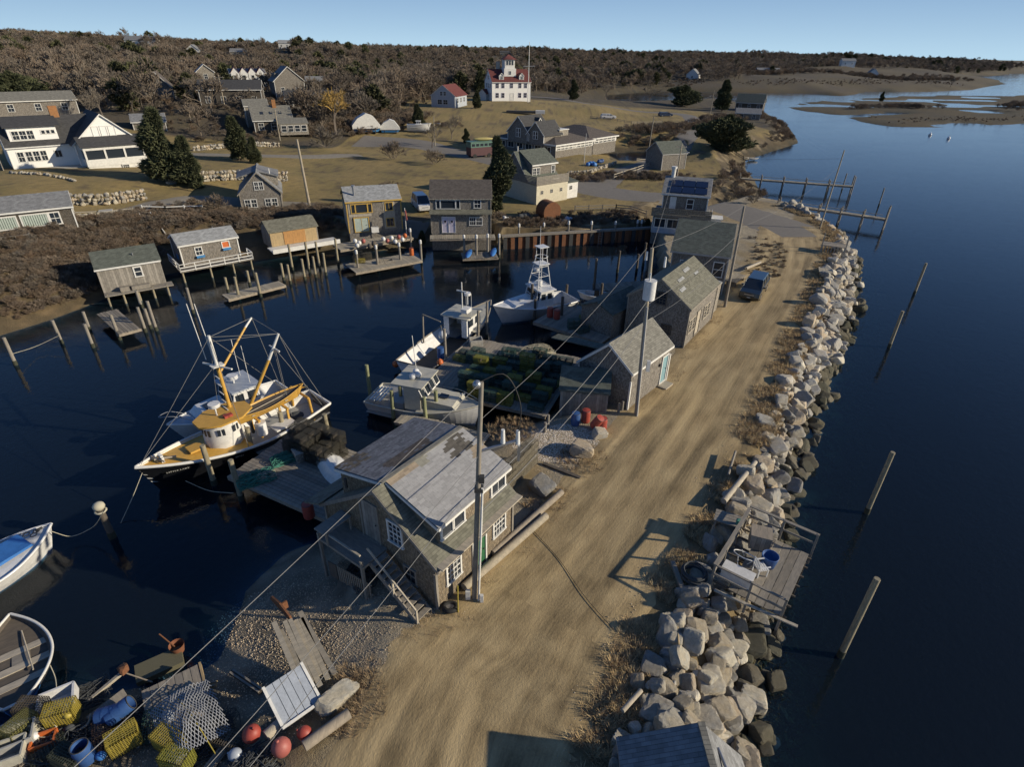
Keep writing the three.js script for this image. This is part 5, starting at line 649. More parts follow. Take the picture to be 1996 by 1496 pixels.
for (const [x, z] of [[7.15,-32.26], [7.44,-32.59], [2.37,-30.74], [2.14,-29.87]]) pile('short wooden post near the barrels and tool shed', 'short posts by the barrels', x, z, .8, 1, .7, 1.5);
{ // steel sheet bulkhead along the back of the harbour
  const g = thing('sheet_bulkhead', 'rusty steel sheet bulkhead along the back of the harbour', 'bulkhead', -1.51,0,-73.52,0.260,21.25);
  const n = 44, w = 22 / n; for (let i = 0; i < n; i++) part(g, 'sheet', [box(w * 1.02, 3.2, .08, i * w + w / 2, .1, i % 2 ? .12 : .3)], i % 3 ? mats.rust : mats.iron); part(g, 'cap_beam', [box(22.4, .25, .6, 11, 1.75, .15)], mats.woodGrey);
  const l = thing('ladder', 'metal ladder hanging on the rusty bulkhead', 'ladder', 11.49,0,-76.82); for (const s of [-.22, .22]) part(l, 'stile', [box(.05, 2.3, .05, s, .9, .45)], mats.woodGrey); for (let i = 0; i < 6; i++) part(l, 'rung', [box(.44, .04, .04, 0, .1 + i * .34, .45)], mats.woodGrey);
}
// ---------- boats ----------
function boat(label, cat, [cx, cz, rot, L], o) {
  const { B = L * .32, sheer = [1.0, .8, .85], draft = .6, sternW = .8, rake = .5, hullM = mats.gelcoat, innerM, railM = mats.gelcoat, deckM = mats.gelTan, fore = .55, cockpit = .25, y = 0, name = 'boat', foreDrop = .04, rail = .07, group, pt = 0 } = o;
  const g = thing(name, label, cat, cx, y, cz, rot, group), N = 22, K = 8;
  const f = t => pt && t < .5 ? 1 - Math.pow((.5 - t) / .5, 2.2) * (1 - sternW) : t < .42 ? lerp(sternW, 1, Math.sin(t / .42 * Math.PI / 2)) : 1 - Math.pow((t - .42) / .58, 2.3);
  const sh = t => t < .4 ? lerp(sheer[2], sheer[1], t / .4) : lerp(sheer[1], sheer[0], ((t - .4) / .6) ** 1.6);
  const P = (t, s, side) => { const b = Math.max(.015, B / 2 * f(t)), yy = lerp(-draft * (t > .8 ? 1 - (t - .8) * 3 : 1), sh(t), s); return V(L * (t - .5) + rake * Math.max(0, t - .7) / .3 * (s - .75), yy, side * b * Math.pow(s, lerp(.42, .75, t)) * lerp(.93, 1, s)); };
  const shell = (sc, s0) => { const v = []; for (const side of [-1, 1]) for (let i = 0; i < N; i++) for (let k = 0; k < K; k++) { const q = (a, b) => { const p = P(a / N, lerp(s0, 1, b / K), side); p.z *= sc; return p; }, A = q(i, k), Bq = q(i + 1, k), C = q(i + 1, k + 1), D = q(i, k + 1); side > 0 ? v.push(A, Bq, C, A, C, D) : v.push(A, C, Bq, A, D, C); } for (let k = 0; k < K; k++) { const q = (b, s) => { const p = P(0, lerp(s0, 1, b / K), s); p.z *= sc; return p; }; v.push(q(k, -1), q(k, 1), q(k + 1, 1), q(k, -1), q(k + 1, 1), q(k + 1, -1)); } return triGeo(v); };
  const smoothN = q => { const w = q; w.computeVertexNormals(); return w; };
  const hm = hullM.clone(); hm.side = THREE.DoubleSide; part(g, 'hull', [smoothN(shell(1, 0))], hm);
  if (innerM) { const im = innerM.clone(); im.side = THREE.DoubleSide; part(g, 'bulwark', [shell(.965, .45)], im); }
  const surf = (t0, t1, drop, camber, n = 14) => { const v = []; for (let i = 0; i < n; i++) for (let k = 0; k < 6; k++) { const q = (a, b) => { const t = lerp(t0, t1, a / n), s = b / 6 * 2 - 1, bb = Math.max(.01, B / 2 * f(t) * .965); return V(L * (t - .5) + rake * Math.max(0, t - .7) / .3 * .25 - .03, sh(t) - drop + camber * (1 - s * s) * f(t), s * bb); }; v.push(q(i, k), q(i, k + 1), q(i + 1, k + 1), q(i, k), q(i + 1, k + 1), q(i + 1, k)); } return triGeo(v); };
  if (fore !== null) part(g, 'foredeck', [surf(fore, .995, foreDrop, .1)], deckM);
  if (cockpit !== null) part(g, 'cockpit_sole', [surf(.01, fore ?? .99, sheer[1] - cockpit, 0)], o.soleM ?? mats.deckGrey);
  const rp = side => [...Array(N + 1)].map((_, i) => { const p = P(i / N, 1, side); return p; });
  part(g, 'rail', [...[-1, 1].map(s => tubeG(rp(s), rail, 40, 5)), rod(P(0, 1, -1), P(0, 1, 1), rail)], railM);
  return { g, P, sh, f, B, L, X: t => L * (t - .5) };
}
// a wheelhouse: walls that lean in a little, panes all round, roof with overhang
function cabin(g, x0, x1, w, y0, h, wallM, roofM, o = {}) {
  const { lean = .25, ov = .18, open = false, front = 3, sides = 2, glass = mats.glass, roofH = .1 } = o, L = x1 - x0;
  if (!open) part(g, 'wheelhouse', prism([[x0, y0], [x1, y0], [x1 - lean, y0 + h], [x0, y0 + h]], w).translate(0, 0, -w / 2), wallM);
  else { for (const s of [-1, 1]) part(g, 'wheelhouse_side', prism([[x0, y0], [x1, y0], [x1 - lean, y0 + h], [x0, y0 + h]], .06).translate(0, 0, s * (w / 2 - .03) - .03), wallM); part(g, 'wheelhouse_front', prism([[x1 - .06, y0], [x1, y0], [x1 - lean, y0 + h], [x1 - lean - .06, y0 + h]], w - .12).translate(0, 0, -w / 2 + .06), wallM); for (const s of [-1, 1]) part(g, 'wheelhouse_back', [box(.06, h, w * .2, x0 + .03, y0 + h / 2, s * (w * .4 - .06))], wallM); part(g, 'helm', [box(.5, .9, .6, x1 - lean - .55, y0 + .45, -w * .2)], wallM); }
  part(g, 'cabin_roof', [new THREE.BoxGeometry(L - lean + ov * 2, roofH, w + ov * 2).translate((x0 + x1 - lean) / 2, y0 + h + roofH / 2, 0)], roofM);
  const a = Math.atan2(lean, h), fy = y0 + h * .68, fx = x1 - lean * .68 + .015, fw = (w - .12 * (front + 1)) / front; for (let i = 0; i < front; i++) part(g, 'windscreen_pane', [put(box(.03, h * .42, fw), fx, fy, -w / 2 + .12 + fw / 2 + i * (fw + .12), 0, 0, a)], glass);
  for (const s of [-1, 1]) for (let i = 0; i < sides; i++) part(g, 'side_pane', [box((L - lean) / sides * .66, h * .36, .03, x0 + .1 + (L - lean) * (i + .5) / sides, fy, s * (w / 2 + .012))], glass);
}
const lines = (g, name, list, r, m) => list.forEach(([a, b]) => part(g, name, [rod(V(...a), V(...b), r, r, 4)], m));
{ // black-hulled dragger with yellow deck
  const { g, X, sh, P } = boat('black-hulled fishing boat with yellow foredeck, wheelhouse roof, mast and boom, tied to the wharf', 'fishing boat', [-17.07,-29.55,-2.282,11.37], { B: 3.9, sheer: [2.05, 1.25, 1.45], draft: 1, sternW: .66, rake: .9, hullM: mats.boatBlack, innerM: mats.white, railM: mats.white, deckM: mats.boatYellow, fore: .5, cockpit: .55, foreDrop: .14, rail: .1, name: 'fishing_boat' });
  const L = 13, hx = X(.58);
  part(g, 'wheelhouse', [new THREE.CylinderGeometry(1.0, 1.05, 1.9, 8).rotateY(.39).scale(1.15, 1, .95).translate(hx, 2.05, 0)], mats.white); part(g, 'cabin_roof', [new THREE.CylinderGeometry(1.3, 1.3, .12, 8).rotateY(.39).scale(1.35, 1, .95).translate(hx - .2, 3.05, 0)], mats.boatYellow);
  for (let i = 0; i < 6; i++) { const a = -1.95 + i * .78; part(g, 'window_pane', [put(box(.42, .42, .04), hx + Math.cos(a) * 1.13, 2.45, Math.sin(a) * .935, 0, Math.PI / 2 - a, 0)], mats.glass); }
  part(g, 'radar', [cyl(.34, .34, .22, hx + .1, 3.75, .1, 14), cyl(.05, .05, .7, hx + .1, 3.1, .1, 6)], mats.gelcoat); part(g, 'horn', [box(.5, .14, .3, hx - .3, 3.18, -.5)], mats.red);
  part(g, 'exhaust', [cyl(.1, .1, 1.6, hx - 1.5, 1.3, -.5, 8)], mats.iron); part(g, 'deck_drum', [cyl(.32, .32, .9, hx - 1.9, 1.2, -.9, 12)], mats.gelcoat);
  part(g, 'foredeck_hatch', [box(.8, .12, .8, X(.74), 1.68, 0)], mats.boatYellow); part(g, 'bow_bitts', [box(.15, .5, .15, X(.9), 1.95, .12), box(.15, .5, .15, X(.9), 1.95, -.12), box(.12, .12, .6, X(.9), 2.05, 0)], mats.white); part(g, 'anchor', [bar(V(X(.84), 1.86, -.3), V(X(.93), 1.98, .1), .08, .08), bar(V(X(.9), 1.95, -.5), V(X(.93), 2.0, .5), .06, .1)], mats.woodPale);
  const mx = X(.5), mz = .5; part(g, 'mast', [rod(V(mx, 1.2, mz), V(mx + .1, 5.9, mz), .12, .11, 10)], mats.boatYellow); part(g, 'mast_top', [rod(V(mx + .1, 5.9, mz), V(mx + .12, 8.0, mz), .11, .09, 10), rod(V(mx - .3, 6.0, mz - 1.0), V(mx + .5, 6.0, mz + 1.0), .06), box(.7, .06, .5, mx + .1, 6.05, mz)], mats.white);
  part(g, 'boom', [rod(V(mx - .9, 2.2, mz), V(mx - 2.7, 5.6, mz - .7), .11, .1, 10)], mats.boatYellow); part(g, 'boom_tip', [rod(V(mx - 2.7, 5.6, mz - .7), V(mx - 3.5, 7.2, mz - 1.0), .1, .08, 10), rod(V(mx - 3.1, 6.3, mz - 1.5), V(mx - 3.1, 6.3, mz - .3), .05)], mats.white);
  part(g, 'gaff', [rod(V(mx, 5.6, mz), V(mx - 2.4, 7.4, mz + .9), .08, .07, 8)], mats.boatYellow); part(g, 'gaff_tip', [rod(V(mx - 2.4, 7.4, mz + .9), V(mx - 3.0, 7.8, mz + 1.1), .07, .06, 8)], mats.white);
  for (let i = 0; i < 6; i++) part(g, 'mast_rung', [box(.05, .04, .7, mx + .3, 2.6 + i * .55, mz)], mats.white);
  for (const s of [.15, .45]) part(g, 'antenna', [rod(V(mx + s, 6.4, mz + s), V(mx + s + .2, 10.0, mz + s), .025)], mats.white);
  const top = [mx + .12, 7.9, mz], bt = [mx - 3.5, 7.2, mz - 1], gt = [mx - 3.0, 7.8, mz + 1.1];
  lines(g, 'stay', [[top, [X(.99), 2.1, 0]], [[mx + .1, 6.2, mz], [X(.985), 2.1, .1]], [top, bt], [top, gt], [[mx + .1, 7.6, mz], bt], [bt, gt], [bt, [X(.02), 1.6, 1.1]], [bt, [X(.02), 1.6, -1.1]], [[mx - 3.1, 6.3, mz - 1], [X(.05), 1.6, -1.2]], [top, [X(.1), 1.5, 1.5]], [top, [mx + .4, 1.4, 1.85]], [top, [mx + .4, 1.4, -1.85]], [gt, [X(.15), 1.5, 1.5]], [[mx - 3.1, 6.3, mz - 1], [mx - 3.3, 1.2, mz - .9]], [[mx - 3.1, 6.3, mz - .8], [mx - 3.4, 1.2, mz - .5]]], .018, mats.wire);
  part(g, 'gallows', [rod(V(X(.12), .8, -1.3), V(X(.12), 2.4, -1.1), .09), rod(V(X(.12), 2.4, -1.1), V(X(.12), 2.4, 1.1), .09), rod(V(X(.12), .8, 1.3), V(X(.12), 2.4, 1.1), .09)], mats.boatYellow); part(g, 'stern_rail', [rod(V(X(.2), 1.9, 1.6), V(X(.01), 1.9, 1.2), .06)], mats.boatYellow); part(g, 'work_table', [box(1.4, .1, .9, X(.3), 1.4, -1.2)], mats.white); part(g, 'net_heap', [sph(.6, X(.16), .9, .2, 8).scale(1, .6, 1)], mats.ropeDark);
  g.updateMatrixWorld(); bowLettering(g, P);
  // the dory on its cradle
  const d = boat('yellow dory carried in a cradle on the black-hulled boat', 'dory', [0, 0, 0, 5.2], { B: 1.3, sheer: [.72, .5, .62], draft: .15, sternW: .12, pt: 1, rake: .5, hullM: mats.boatYellow, railM: mats.boatYellow, fore: null, cockpit: .42, soleM: mats.woodDark, name: 'dory', rail: .03 }); const w = g.localToWorld(V(X(.335), 2.35, -.35)); d.g.position.copy(w); d.g.rotation.y = g.rotation.y + Math.PI + .06; for (const x of [-1.2, 0, 1.1]) part(d.g, 'thwart', [box(.2, .05, 1.0, x, .36, 0)], mats.woodPale); part(d.g, 'oar', [rod(V(-1.8, .5, .2), V(1.6, .5, -.1), .03)], mats.woodPale);
  for (const x of [.25, .42]) part(g, 'cradle', [box(.12, 1.3, .12, X(x), 1.6, -.9), box(.12, 1.3, .12, X(x), 1.6, .2), box(.14, .12, 1.4, X(x), 2.24, -.35)], mats.boatYellow);
}
function bowLettering(g, P) { // name and number on the starboard and port bow, lettered as flat print on thin plates
  const mk = (txt, w, h, px) => { const c = document.createElement('canvas'); c.width = 512; c.height = px; const k = c.getContext('2d'); k.fillStyle = '#0a0a0c'; k.fillRect(0, 0, 512, px); k.fillStyle = '#d8d6cc'; k.font = 'bold ' + Math.floor(px * .8) + 'px serif'; k.textAlign = 'center'; k.textBaseline = 'middle'; k.fillText(txt, 256, px / 2, 490); const t = new THREE.CanvasTexture(c); t.colorSpace = THREE.SRGBColorSpace; return t; };
  for (const [txt, t, w, h] of [['LITTLE LADY', .86, 1.6, .2], ['38731', .585, 1.7, .3]]) for (const side of [-1, 1]) {
    const a = P(t - .05, .8, side), b = P(t + .05, .8, side), c = P(t, .88, side), lo = P(t, .74, side), d = V().subVectors(b, a).normalize(), u = V().subVectors(c, lo).normalize(), n = V().crossVectors(d, u).normalize(); if (n.z * side < 0) n.negate(); const xr = V().crossVectors(u, n).normalize(), uu = V().crossVectors(n, xr); const m = new THREE.Mesh(new THREE.PlaneGeometry(w, h), new THREE.MeshStandardMaterial({ map: mk(txt, w, h, 72), roughness: .5 })); m.name = 'lettering'; m.matrix.makeBasis(xr, uu, n); m.quaternion.setFromRotationMatrix(m.matrix); m.position.copy(P(t, .81, side)).addScaledVector(n, .05); g.add(m); }
}
{ // white cabin boat lying outside the dragger
  const { g, X } = boat('white cabin boat with pulpit rail lying outside the black-hulled boat', 'motor boat', [-19.02,-32.86,-2.300,7.71], { B: 3.3, sheer: [1.7, 1.15, 1.05], sternW: .85, rake: 1.0, deckM: mats.boatGreyW, fore: .42, cockpit: .3, name: 'motor_boat' });
  cabin(g, X(.3), X(.56), 2.3, 1.0, 1.75, mats.gelcoat, mats.boatGreyW, { lean: .35, open: true }); part(g, 'trunk_cabin', prism([[X(.56), 1.2], [X(.82), 1.5], [X(.76), 1.85], [X(.56), 1.95]], 1.7).translate(0, 0, -.85), mats.gelcoat); part(g, 'hatch', [put(box(.7, .05, .7), X(.68), 1.93, 0, 0, 0, -.1)], mats.glass); part(g, 'radar', [cyl(.35, .35, .25, X(.44), 3.2, 0, 14), cyl(.06, .1, .4, X(.44), 2.85, 0, 6)], mats.gelcoat); part(g, 'pulpit', [tubeG([V(X(.86), 1.65, .55), V(X(.98), 2.3, .4), V(X(1.07), 2.4, 0), V(X(.98), 2.3, -.4), V(X(.86), 1.65, -.55)], .025, 24, 5)], mats.steel); for (const z of [-.7, .7]) part(g, 'antenna', [rod(V(X(.34), 2.8, z), V(X(.34), 5.6, z), .02)], mats.white);
}
{ // tan lobster boat
  const { g, X } = boat('tan-decked lobster boat with wide slanted windscreen beside the landing stage', 'lobster boat', [-6.06,-34.06,-0.291,8.1], { B: 3.4, sheer: [1.65, 1.15, 1.05], sternW: .82, rake: .5, railM: mats.gelTan, deckM: mats.gelTan, fore: .5, cockpit: .35, foreDrop: .03, name: 'lobster_boat' });
  part(g, 'trunk_cabin', prism([[X(.5), 1.15], [X(.83), 1.45], [X(.8), 1.7], [X(.5), 1.85]], 1.9).translate(0, 0, -.95), mats.gelTan); part(g, 'trunk_trim', [put(box(.9, .1, .06), X(.8), 1.62, -.7, 0, 1.2, 0), box(2.6, .12, .05, X(.66), 1.62, -.97)], mats.boatGreyW); part(g, 'deck_hatch', [put(box(.6, .05, .5), X(.68), 1.84, 0, 0, 0, -.05)], mats.glass);
  part(g, 'cabin_roof', [box(2.3, .1, 2.8, X(.42), 2.95, 0)], mats.gelTan); for (const z of [-1.25, 1.25]) part(g, 'side_panel', [box(1.2, 1.8, .06, X(.46), 2.0, z)], mats.gelTan); const a = .42; for (let i = 0; i < 4; i++) { const f = part(g, 'windscreen', [put(box(.05, .95, .62), X(.545), 2.48, -1.05 + i * .7, 0, 0, a)], mats.white); part(f, 'pane', [put(box(.06, .72, .48), X(.548), 2.48, -1.05 + i * .7, 0, 0, a)], mats.glass); }
  for (const [x, z] of [[.1, 0], [-.15, .35], [-.2, -.3]]) part(g, 'float', [sph(.24, X(.44) + x, 3.2, z, 12)], mats.gelcoat); part(g, 'antenna', [rod(V(X(.36), 3, -1.2), V(X(.34), 5.4, -1.3), .025)], mats.white); part(g, 'engine_box', [box(1.1, .6, 1, X(.25), .6, 0)], mats.deckGrey); part(g, 'stern_slats', [0, 1, 2, 3].map(i => box(.14, .05, 1.9, X(.03) + i * .25, 1.08, 0)), mats.white); part(g, 'bow_rail', [tubeG([V(X(.5), 1.5, -1.6), V(X(.75), 1.75, -1.25), V(X(.97), 1.95, -.2)], .03, 16, 5)], mats.gelTan);
}
{ // white work boat seen from its stern
  const { g, X } = boat('white work boat with grey wheelhouse, open stern and hauling frame, at the trap wharf', 'work boat', [-4.98,-45.15,1.127,12.79], { B: 3.7, sheer: [1.9, 1.2, 1.1], sternW: .9, rake: .7, railM: mats.woodGrey, deckM: mats.gelTan, fore: .56, cockpit: .2, soleM: mats.woodDark, name: 'work_boat' });
  cabin(g, X(.5), X(.7), 2.3, .9, 1.75, mats.gelcoat, mats.gelTan, { lean: .25, open: true }); part(g, 'life_raft', [box(.9, .35, .6, X(.56), 3.2, .7)], mats.gelcoat); part(g, 'mast', [rod(V(X(.6), 3, 0), V(X(.6), 5.4, 0), .06), box(.1, .1, 1.0, X(.6), 4.6, 0)], mats.white); part(g, 'radar', [cyl(.3, .3, .22, X(.66), 4.0, .1, 12), cyl(.05, .05, .9, X(.66), 3.1, .1, 6)], mats.gelcoat); part(g, 'gear_heap', [sph(.35, X(.62), 3.2, -.7, 8).scale(1.4, .6, 1)], mats.woodNew); part(g, 'hauling_frame', [rod(V(X(.3), 1, -1.6), V(X(.3), 3.6, -1.5), .08), rod(V(X(.3), 3.6, -1.5), V(X(.3), 3.3, .2), .06), rod(V(X(.3), 3.0, .2), V(X(.3), 1, .6), .03)], mats.woodGrey); part(g, 'hauler', [sph(.35, X(.28), 2.3, .5, 10)], mats.gelcoat); part(g, 'blue_drum', [cyl(.3, .3, .9, X(.26), .35, .4, 12)], mats.blue); for (const z of [1.0, 1.5]) part(g, 'antenna', [rod(V(X(.52), 3, z), V(X(.52), 5.0, z), .02)], mats.white); part(g, 'orange_float', [sph(.28, X(.02), .6, -1.9, 10)], mats.orange);
}
{ // white boat with tower
  const { g, X } = boat('white fishing boat with tall lattice tuna tower at the red-barrel wharf', 'fishing boat', [2.03,-52.01,-2.591,8.64], { B: 3.5, sheer: [1.95, 1.3, 1.2], sternW: .86, rake: 1.1, deckM: mats.gelcoat, fore: .44, cockpit: .3, name: 'fishing_boat' });
  part(g, 'trunk_cabin', prism([[X(.5), 1.3], [X(.85), 1.6], [X(.8), 1.85], [X(.5), 2.1]], 1.9).translate(0, 0, -.95), mats.gelcoat); part(g, 'deck_hatch', [box(.5, .06, .5, X(.68), 1.98, 0)], mats.boatGreyW); cabin(g, X(.34), X(.55), 2.4, 1.2, 1.6, mats.gelcoat, mats.gelcoat, { lean: .4, open: true });
  const T0 = 2.9, legs = [[X(.56), .9], [X(.56), -.9], [X(.34), .9], [X(.34), -.9]], tx = X(.43), tops = [[tx + .35, .35], [tx + .35, -.35], [tx - .35, .35], [tx - .35, -.35]];
  legs.forEach(([x, z], i) => part(g, 'tower_leg', [rod(V(x, 1.4, z * 1.25), V(tops[i][0], 5.9, tops[i][1]), .045)], mats.gelcoat)); for (let k = 1; k < 5; k++) { const f = k / 5, p = i => V(lerp(legs[i][0], tops[i][0], f), lerp(1.4, 5.9, f), lerp(legs[i][1] * 1.25, tops[i][1], f)); part(g, 'tower_brace', [rod(p(0), p(1), .03), rod(p(1), p(3), .03), rod(p(3), p(2), .03), rod(p(2), p(0), .03), rod(p(0), p(3), .022)], mats.gelcoat); }
  part(g, 'tower_platform', [box(1.2, .08, 1.2, tx, 5.2, 0), box(1.0, .06, 1.0, tx, 6.8, 0)], mats.gelcoat); part(g, 'tower_rail', [new THREE.TorusGeometry(.6, .03, 5, 14).rotateX(1.57).translate(tx, 5.85, 0), ...tops.map(([x, z]) => rod(V(x, 5.85, z), V(x, 6.8, z), .03))], mats.gelcoat); part(g, 'radar', [cyl(.32, .32, .22, tx + .5, 4.6, 0, 12)], mats.gelcoat); part(g, 'raft_canister', [cyl(.3, .3, .5, X(.42), 2.9, .3, 12)], mats.gelcoat); part(g, 'antenna', [rod(V(tx, 6.8, .3), V(tx, 8.6, .3), .02)], mats.white);
}
{ // skiffs and small craft
  let b = boat('small outboard skiff moored behind the tower boat', 'skiff', [8.52,-56.56,2.932,3.43], { B: 1.7, sheer: [.75, .55, .55], sternW: .85, fore: .8, cockpit: .3, name: 'skiff', soleM: mats.deckGrey }); part(b.g, 'outboard', [box(.35, .5, .3, b.X(0) - .2, .8, 0), box(.15, .7, .15, b.X(0) - .2, .2, 0)], mats.wireDark); part(b.g, 'console', [box(.5, .8, .6, b.X(.45), .7, 0)], mats.wireDark); part(b.g, 'fuel_box', [box(.5, .4, .7, b.X(.2), .45, 0)], mats.woodNew);
  b = boat('white boat with blue hatch and coiled ropes on its foredeck, tied to the rope-wrapped pile', 'motor boat', [-24.53,-18.96,1.086,5.21], { B: 2.9, sheer: [1.35, 1.0, 1.0], sternW: .9, rake: .5, deckM: mats.gelcoat, fore: .3, cockpit: .3, name: 'motor_boat', foreDrop: .06 }); part(b.g, 'blue_hatch', prism([[b.X(.3), 1.1], [b.X(.8), 1.24], [b.X(.79), 1.36], [b.X(.3), 1.3]], 1.35).translate(0, 0, -.67), mats.boatBlue); for (const [t, z] of [[.86, .12], [.83, -.22], [.9, -.05]]) part(b.g, 'rope_coil', [new THREE.TorusGeometry(.14, .03, 5, 14).rotateX(1.5).translate(b.X(t), 1.38, z)], mats.ropeDark); part(b.g, 'bow_cleat', [box(.3, .1, .08, b.X(.92), 1.42, 0)], mats.iron);
  b = boat('open blue-hulled wooden boat with plank thwarts lying at the cluttered beach', 'rowing boat', [-20.09,-14.34,2.241,4.89], { B: 2.6, sheer: [.95, .75, .85], draft: .3, sternW: .25, pt: 1, rake: .35, hullM: mats.boatBlue, innerM: mats.woodDark, railM: mats.white, fore: null, cockpit: .55, soleM: mats.woodDark, name: 'rowing_boat', rail: .06 }); for (const t of [.25, .42, .6, .78]) part(b.g, 'thwart', [box(.34, .06, 2.3 * b.f(t), b.X(t), .58, 0)], mats.woodPale); part(b.g, 'engine_cover', [box(1.0, .3, .6, b.X(.5), .45, .2)], mats.woodGrey); part(b.g, 'oar', [rod(V(b.X(.3), .7, .6), V(b.X(.8), .72, .3), .03)], mats.woodPale);
  const up = boat('upturned white skiff resting on the landing behind the shingled house', 'skiff', [0, 0, 0, 3.6], { B: 1.5, sheer: [.6, .5, .5], draft: .15, sternW: .8, fore: null, cockpit: null, name: 'skiff', hullM: mats.gelcoat, railM: mats.gelcoat, rail: .03 }); up.g.position.set(-9.95,1.95,-25.51); up.g.rotation.set(Math.PI + .25, -.9, 0, 'YXZ');
  // white shrink-wrapped boats on land
  for (const [label, x, z, s, t] of [['tall boat under white shrink wrap beside the parking area', -37.03,-153.59, 1.35, .4], ['smaller boat under white shrink wrap next to the tall one', -31.67,-156.27, .95, .2]]) { const g = thing('covered_boat', label, 'boat', x, H(x, z), z, t, 'boats stored on land'); part(g, 'wrapped_cover', prism([[-2.6, .9], [2.6, .9], [2.4, 1.5], [1.2, 3.0], [0, 3.4], [-1.6, 2.6], [-2.6, 1.5]], 2.2).translate(0, 0, -1.1), mats.white); part(g, 'keel', prism([[-2.2, .3], [2, .3], [2.5, .95], [-2.6, .95]], 1.5).translate(0, 0, -.75), mats.blueTrim); for (const q of [-1.5, 1.5]) part(g, 'stand', [box(.12, .9, 1.6, q, .4, 0)], mats.iron); g.scale.setScalar(s); }
  const w = boat('white motor boat on a trailer beside the covered boats', 'boat', [-24.85,-159.21, .1, 6], { B: 2.2, sheer: [1.3, 1.0, 1.0], sternW: .85, fore: .5, cockpit: .4, name: 'stored_boat', y: 3.9 }); w.g.position.y = H(w.g.position.x, w.g.position.z) + .9; cabin(w.g, -.6, .6, 1.4, .9, .9, mats.gelcoat, mats.gelcoat); part(w.g, 'trailer', [box(5, .15, 1.2, 0, -.7, 0), cyl(.3, .3, .2, -1, -1, .6), cyl(.3, .3, .2, -1, -1, -.6)], mats.iron);
  // kayaks
  for (const [label, x, z, y, t, m] of [['blue kayak lying on the bank before the gabled cottage', -35.34,-77.64, 2.9, .35, mats.boatBlue], ['red kayak beneath the blue one on the bank', -35.95,-76.78, 2.7, .3, mats.orange], ['teal kayak beside the blue one on the bank', -32.32,-79.37, 2.7, .2, mats.ropeTeal], ['blue kayak standing in the slip below the grey house, by its left piles', -5.54,-68.37, .95, 1.5, mats.boatBlue], ['blue kayak standing in the slip below the grey house, by its right piles', -2.56,-69.15, .95, 1.5, mats.boatBlue]]) solo('kayak', label, 'kayak', [new THREE.SphereGeometry(1, 14, 8).scale(1.7, .22, .36)], m, x, y, z, t, 'kayaks round the harbour');
  solo('dinghy', 'small white dinghy drawn up on the grassy creek shore', 'dinghy', [new THREE.SphereGeometry(1, 12, 6, 0, 6.3, 1.57, 1.57).scale(1.6, .5, .6)], mats.gelcoat, 57.86,0.6,-149.38, .2);
}

// ---------- utility poles and wires ----------
function pole(label, x, z, h, o = {}) { const y = o.y ?? H(x, z) - .2, g = thing('utility_pole', label, 'utility pole', x, y, z, o.turn ?? 0); const tip = V(o.lx ?? 0, h + .2, o.lz ?? 0); part(g, 'shaft', [rod(V(0, 0, 0), tip, o.r ?? .17, (o.r ?? .17) * .68, 10)], o.m ?? mats.poleW); if (o.arm) part(g, 'crossarm', [box(o.arm, .12, .1, tip.x, tip.y - .5, tip.z), ...[-.42, 0, .42].map(k => cyl(.05, .04, .16, tip.x + k * o.arm, tip.y - .44, tip.z, 6))], mats.woodPale); if (o.lamp) { part(g, 'lamp_arm', [tubeG([V(tip.x * .8, h * .78, 0), V(o.lamp * .5, h * .82, 0), V(o.lamp, h * .8, 0)], .04, 10, 5)], mats.steel); part(g, 'lamp_head', [new THREE.SphereGeometry(.2, 8, 6).scale(1.8, .5, .8).translate(o.lamp, h * .8, 0)], mats.steel); } return { g, top: V(x + tip.x, y + h + .2, z + tip.z), at: k => V(x + tip.x * k, y + (h + .2) * k, z + tip.z * k) }; }
const P1 = pole('tall utility pole with grey conduit in front of the shingled house', -1.5,-17.01,11.04, { lx: .45, r: .125, m: mats.poleGrey });
part(P1.g, 'conduit', [rod(V(.2, .1, .12), V(.44, 6.6, .1), .055)], mats.white); part(P1.g, 'switch_arm', [bar(V(.4, 8.3, 0), V(1.7, 8.5, -.4), .08, .08)], mats.steel); for (const [x, y, z] of [[1.2, 8.5, -.25], [1.75, 8.35, -.42]]) part(P1.g, 'insulator', [cyl(.09, .07, .6, x, y, z, 8)], mats.capWhite); part(P1.g, 'cut_out', [box(.1, .7, .3, 1.8, 8.0, -.4)], mats.steel); part(P1.g, 'top_insulator', [sph(.16, .3, 11.2, .1, 8)], mats.steel); part(P1.g, 'loop_wire', [tubeG([V(.3, 11.2, 0), V(1.2, 11.4, -.3), V(1.8, 10.2, -.4), V(1.78, 8.7, -.4)], .02, 20, 4)], mats.wireDark); part(P1.g, 'bracket', [box(.34, .16, .34, .3, 6.5, 0), box(.2, .3, .2, .42, 7.1, .15)], mats.iron);
part(P1.g, 'meter_box', [box(.2, .5, .16, -.25, .6, .1), box(.14, .4, .14, .35, .5, .2)], mats.capWhite);
const P2 = pole('utility pole with round grey transformer between the small shed and the blue-doored shed', 8.3,-31.99,11.3, { lx: -.5, r: .14 });
part(P2.g, 'transformer', [cyl(.36, .36, 1.15, -.42, 8.6, .45, 16), cyl(.05, .05, .5, -.5, 9.7, .5, 6)], mats.capWhite); part(P2.g, 'riser', [rod(V(0, .1, .22), V(-.35, 8, .2), .07)], mats.trimGrey); part(P2.g, 'meter_box', [box(.22, .75, .18, .25, 4.0, .15)], mats.capWhite); part(P2.g, 'insulator', [cyl(.08, .06, .5, -.75, 10.8, 0, 8), cyl(.08, .06, .6, .35, 10.4, 0, 8)], mats.capWhite);
const P3 = pole('slim utility pole in front of the parked minivan', 20.1,-50.99,9.48, { lx: -.2, r: .14, m: mats.poleGrey });
const P4 = pole('utility pole at the sea wall end of the dirt road', 42.38,-80.11,10.28, { lx: .3, r: .11 });
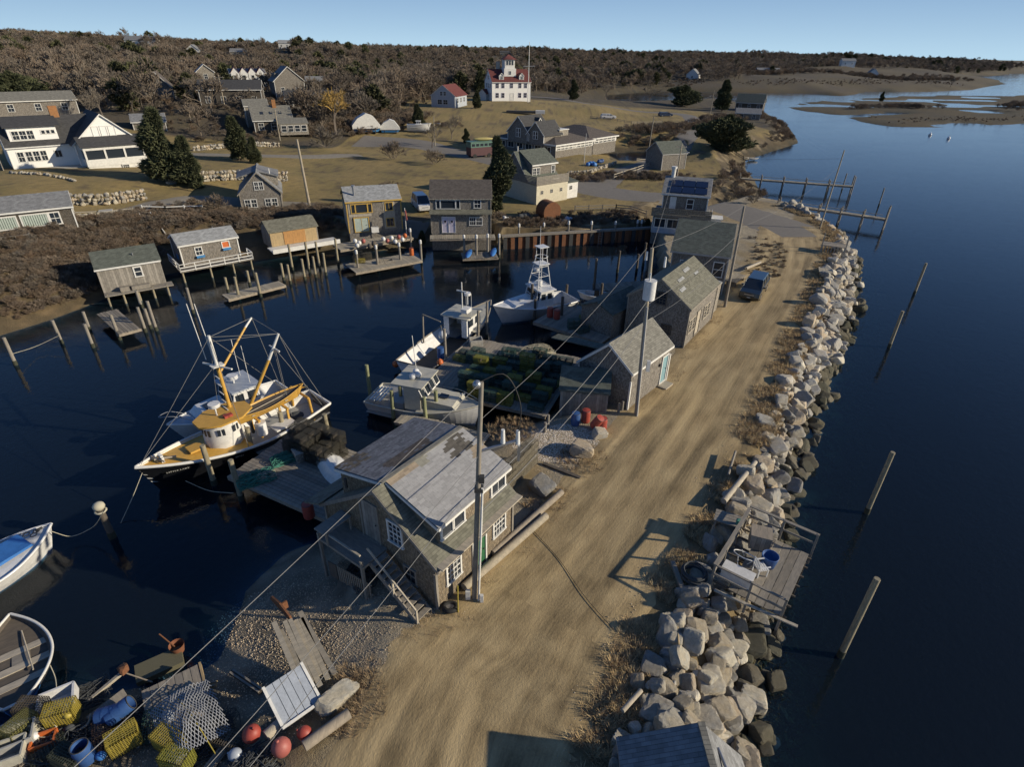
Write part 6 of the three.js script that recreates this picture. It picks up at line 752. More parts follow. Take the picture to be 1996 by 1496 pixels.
const P5 = pole('street lamp pole behind the solar house', 30.16,-112.47,6.1, { arm: 2.0, lamp: 1.3, r: .14 });
const P6 = pole('utility pole beside the restaurant pond', 30.75,-143.23,10.28, { lx: .4, r: .15, m: mats.poleGrey });
pole('bare pole in front of the sandy track', -28.97,-82.29,8.96, { lx: -.3, r: .2 }); pole('utility pole with crossarm and street lamp below the hill houses', -71.38,-154.66,7.4, { arm: 2.4, lamp: -2, r: .15 }); pole('utility pole with crossarm beside the sunroom house', -51.18,-133.54,6.04, { arm: 2.2, r: .13 }); pole('street lamp pole by the paved parking area', -18.88,-142.93,6.3, { lamp: 1.2, r: .13 }); pole('utility pole by the creek tree', 72.21,-236.35,8.56, { lamp: -1.2, r: .14, m: mats.poleGrey }); pole('thin pole rising from the far hillside road', -102.89,-212,5.34, { r: .14 }); pole('short pole behind the white house trees', -73.17,-140.44,2.3, { r: .1 }); pole('thin flag staff on the restaurant terrace', 13.99,-124.48,6.14, { r: .05, m: mats.white });
const P0 = pole('utility pole at the cluttered shore behind the blue barrels', -12, 5.2, 11, { y: 1.4 });
{
  const sag = (label, a, b, s, m = mats.wire, r = .011) => { const c = V().lerpVectors(a, b, .5); c.y -= s; solo('overhead_wire', label, 'wire', [tubeG([a, V().lerpVectors(a, b, .25).setY(lerp(a.y, b.y, .25) - s * .75), c, V().lerpVectors(a, b, .75).setY(lerp(a.y, b.y, .75) - s * .75), b], r, 28, 4)], m, 0, 0, 0, 0, 'overhead wires along the road'); };
  const Z = (p, dx) => p.clone().add(V(dx, 0, 0));
  sag('top power wire running from the house pole over the gravel yard', P1.top, P0.top, .35); sag('middle wire running from the house pole over the stairs', P1.at(.72), P0.at(.74), .4); sag('lower wire running from the house pole down past the stairs', P1.at(.62), P0.at(.6), .5, mats.wire, .012);
  sag('power wire between the house pole and the transformer pole', P1.at(.86), Z(P2.top, -.3), .5); sag('thick cable between the house pole and the transformer pole', P1.at(.55), P2.at(.72), .6, mats.wire, .019); sag('lower cable between the house pole and the transformer pole', P1.at(.45), P2.at(.6), .5, mats.wire, .018);
  sag('power wire from the transformer pole to the minivan pole', P2.top, P3.top, .3); sag('cable from the transformer pole to the minivan pole', P2.at(.7), P3.at(.75), .4, mats.wire, .016); sag('cable sagging from the minivan pole to the sea wall pole', P3.at(.8), P4.at(.8), .8); sag('cable from the transformer pole to the sheds and onwards', P2.at(.6), P3.at(.55), .4); sag('wire from the transformer pole across to the lamp pole', P2.top, P5.top, .8); sag('wire between lamp pole and sea wall pole', P5.at(.9), P4.at(.9), .8);
}
{ const a = V(1.08,1.69,-21.3), b = V(4.41,1.69,-15.51); solo('wire_shadow_strip', 'thin dark strip standing in for a wire shadow across the dirt road', 'cable', [tubeG([a, V().lerpVectors(a, b, .35).add(V(.12, 0, 0)), V().lerpVectors(a, b, .7).add(V(-.05, 0, .05)), b], .014, 30, 4)], mats.wireDark); }  // shadow of an overhead wire, imitated by a thin dark tube on the road

// ---------- traps, barrels, floats ----------
function trapGeo(w, h, d, st) { const gs = [], t = .016; for (let x = 0; x <= w + 1e-4; x += w / Math.round(w / st)) gs.push(box(t, t, d, x, 0, d / 2), box(t, t, d, x, h, d / 2), box(t, h, t, x, h / 2, 0), box(t, h, t, x, h / 2, d)); for (let z = 0; z <= d + 1e-4; z += d / Math.round(d / st)) gs.push(box(w, t, t, w / 2, 0, z), box(w, t, t, w / 2, h, z), box(t, h, t, 0, h / 2, z), box(t, h, t, w, h / 2, z)); for (let y = 0; y <= h + 1e-4; y += h / Math.round(h / st)) gs.push(box(w, t, t, w / 2, y, 0), box(w, t, t, w / 2, y, d), box(t, t, d, 0, y, d / 2), box(t, t, d, w, y, d / 2)); return merge(gs.map(g => g.translate(-w / 2, 0, -d / 2))); }
const tg = trapGeo(1.05, .4, .56, .1), tgBig = trapGeo(.95, .75, .6, .085), runner = merge([box(1.1, .04, .05, 0, .02, .2), box(1.1, .04, .05, 0, .02, -.2), box(.05, .34, .5, 0, .2, 0)]);
function trap(label, x, y, z, turn, m, geo = tg, group) { const g = thing('wire_trap', label, 'trap', x, y, z, turn, group); partG(g, 'wire_cage', geo, m, 0, 0, 0); partG(g, 'wooden_runners', runner, mats.woodDark, 0, 0, 0); return g; }
{
  seed = 12; const tYG = pt(.30, .29, .05), tG = pt(.06, .12, .10), tD = pt(.07, .065, .05); 
  const [bx, by, bz, bt] = [-6.92,1.2,-35.76,-0.363,9.82]; const ux = Math.cos(bt), uz = -Math.sin(bt);
  for (let i = 0; i < 8; i++) for (let j = 0; j < 9; j++) { if (i < 2 && j < 5) continue; if (i < 3 && j > 6) continue; const hgt = 1 + Math.floor(hash(i, j, 3) * (j < 6 ? 3.4 : 2.4)); for (let k = 0; k < hgt; k++) { if (rnd() < .1 && k === hgt - 1) continue; const yl = (i * 7 + j * 3) % 5 < 2 && j < 6; const s = 1.1 + i * 1.12 + rr(-.05, .05), q = .5 + j * .92 + rr(-.1, .1), x = bx + ux * s - Math.sin(bt) * q, z = bz + uz * s - Math.cos(bt) * q; trap(yl ? 'yellow wire trap in the stacks on the broad wharf' : 'dark green wire trap in the stacks on the broad wharf', x, 1.2 + k * .42, z, bt + rr(-.06, .06), yl ? tYG : tG, tg, yl ? 'yellow traps on the broad wharf' : 'green traps on the broad wharf'); } }
  // old traps piled on the boat wharf
  for (let i = 0; i < 3; i++) for (let j = 0; j < 3; j++) for (let k = 0; k < 4; k++) { if (k === 3 && rnd() < .4) continue; trap('weedy brown wire trap in the stack on the boat wharf', -12.45 + i * 1.02 - j * .28 + rr(-.08, .08), 1.35 + k * .4, -28.65 + i * .52 + j * .56, -.47 + rr(-.1, .1), tD, tg, 'brown traps on the boat wharf'); }
  // weathered traps behind the shingled house
  const W1 = V(0.67,1.6,-24.53); for (let i = 0; i < 4; i++) for (let k = 0; k < 4; k++) { if (k === 3 && i === 0) continue; trap('weathered tan wire trap stacked against the shingled house', W1.x - .9 + i * .42, 1.6 + k * .43, W1.z - i * .72 + .3, .95, pt(.36, .32, .24), tg, 'tan traps behind the house'); }
  for (const [x, z, t, m, k] of [[-17.96,-64.3, .3, tD, 2], [-17.27,-65.47, .5, tD, 2], [-17.39,-62.88, .2, mats.trapYellow, 1], [6.43,-47.07, .3, tYG, 2], [5.34,-46.15, .2, tG, 2], [6.03,-45.32, .5, tG, 1], [7.16,-46.22, .1, tYG, 1]]) for (let i = 0; i < k; i++) trap('wire trap in a low heap on a harbour dock', x, (z < -65 ? .92 : 1.42) + i * .42, z, t, m, tg, 'traps on the harbour docks');
  // yellow traps on the near beach
  for (const [label, x, y, z, t, m] of [['yellow wire trap full of gear beside the blue tray', -16.19,1,-11.86, .35, mats.trapYellow], ['large yellow wire trap on its side beside the blue drums', -13.36,1.1,-10.95, .7, mats.trapYellow], ['crushed yellow wire trap under the heaped net', -11.77,1.1,-10.93, -.4, mats.trapYellow], ['olive wire trap tilted beside the crushed one', -11.15,1.1,-10.32, -.2, tYG]]) trap(label, x, y, z, t, m, tgBig, 'yellow traps on the near beach');
}
const barrelProfile = [[0, 0], [.26, 0], [.29, .05], [.29, .28], [.305, .3], [.29, .32], [.29, .58], [.305, .6], [.29, .62], [.29, .84], [.26, .9], [0, .9]].map(([x, y]) => new THREE.Vector2(x, y));
const barrelG = merge([new THREE.LatheGeometry(barrelProfile, 16)]), openG = merge([new THREE.LatheGeometry([...barrelProfile.slice(0, 10), [.24, .88], [.23, .3], [0, .28]].map(v => Array.isArray(v) ? new THREE.Vector2(...v) : v), 16)]);
function barrel(label, x, y, z, m, o = {}) { const g = thing('plastic_barrel', label, 'barrel', x, y, z, o.turn ?? 0, o.group); partG(g, 'drum', o.open ? openG : barrelG, m, 0, 0, 0); partG(g, 'rim', memo('rim', () => merge([new THREE.TorusGeometry(.27, .02, 5, 18).rotateX(1.57)])), mats.iron, 0, .885, 0); if (o.lie) { g.rotation.set(o.lie, o.turn ?? 0, 0, 'YXZ'); g.position.y += .28; } return g; }
barrel('blue plastic barrel beside the tool shed', 4.13,1.6,-30.77, mats.blue); barrel('dark red barrel with rope on top, beside the blue one', 4.83,1.6,-31.15, mats.red); barrel('red barrel leaning among the others by the tool shed', 5.23,1.6,-30.22, mats.red, { lie: .5, turn: 1 }); barrel('tall red barrel nearest to the squat pale boulder', 5.79,1.6,-30.24, mats.red);
barrel('red barrel on the tower boat wharf, beside its twin', 3.37,1.4,-48.53, mats.red, { group: 'red wharf barrels' }); barrel('red barrel on the tower boat wharf, beside its twin', 3.96,1.4,-48.09, mats.red, { group: 'red wharf barrels' }); barrel('orange red barrel on the white-capped dock', -12.34,0.9,-67.47, mats.orange); barrel('red drum at the edge of the upturned skiff landing', -10.37,1.4,-22.13, mats.red);
barrel('open blue barrel lying on the near beach', -14.43,1,-11.7, mats.blue, { lie: 1.2, turn: 2.2, open: true }); barrel('blue barrel half hidden behind the open one', -14.87,1,-11.77, mats.blue, { lie: 1.4, turn: 1.8 }); barrel('upright open blue barrel beside the dark rope heap', -14.46,1,-10.48, mats.blue, { open: true });
function float(label, x, y, z, r, m, tilt = 0, neck = true) { const g = thing('float', label, 'float', x, y + r * .9, z, 0, 'fishing floats'); part(g, 'ball', [new THREE.SphereGeometry(r, 16, 12).scale(1, 1.12, 1)], m); if (neck) part(g, 'eye', [cyl(r * .2, r * .14, r * .25, 0, r * 1.05, 0, 8)], m); g.rotation.z = tilt; return g; }
float('red inflated float with white stripe beside the logs', -7.01,1.6,-11.07, .24, mats.red, .9); float('large round pink float at the foot of the logs', -7.62,1.6,-10.55, .32, mats.pink, .2); float('open-topped red float near the tilted boat hatch', -8.85,1.5,-11.03, .31, mats.red, -.4); float('pink float in the trap stack on the boat wharf', -12.65,2.2,-28.81, .22, mats.pink, 0); float('orange float hanging at the work boat stern', -5.67,1,-39.63, .26, mats.orange, 0);
for (const [x, y, z, i] of [[-16.21,1.8,-70.16, 0], [-15.54,1.8,-69.33, 1], [-15.29,1.8,-70.67, 0], [-14.56,1.8,-69.17, 2], [-14.48,1.8,-71.16, 1], [-13.84,1.8,-70.09, 0], [-13.83,1.8,-71.89, 3], [-19.45,1.8,-69.1, 0], [-18.75,1.8,-68.28, 0], [-18.46,1.8,-69.16, 1], [-18.75,1.8,-67.24, 2]]) float('small float in the heap on the deck below the yellow-trimmed house', x, y, z, .26, [mats.gelcoat, mats.pink, mats.capWhite, mats.orange][i], 0, false);
// ---------- logs, planks and clutter ----------
function log(label, ax, az, bx, bz, r, y, m = mats.poleW, r2 = r) { const g = solo('log', label, 'log', [rod(V(0, 0, 0), V(bx - ax, 0, bz - az), r, r2, 12)], m, ax, y + r, az); return g; }
log('long round log lying along the road in front of the green door', -1.97,-17.44, 1.87,-22.07, .2, 1.62, mats.poleW); log('second log behind the first, its far end at the mossy boulder', -0.79,-19.48, 2.79,-23.95, .18, 1.62, mats.wood); log('thin pole lying between log and house wall', -2.21,-17.63, 1.24,-22.51, .09, 1.64, mats.woodDark);
log('fallen grey log beside the round pink float', -6.89,-10.63, -5.64,-11.78, .2, 1.62, mats.wood); log('bleached log stub behind the red floats', -8.38,-11.03, -7.35,-12.33, .2, 1.45, mats.woodPale); log('bleached drift log lying on the boulders above the little deck', 11.22,-23.02, 14.11,-26.43, .16, 2.0, mats.woodPale, .13); log('thin grey spar on the boulders beside the drift log', 12.23,-25.36, 13.34,-27.53, .07, 2.0, mats.woodGrey); log('white broken log beside the plank bench', 25.66,-61.51, 28.07,-63.74, .16, 1.8, mats.woodPale); log('short timber between the grass and the boulders', 4.16,-11.88, 4.97,-12.66, .09, 2.0, mats.woodPale); log('thin bamboo stick lying on the boulders', 6.94,-15.4, 6.67,-13.91, .04, 2.2, mats.woodNew);
solo('timber', 'squared timber lying between rope coil and grass', 'timber', [box(.2, .2, 2.6)], mats.wood, 7.74,1.8,-17.82, .05); solo('timber', 'dark sleeper laid across the verge beside the road', 'timber', [box(2.4, .14, .2)], mats.woodDark, 2.92,1.65,-25.96, -.55);
{
  const P = thing('plank_stack', 'stack of long weathered planks beside the gravel yard', 'planks', -8.2,1.55,-14.38, 0); P.rotation.y = -.9; for (let i = 0; i < 7; i++) part(P, 'plank', [put(box(3.6 - (i % 3) * .3, .06, .2), (i % 2) * .2, .1 + Math.floor(i / 3) * .09, -.6 + i * .19, 0, rr(-.06, .06), 0)], pick(plankMatsPale));
  const r = thing('rusty_plate', 'rust brown pointed steel plate standing on edge in the gravel', 'scrap', -9.73,1.4,-16.41, -.72); part(r, 'plate', prism([[-.95, 0], [.95, 0], [.75, .32], [0, .5], [-.75, .32]], .08), mats.rust); part(r, 'brace', [box(.08, .4, .3, 0, .2, -.1)], mats.rust);
  const h = thing('boat_hatch', 'tilted grey planked boat hatch with white frame', 'hatch', -7.76,1.6,-12.23, .75); for (let i = 0; i < 5; i++) part(h, 'board', [put(box(.25, .05, 1.5), -.55 + i * .27, .55, 0, .45, 0, 0)], mats.boatGreyW); part(h, 'frame', [put(box(1.5, .12, .1), 0, .24, .72, .45, 0, 0), put(box(.1, .12, 1.6), -.72, .55, 0, .45, 0, 0), put(box(.1, .12, 1.6), .72, .55, 0, .45, 0, 0)], mats.white); for (const x of [-.5, .5]) part(h, 'leg', [box(.1, .9, .1, x, .35, -.6)], mats.white);
  const t = thing('tyre', 'old car tyre lying at the corner of the shingled house', 'tyre', -2.49,1.6,-16.45); part(t, 'tread', [new THREE.TorusGeometry(.27, .11, 10, 22).rotateX(1.35).translate(0, .14, 0)], mats.tyre); part(t, 'rim', [new THREE.CylinderGeometry(.18, .18, .1, 14).rotateX(-.2).translate(0, .12, 0)], mats.steel);
  solo('marker_rod', 'thin yellow marker rod beside the utility pole', 'rod', [rod(V(0, 0, 0), V(.05, 1.8, .1), .03)], mats.trapYellow, -2.14,1.6,-16.28);
  const fence = thing('picket_gate', 'low grey picket gate in front of the nets under the landing', 'gate', -7.69,1.5,-17.98,-0.531,2.35); for (let i = 0; i < 16; i++) part(fence, 'picket', [box(.06, .95, .03, .06 + i * .125, .5, 0)], mats.wood); for (const y of [.25, .85]) part(fence, 'rail', [box(2.05, .07, .04, 1.0, y, -.04)], mats.wood); part(fence, 'side_board', [box(.5, .9, .04, -.3, .5, 0)], mats.woodDark);
  // nets: tangled strands
  const tangle = (label, x, y, z, rx, ry, rz, n, r, m, name = 'net_heap') => { seed = Math.floor(Math.abs(x * 91 + z * 7)); const gs = []; for (let i = 0; i < n; i++) { const p = []; let q = V(rr(-1, 1), rr(0, 1), rr(-1, 1)); for (let k = 0; k < 6; k++) { p.push(V(q.x * rx, Math.abs(q.y) * ry * Math.sqrt(Math.max(.05, 1 - (q.x * q.x + q.z * q.z) / 2)), q.z * rz)); q = V(clamp(q.x + rr(-.6, .6), -1, 1), clamp(q.y + rr(-.5, .5), 0, 1), clamp(q.z + rr(-.6, .6), -1, 1)); } gs.push(tubeG(p, r, 14, 3)); } return solo(name, label, 'net', gs, m, x, y, z, .6, 'heaps of fishing net'); };
  tangle('heap of dark blue net under the landing stairs', -6.31,1.5,-18.36, 1.0, .6, .8, 90, .018, mats.ropeDark); tangle('teal net heap beside the grey fish box', -13.23,1.36,-26.98, .9, .35, .5, 90, .018, mats.ropeTeal); tangle('teal and cream net at the wharf edge beside the pile', -14.31,1.36,-25.07, 1.0, .35, .6, 90, .018, mats.ropeTeal); tangle('cream rope heap at the wharf edge', -13.79,1.4,-25.26, .5, .3, .3, 40, .018, mats.rope); tangle('tangle of pale rope beside the trap of gear', -16.75,1,-11.43, .5, .4, .5, 40, .02, mats.rope); tangle('heap of dark rope among the beach barrels', -15.7,0.9,-10.88, .8, .4, .6, 60, .02, mats.ropeDark); tangle('teal rope heap at the foot of the pink float', -8.41,1.5,-10.2, .8, .3, .6, 60, .018, mats.ropeDark); tangle('heap of grey weed and twine on the broad wharf', 1.71,1.2,-41.46, 1.6, .5, .9, 120, .02, mats.rope);
  // draped grey net: a knotted mesh hung over traps and pallet
  { const gs = [], NU = 20, NV = 22, S = (u, v) => { const x = (u - .5) * 2.0, z = (v - .5) * 2.7; return V(x + .06 * noise(u * 6, v * 6), .15 + .75 * Math.exp(-((x + .1) ** 2) * 1.2 - (z - .2) ** 2 * .35) + .12 * noise(u * 5 + 9, v * 5) + .1, z + .06 * noise(u * 6, v * 6 + 7)); }; for (let i = 0; i < NU; i++) for (let j = 0; j < NV; j++) { const o = (j % 2) * .5; const a = S((i + o) / NU, j / NV); for (const s of [-.5, .5]) { const u2 = (i + o + s) / NU; if (u2 < 0 || u2 > 1.02) continue; gs.push(rod(a, S(u2, (j + 1) / NV), .017, .017, 4)); } } solo('draped_net', 'grey knotted rope net draped over the beach traps', 'net', gs, mats.netGrey, -11.32,1.1,-11.59, .75); }
  const pal = thing('grey_hatch_cover', 'grey boarded hatch cover under the draped net', 'hatch', -12.45,0.9,-12.5, .62); for (let i = 0; i < 7; i++) part(pal, 'board', [box(.26, .05, 2.3, -.85 + i * .28, .22, 0)], plankMats[i % 3]); part(pal, 'edge', [box(.08, .25, 2.4, 1.05, .14, 0)], mats.woodNew);
  const tray = thing('fish_tray', 'white tray with blue rim on the near beach', 'tray', -16.88,0.8,-12.48, .55); part(tray, 'floor', [box(1.1, .06, .8, 0, .03, 0)], mats.capWhite); for (const [w, d, x, z] of [[1.1, .08, 0, .4], [1.1, .08, 0, -.4], [.08, .8, .55, 0], [.08, .8, -.55, 0]]) part(tray, 'side', [box(w, .5, d, x, .25, z)], z > .3 ? mats.boatBlue : mats.gelcoat);
  solo('weedy_slab', 'weed-covered slab lying at the waterline', 'slab', [box(1.7, .25, .9)], M(.14, .13, .08, { map: T.stone }), -14.3,0.35,-14.44, .6); const bk = thing('rusty_pot', 'rust brown iron pot with handle at the waterline', 'pot', -13.87,0.3,-15.13); part(bk, 'bowl', [new THREE.CylinderGeometry(.3, .22, .4, 14, 1, true).translate(0, .25, 0), new THREE.CylinderGeometry(.22, .22, .04, 14).translate(0, .06, 0)], M(.18, .07, .035, { side: THREE.DoubleSide })); part(bk, 'handle', [rod(V(-.1, .3, 0), V(-.8, .7, -.3), .03)], mats.rust);
  const sc = thing('bow_frame', 'grey iron-bound frame sticking out of the beach clutter', 'scrap', -15.33,0.4,-13.46, .5); part(sc, 'beam', [bar(V(-1.2, .2, .4), V(.2, .6, -.1), .12, .12)], mats.woodPale); part(sc, 'block', [rockGeo(77, 1).scale(.3, .26, .3).translate(.3, .7, -.2)], mats.rust); part(sc, 'rod', [rod(V(.3, .6, -.1), V(1.2, .3, .6), .03)], mats.wood);
  const fb = thing('fish_box', 'pale grey fish box on the boat wharf', 'box', -12.3,1.36,-27.1, .7); part(fb, 'body', [box(.95, .6, .7, 0, .3, 0)], mats.shPale); part(fb, 'lid', [box(1.0, .06, .76, 0, .63, 0)], mats.cement);
  for (const [label, x, y, z, w, h, d, t, m] of [['dark grey plastic bin beside the orange basket', -17.27,0.9,-11.03, 1.1, .6, .8, .5, mats.deckGrey], ['cream wooden crate tipped against the grey bin', -17.25,1,-10.47, 1.2, .5, .8, .45, mats.gelTan], ['orange plastic fish basket half buried in rope', -16.3,0.9,-11.01, .7, .4, .5, .4, mats.orange], ['pale concrete block on the broad wharf edge', -3.05,1.2,-42.96, 1.0, .55, .8, .2, mats.cement], ['white bucket tray on the white-capped dock', -14.94,0.9,-64.62, 1.6, .3, .8, .35, mats.shPale]]) { const g = thing('storage_box', label, 'box', x, y, z, t); for (const [a, b, c, e] of [[w, .06, 0, d / 2], [w, .06, 0, -d / 2], [.06, d, w / 2, 0], [.06, d, -w / 2, 0]]) part(g, 'side', [box(a, h, b, c, h / 2, e)], m); part(g, 'base', [box(w - .08, .05, d - .08, 0, .05, 0)], m); }
}
{ // more clutter on the near beach
  const cl = (label, x, y, z, w, h, d, t, m, tilt = 0) => { const g = thing('beach_clutter', label, 'scrap', x, y, z, t, 'clutter on the near beach'); part(g, 'panel', [put(box(w, h, d), 0, h / 2, 0, tilt, 0, tilt * .5)], m); part(g, 'batten', [put(box(w * .94, .05, .07), 0, h + .03, d * .3, tilt, 0, tilt * .5)], mats.woodGrey); part(g, 'batten', [put(box(w * .94, .05, .07), 0, h + .03, -d * .3, tilt, 0, tilt * .5)], mats.woodGrey); };
  cl('grey plywood sheet leaning behind the blue barrels', -14.83,0.9,-12.26, 1.3, .06, .7, .9, mats.woodGrey, .3); cl('dark hatch board under the orange basket', -16.76,0.85,-10.8, 1.5, .1, .8, .6, mats.woodDark, .1); cl('pale weathered pallet board beside the yellow trap', -15.16,0.85,-11.27, 1.2, .08, .6, .3, mats.woodPale, .15); cl('white foam slab beside the tipped cream crate', -17.89,0.85,-11.58, .9, .2, .5, .7, mats.capWhite, .1); cl('grey board lying beside the draped net', -9.9,1.2,-10.65, 1.4, .06, .35, 1.2, mats.wood, .08); cl('broken tan board at the waterline', -11.99,0.6,-13.4, 1.1, .06, .25, .2, mats.woodNew, .1); cl('dark plank lying across the beach below the planks', -10.27,0.8,-13.52, 1.8, .07, .22, -.5, mats.woodDark, .06);
  seed = 71; for (const [label, x, y, z, m, k] of [['dark weedy trap under the rope tangle', -15.89,0.85,-10.73, pt(.06, .07, .05), 0], ['olive trap jammed behind the cream crate', -17.41,0.85,-11.32, pt(.2, .19, .06), 1], ['rusty trap between the blue barrels and the big yellow trap', -14.43,0.85,-11.28, pt(.15, .09, .06), 0], ['dark trap beside the upright blue barrel', -15.04,0.85,-10.41, pt(.06, .07, .05), 1], ['green trap half under the draped net', -12.88,0.85,-11.66, pt(.05, .10, .08), 0], ['brown trap behind the fish tray', -17.56,0.75,-12.11, pt(.12, .1, .07), 1], ['old trap between the net and the red float', -9.7,1.2,-11, pt(.13, .11, .08), 0]]) { const t = trap(label, x, y, z, rr(0, 3), m, k ? tgBig : tg, 'old traps on the near beach'); t.rotation.z = rr(-.4, .4); }
  for (const [label, x, y, z, sx, sz] of [['dark rope mat under the yellow traps', -14.22,0.8,-11.67, 1.6, .9], ['dark twine spread behind the fish tray', -16.48,0.6,-12.7, 1.2, .6], ['dark weed and rope strewn below the hatch cover', -10.78,1,-11.26, 1.2, .9], ['brown twine heap between the tipped crates', -17.05,0.9,-10.27, 1.2, .9]]) { const gs = []; for (let i = 0; i < 70; i++) { const p = [0, 1, 2, 3, 4].map(() => V(rr(-sx, sx), rr(.02, .2), rr(-sz, sz))); gs.push(tubeG(p, .014, 12, 3)); } solo('rope_mat', label, 'rope', gs, label.startsWith('brown') ? mats.wood : mats.ropeDark, x, y, z, .5, 'rope strewn on the near beach'); }
  for (const [label, x, y, z, r, m] of [['small white float beside the yellow trap full of gear', -16.78,1,-11.74, .16, mats.gelcoat], ['small dark float between the blue barrels', -15.68,1,-11.44, .15, mats.ropeDark], ['small white float on the rope tangle', -16.7,1.1,-11.11, .15, mats.gelcoat], ['small yellow float inside the trap of gear', -15.81,1.4,-11.71, .12, mats.trapYellow], ['small blue float beside the upright barrel', -14.01,1,-10.55, .15, mats.boatBlue], ['grey float half buried under the draped net', -12.41,1,-11.92, .2, mats.boatGreyW], ['pale blue float in the teal rope heap', -9.19,1.4,-10.43, .22, mats.boatGreyW]]) float(label, x, y, z, r, m, 1.2);
  for (const [label, a, b, m] of [['curved brown hose lying over the yellow trap', [V(-15.23,1.2,-11.95), V(-15.11,1.2,-11.58), V(-15.43,1.1,-11.39), V(-15.92,1.1,-11.44)], .045, mats.wood], ['grey rope straying across the beach to the blue rowing boat', [V(-18.74,0.6,-14.37), V(-18.18,0.4,-13.84), V(-17.58,0.5,-13.15), V(-16.7,0.9,-12.33)], .02, mats.rope], ['yellow rope lying over the draped net', [V(-12.2,1.6,-12.38), V(-10.94,1.95,-11.36), V(-9.89,1.6,-10.45)], .02, mats.trapYellow]]) solo('loose_rope', label, 'rope', [tubeG(a, b, 24, 5)], m);
}
// ---------- the little deck on the boulders ----------
{
  const [x, y, z, t, L] = [9.05,2.15,-17.78,-0.653,1.51];
  const g = thing('sea_wall_deck', 'small grey plank deck with railings built on the boulders', 'deck', x, y, z, t); const W = 4.4;
  for (let i = 0; i < 6; i++) part(g, 'plank', [box(.36, .06, W, .95 + i * .38, -.03 + rr(-.01, .01), -W / 2)], pick(plankMats)); for (let i = 0; i < 7; i++) part(g, 'crosspiece', [box(3.2, .08, .07, 1.6, -.09, -.15 - i * .68)], mats.woodDark);
  const rp = [[0, 0], [0, -1.5], [0, -3], [0, -W], [1.6, -W - .3], [3.1, -W - .3], [1.6, .05], [3.0, .05]]; for (const [a, b] of rp) part(g, 'post', [box(.1, 1.9, .1, a, .15, b)], mats.woodGrey); part(g, 'top_rail', [box(.16, .05, W + .2, 0, 1.08, -W / 2)], mats.woodGrey); part(g, 'top_rail', [box(3.2, .05, .16, 1.55, 1.06, -W - .3)], mats.woodGrey); part(g, 'top_rail', [box(3.1, .06, .1, 1.5, 1.04, .05)], mats.woodGrey); part(g, 'mid_rail', [box(.06, .1, W, 0, .55, -W / 2)], mats.woodGrey); part(g, 'mid_rail', [box(3.1, .1, .05, 1.55, .5, -W - .3)], mats.woodGrey); part(g, 'mid_rail', [box(3.0, .1, .05, 1.5, .5, .05)], mats.woodGrey); for (const [a, b] of [[1, -.6], [3, -.6], [1, -3.8], [3, -3.8]]) part(g, 'leg', [box(.12, 2.2, .12, a, -1.15, b)], mats.woodDark);
  part(g, 'loose_board', [put(box(3.4, .05, .14), 2.0, .1, .35, 0, .1, 0)], mats.woodPale);
  const at = (a, h, b) => g.localToWorld(V(a, h, b)); g.updateMatrixWorld();
  let p = at(.75, 0, -.75); const c = thing('cooler', 'long white lidded cooler on the little deck', 'cooler', p.x, p.y, p.z, t); part(c, 'body', [box(1.3, .5, .55, .1, .25, 0)], mats.gelcoat); part(c, 'lid', [box(1.36, .07, .6, .1, .54, 0)], mats.white);
  p = at(1.55, 0, -1.75); const ch = thing('plastic_chair', 'white plastic chair with slatted seat beside the blue tub', 'chair', p.x, p.y, p.z, t + 2.4); for (const [a, b] of [[.22, .22], [-.22, .22], [.22, -.22], [-.22, -.22]]) part(ch, 'leg', [box(.05, .42, .05, a, .21, b)], mats.gelcoat); for (let i = 0; i < 5; i++) part(ch, 'seat_slat', [box(.5, .03, .07, 0, .43, -.2 + i * .1)], mats.gelcoat); for (let i = 0; i < 5; i++) part(ch, 'back_slat', [box(.06, .45, .03, -.2 + i * .1, .68, -.27)], mats.gelcoat); for (const s of [-.27, .27]) part(ch, 'armrest', [box(.06, .03, .5, s, .65, 0)], mats.gelcoat);
  p = at(1.7, 0, -2.5); const tb = thing('blue_tub', 'blue plastic tub beside the white chair', 'tub', p.x, p.y, p.z); part(tb, 'bowl', [new THREE.LatheGeometry([[0, .3], [.28, .32], [.34, .62], [.38, .62], [.38, .58], [.3, 0], [0, 0]].map(v => new THREE.Vector2(...v)), 18)], mats.blue); part(tb, 'stand', [cyl(.2, .24, .3, 0, 0, 0, 10)], mats.gelcoat);
  p = at(.75, .05, -1.9); const rf_ = thing('round_frame', 'white tubular table frame tipped on the little deck', 'frame', p.x, p.y, p.z, t); part(rf_, 'ring', [new THREE.TorusGeometry(.5, .025, 6, 24).rotateX(1.1).translate(0, .45, 0)], mats.gelcoat); for (let i = 0; i < 3; i++) part(rf_, 'leg', [rod(V(Math.cos(i * 2.1) * .45, .45, Math.sin(i * 2.1) * .3), V(Math.cos(i * 2.1) * .2, 0, Math.sin(i * 2.1) * .5), .02)], mats.gelcoat);
  p = at(.95, 0, -3.5); const bx = thing('wooden_bin', 'weathered square wooden bin on the little deck', 'bin', p.x, p.y, p.z, t + .3); part(bx, 'body', [box(.9, .8, .8, 0, .4, 0)], mats.boards); part(bx, 'lid', [box(.95, .05, .85, 0, .83, 0)], mats.wood);
  p = at(-.7, .2, -3.6); const bn = thing('plank_bench', 'blue-grey plank bench leaning outside the deck railing', 'bench', p.x, p.y, p.z, t + .2); for (let i = 0; i < 4; i++) part(bn, 'board', [box(1.2, .05, .2, 0, .45, -.33 + i * .22)], mats.woodGrey); for (const s of [-.5, .5]) part(bn, 'leg', [box(.08, .6, .7, s, .12, 0)], mats.woodGrey); part(bn, 'teal_pot', [cyl(.1, .12, .25, .5, .48, .2, 8)], mats.ropeTeal);
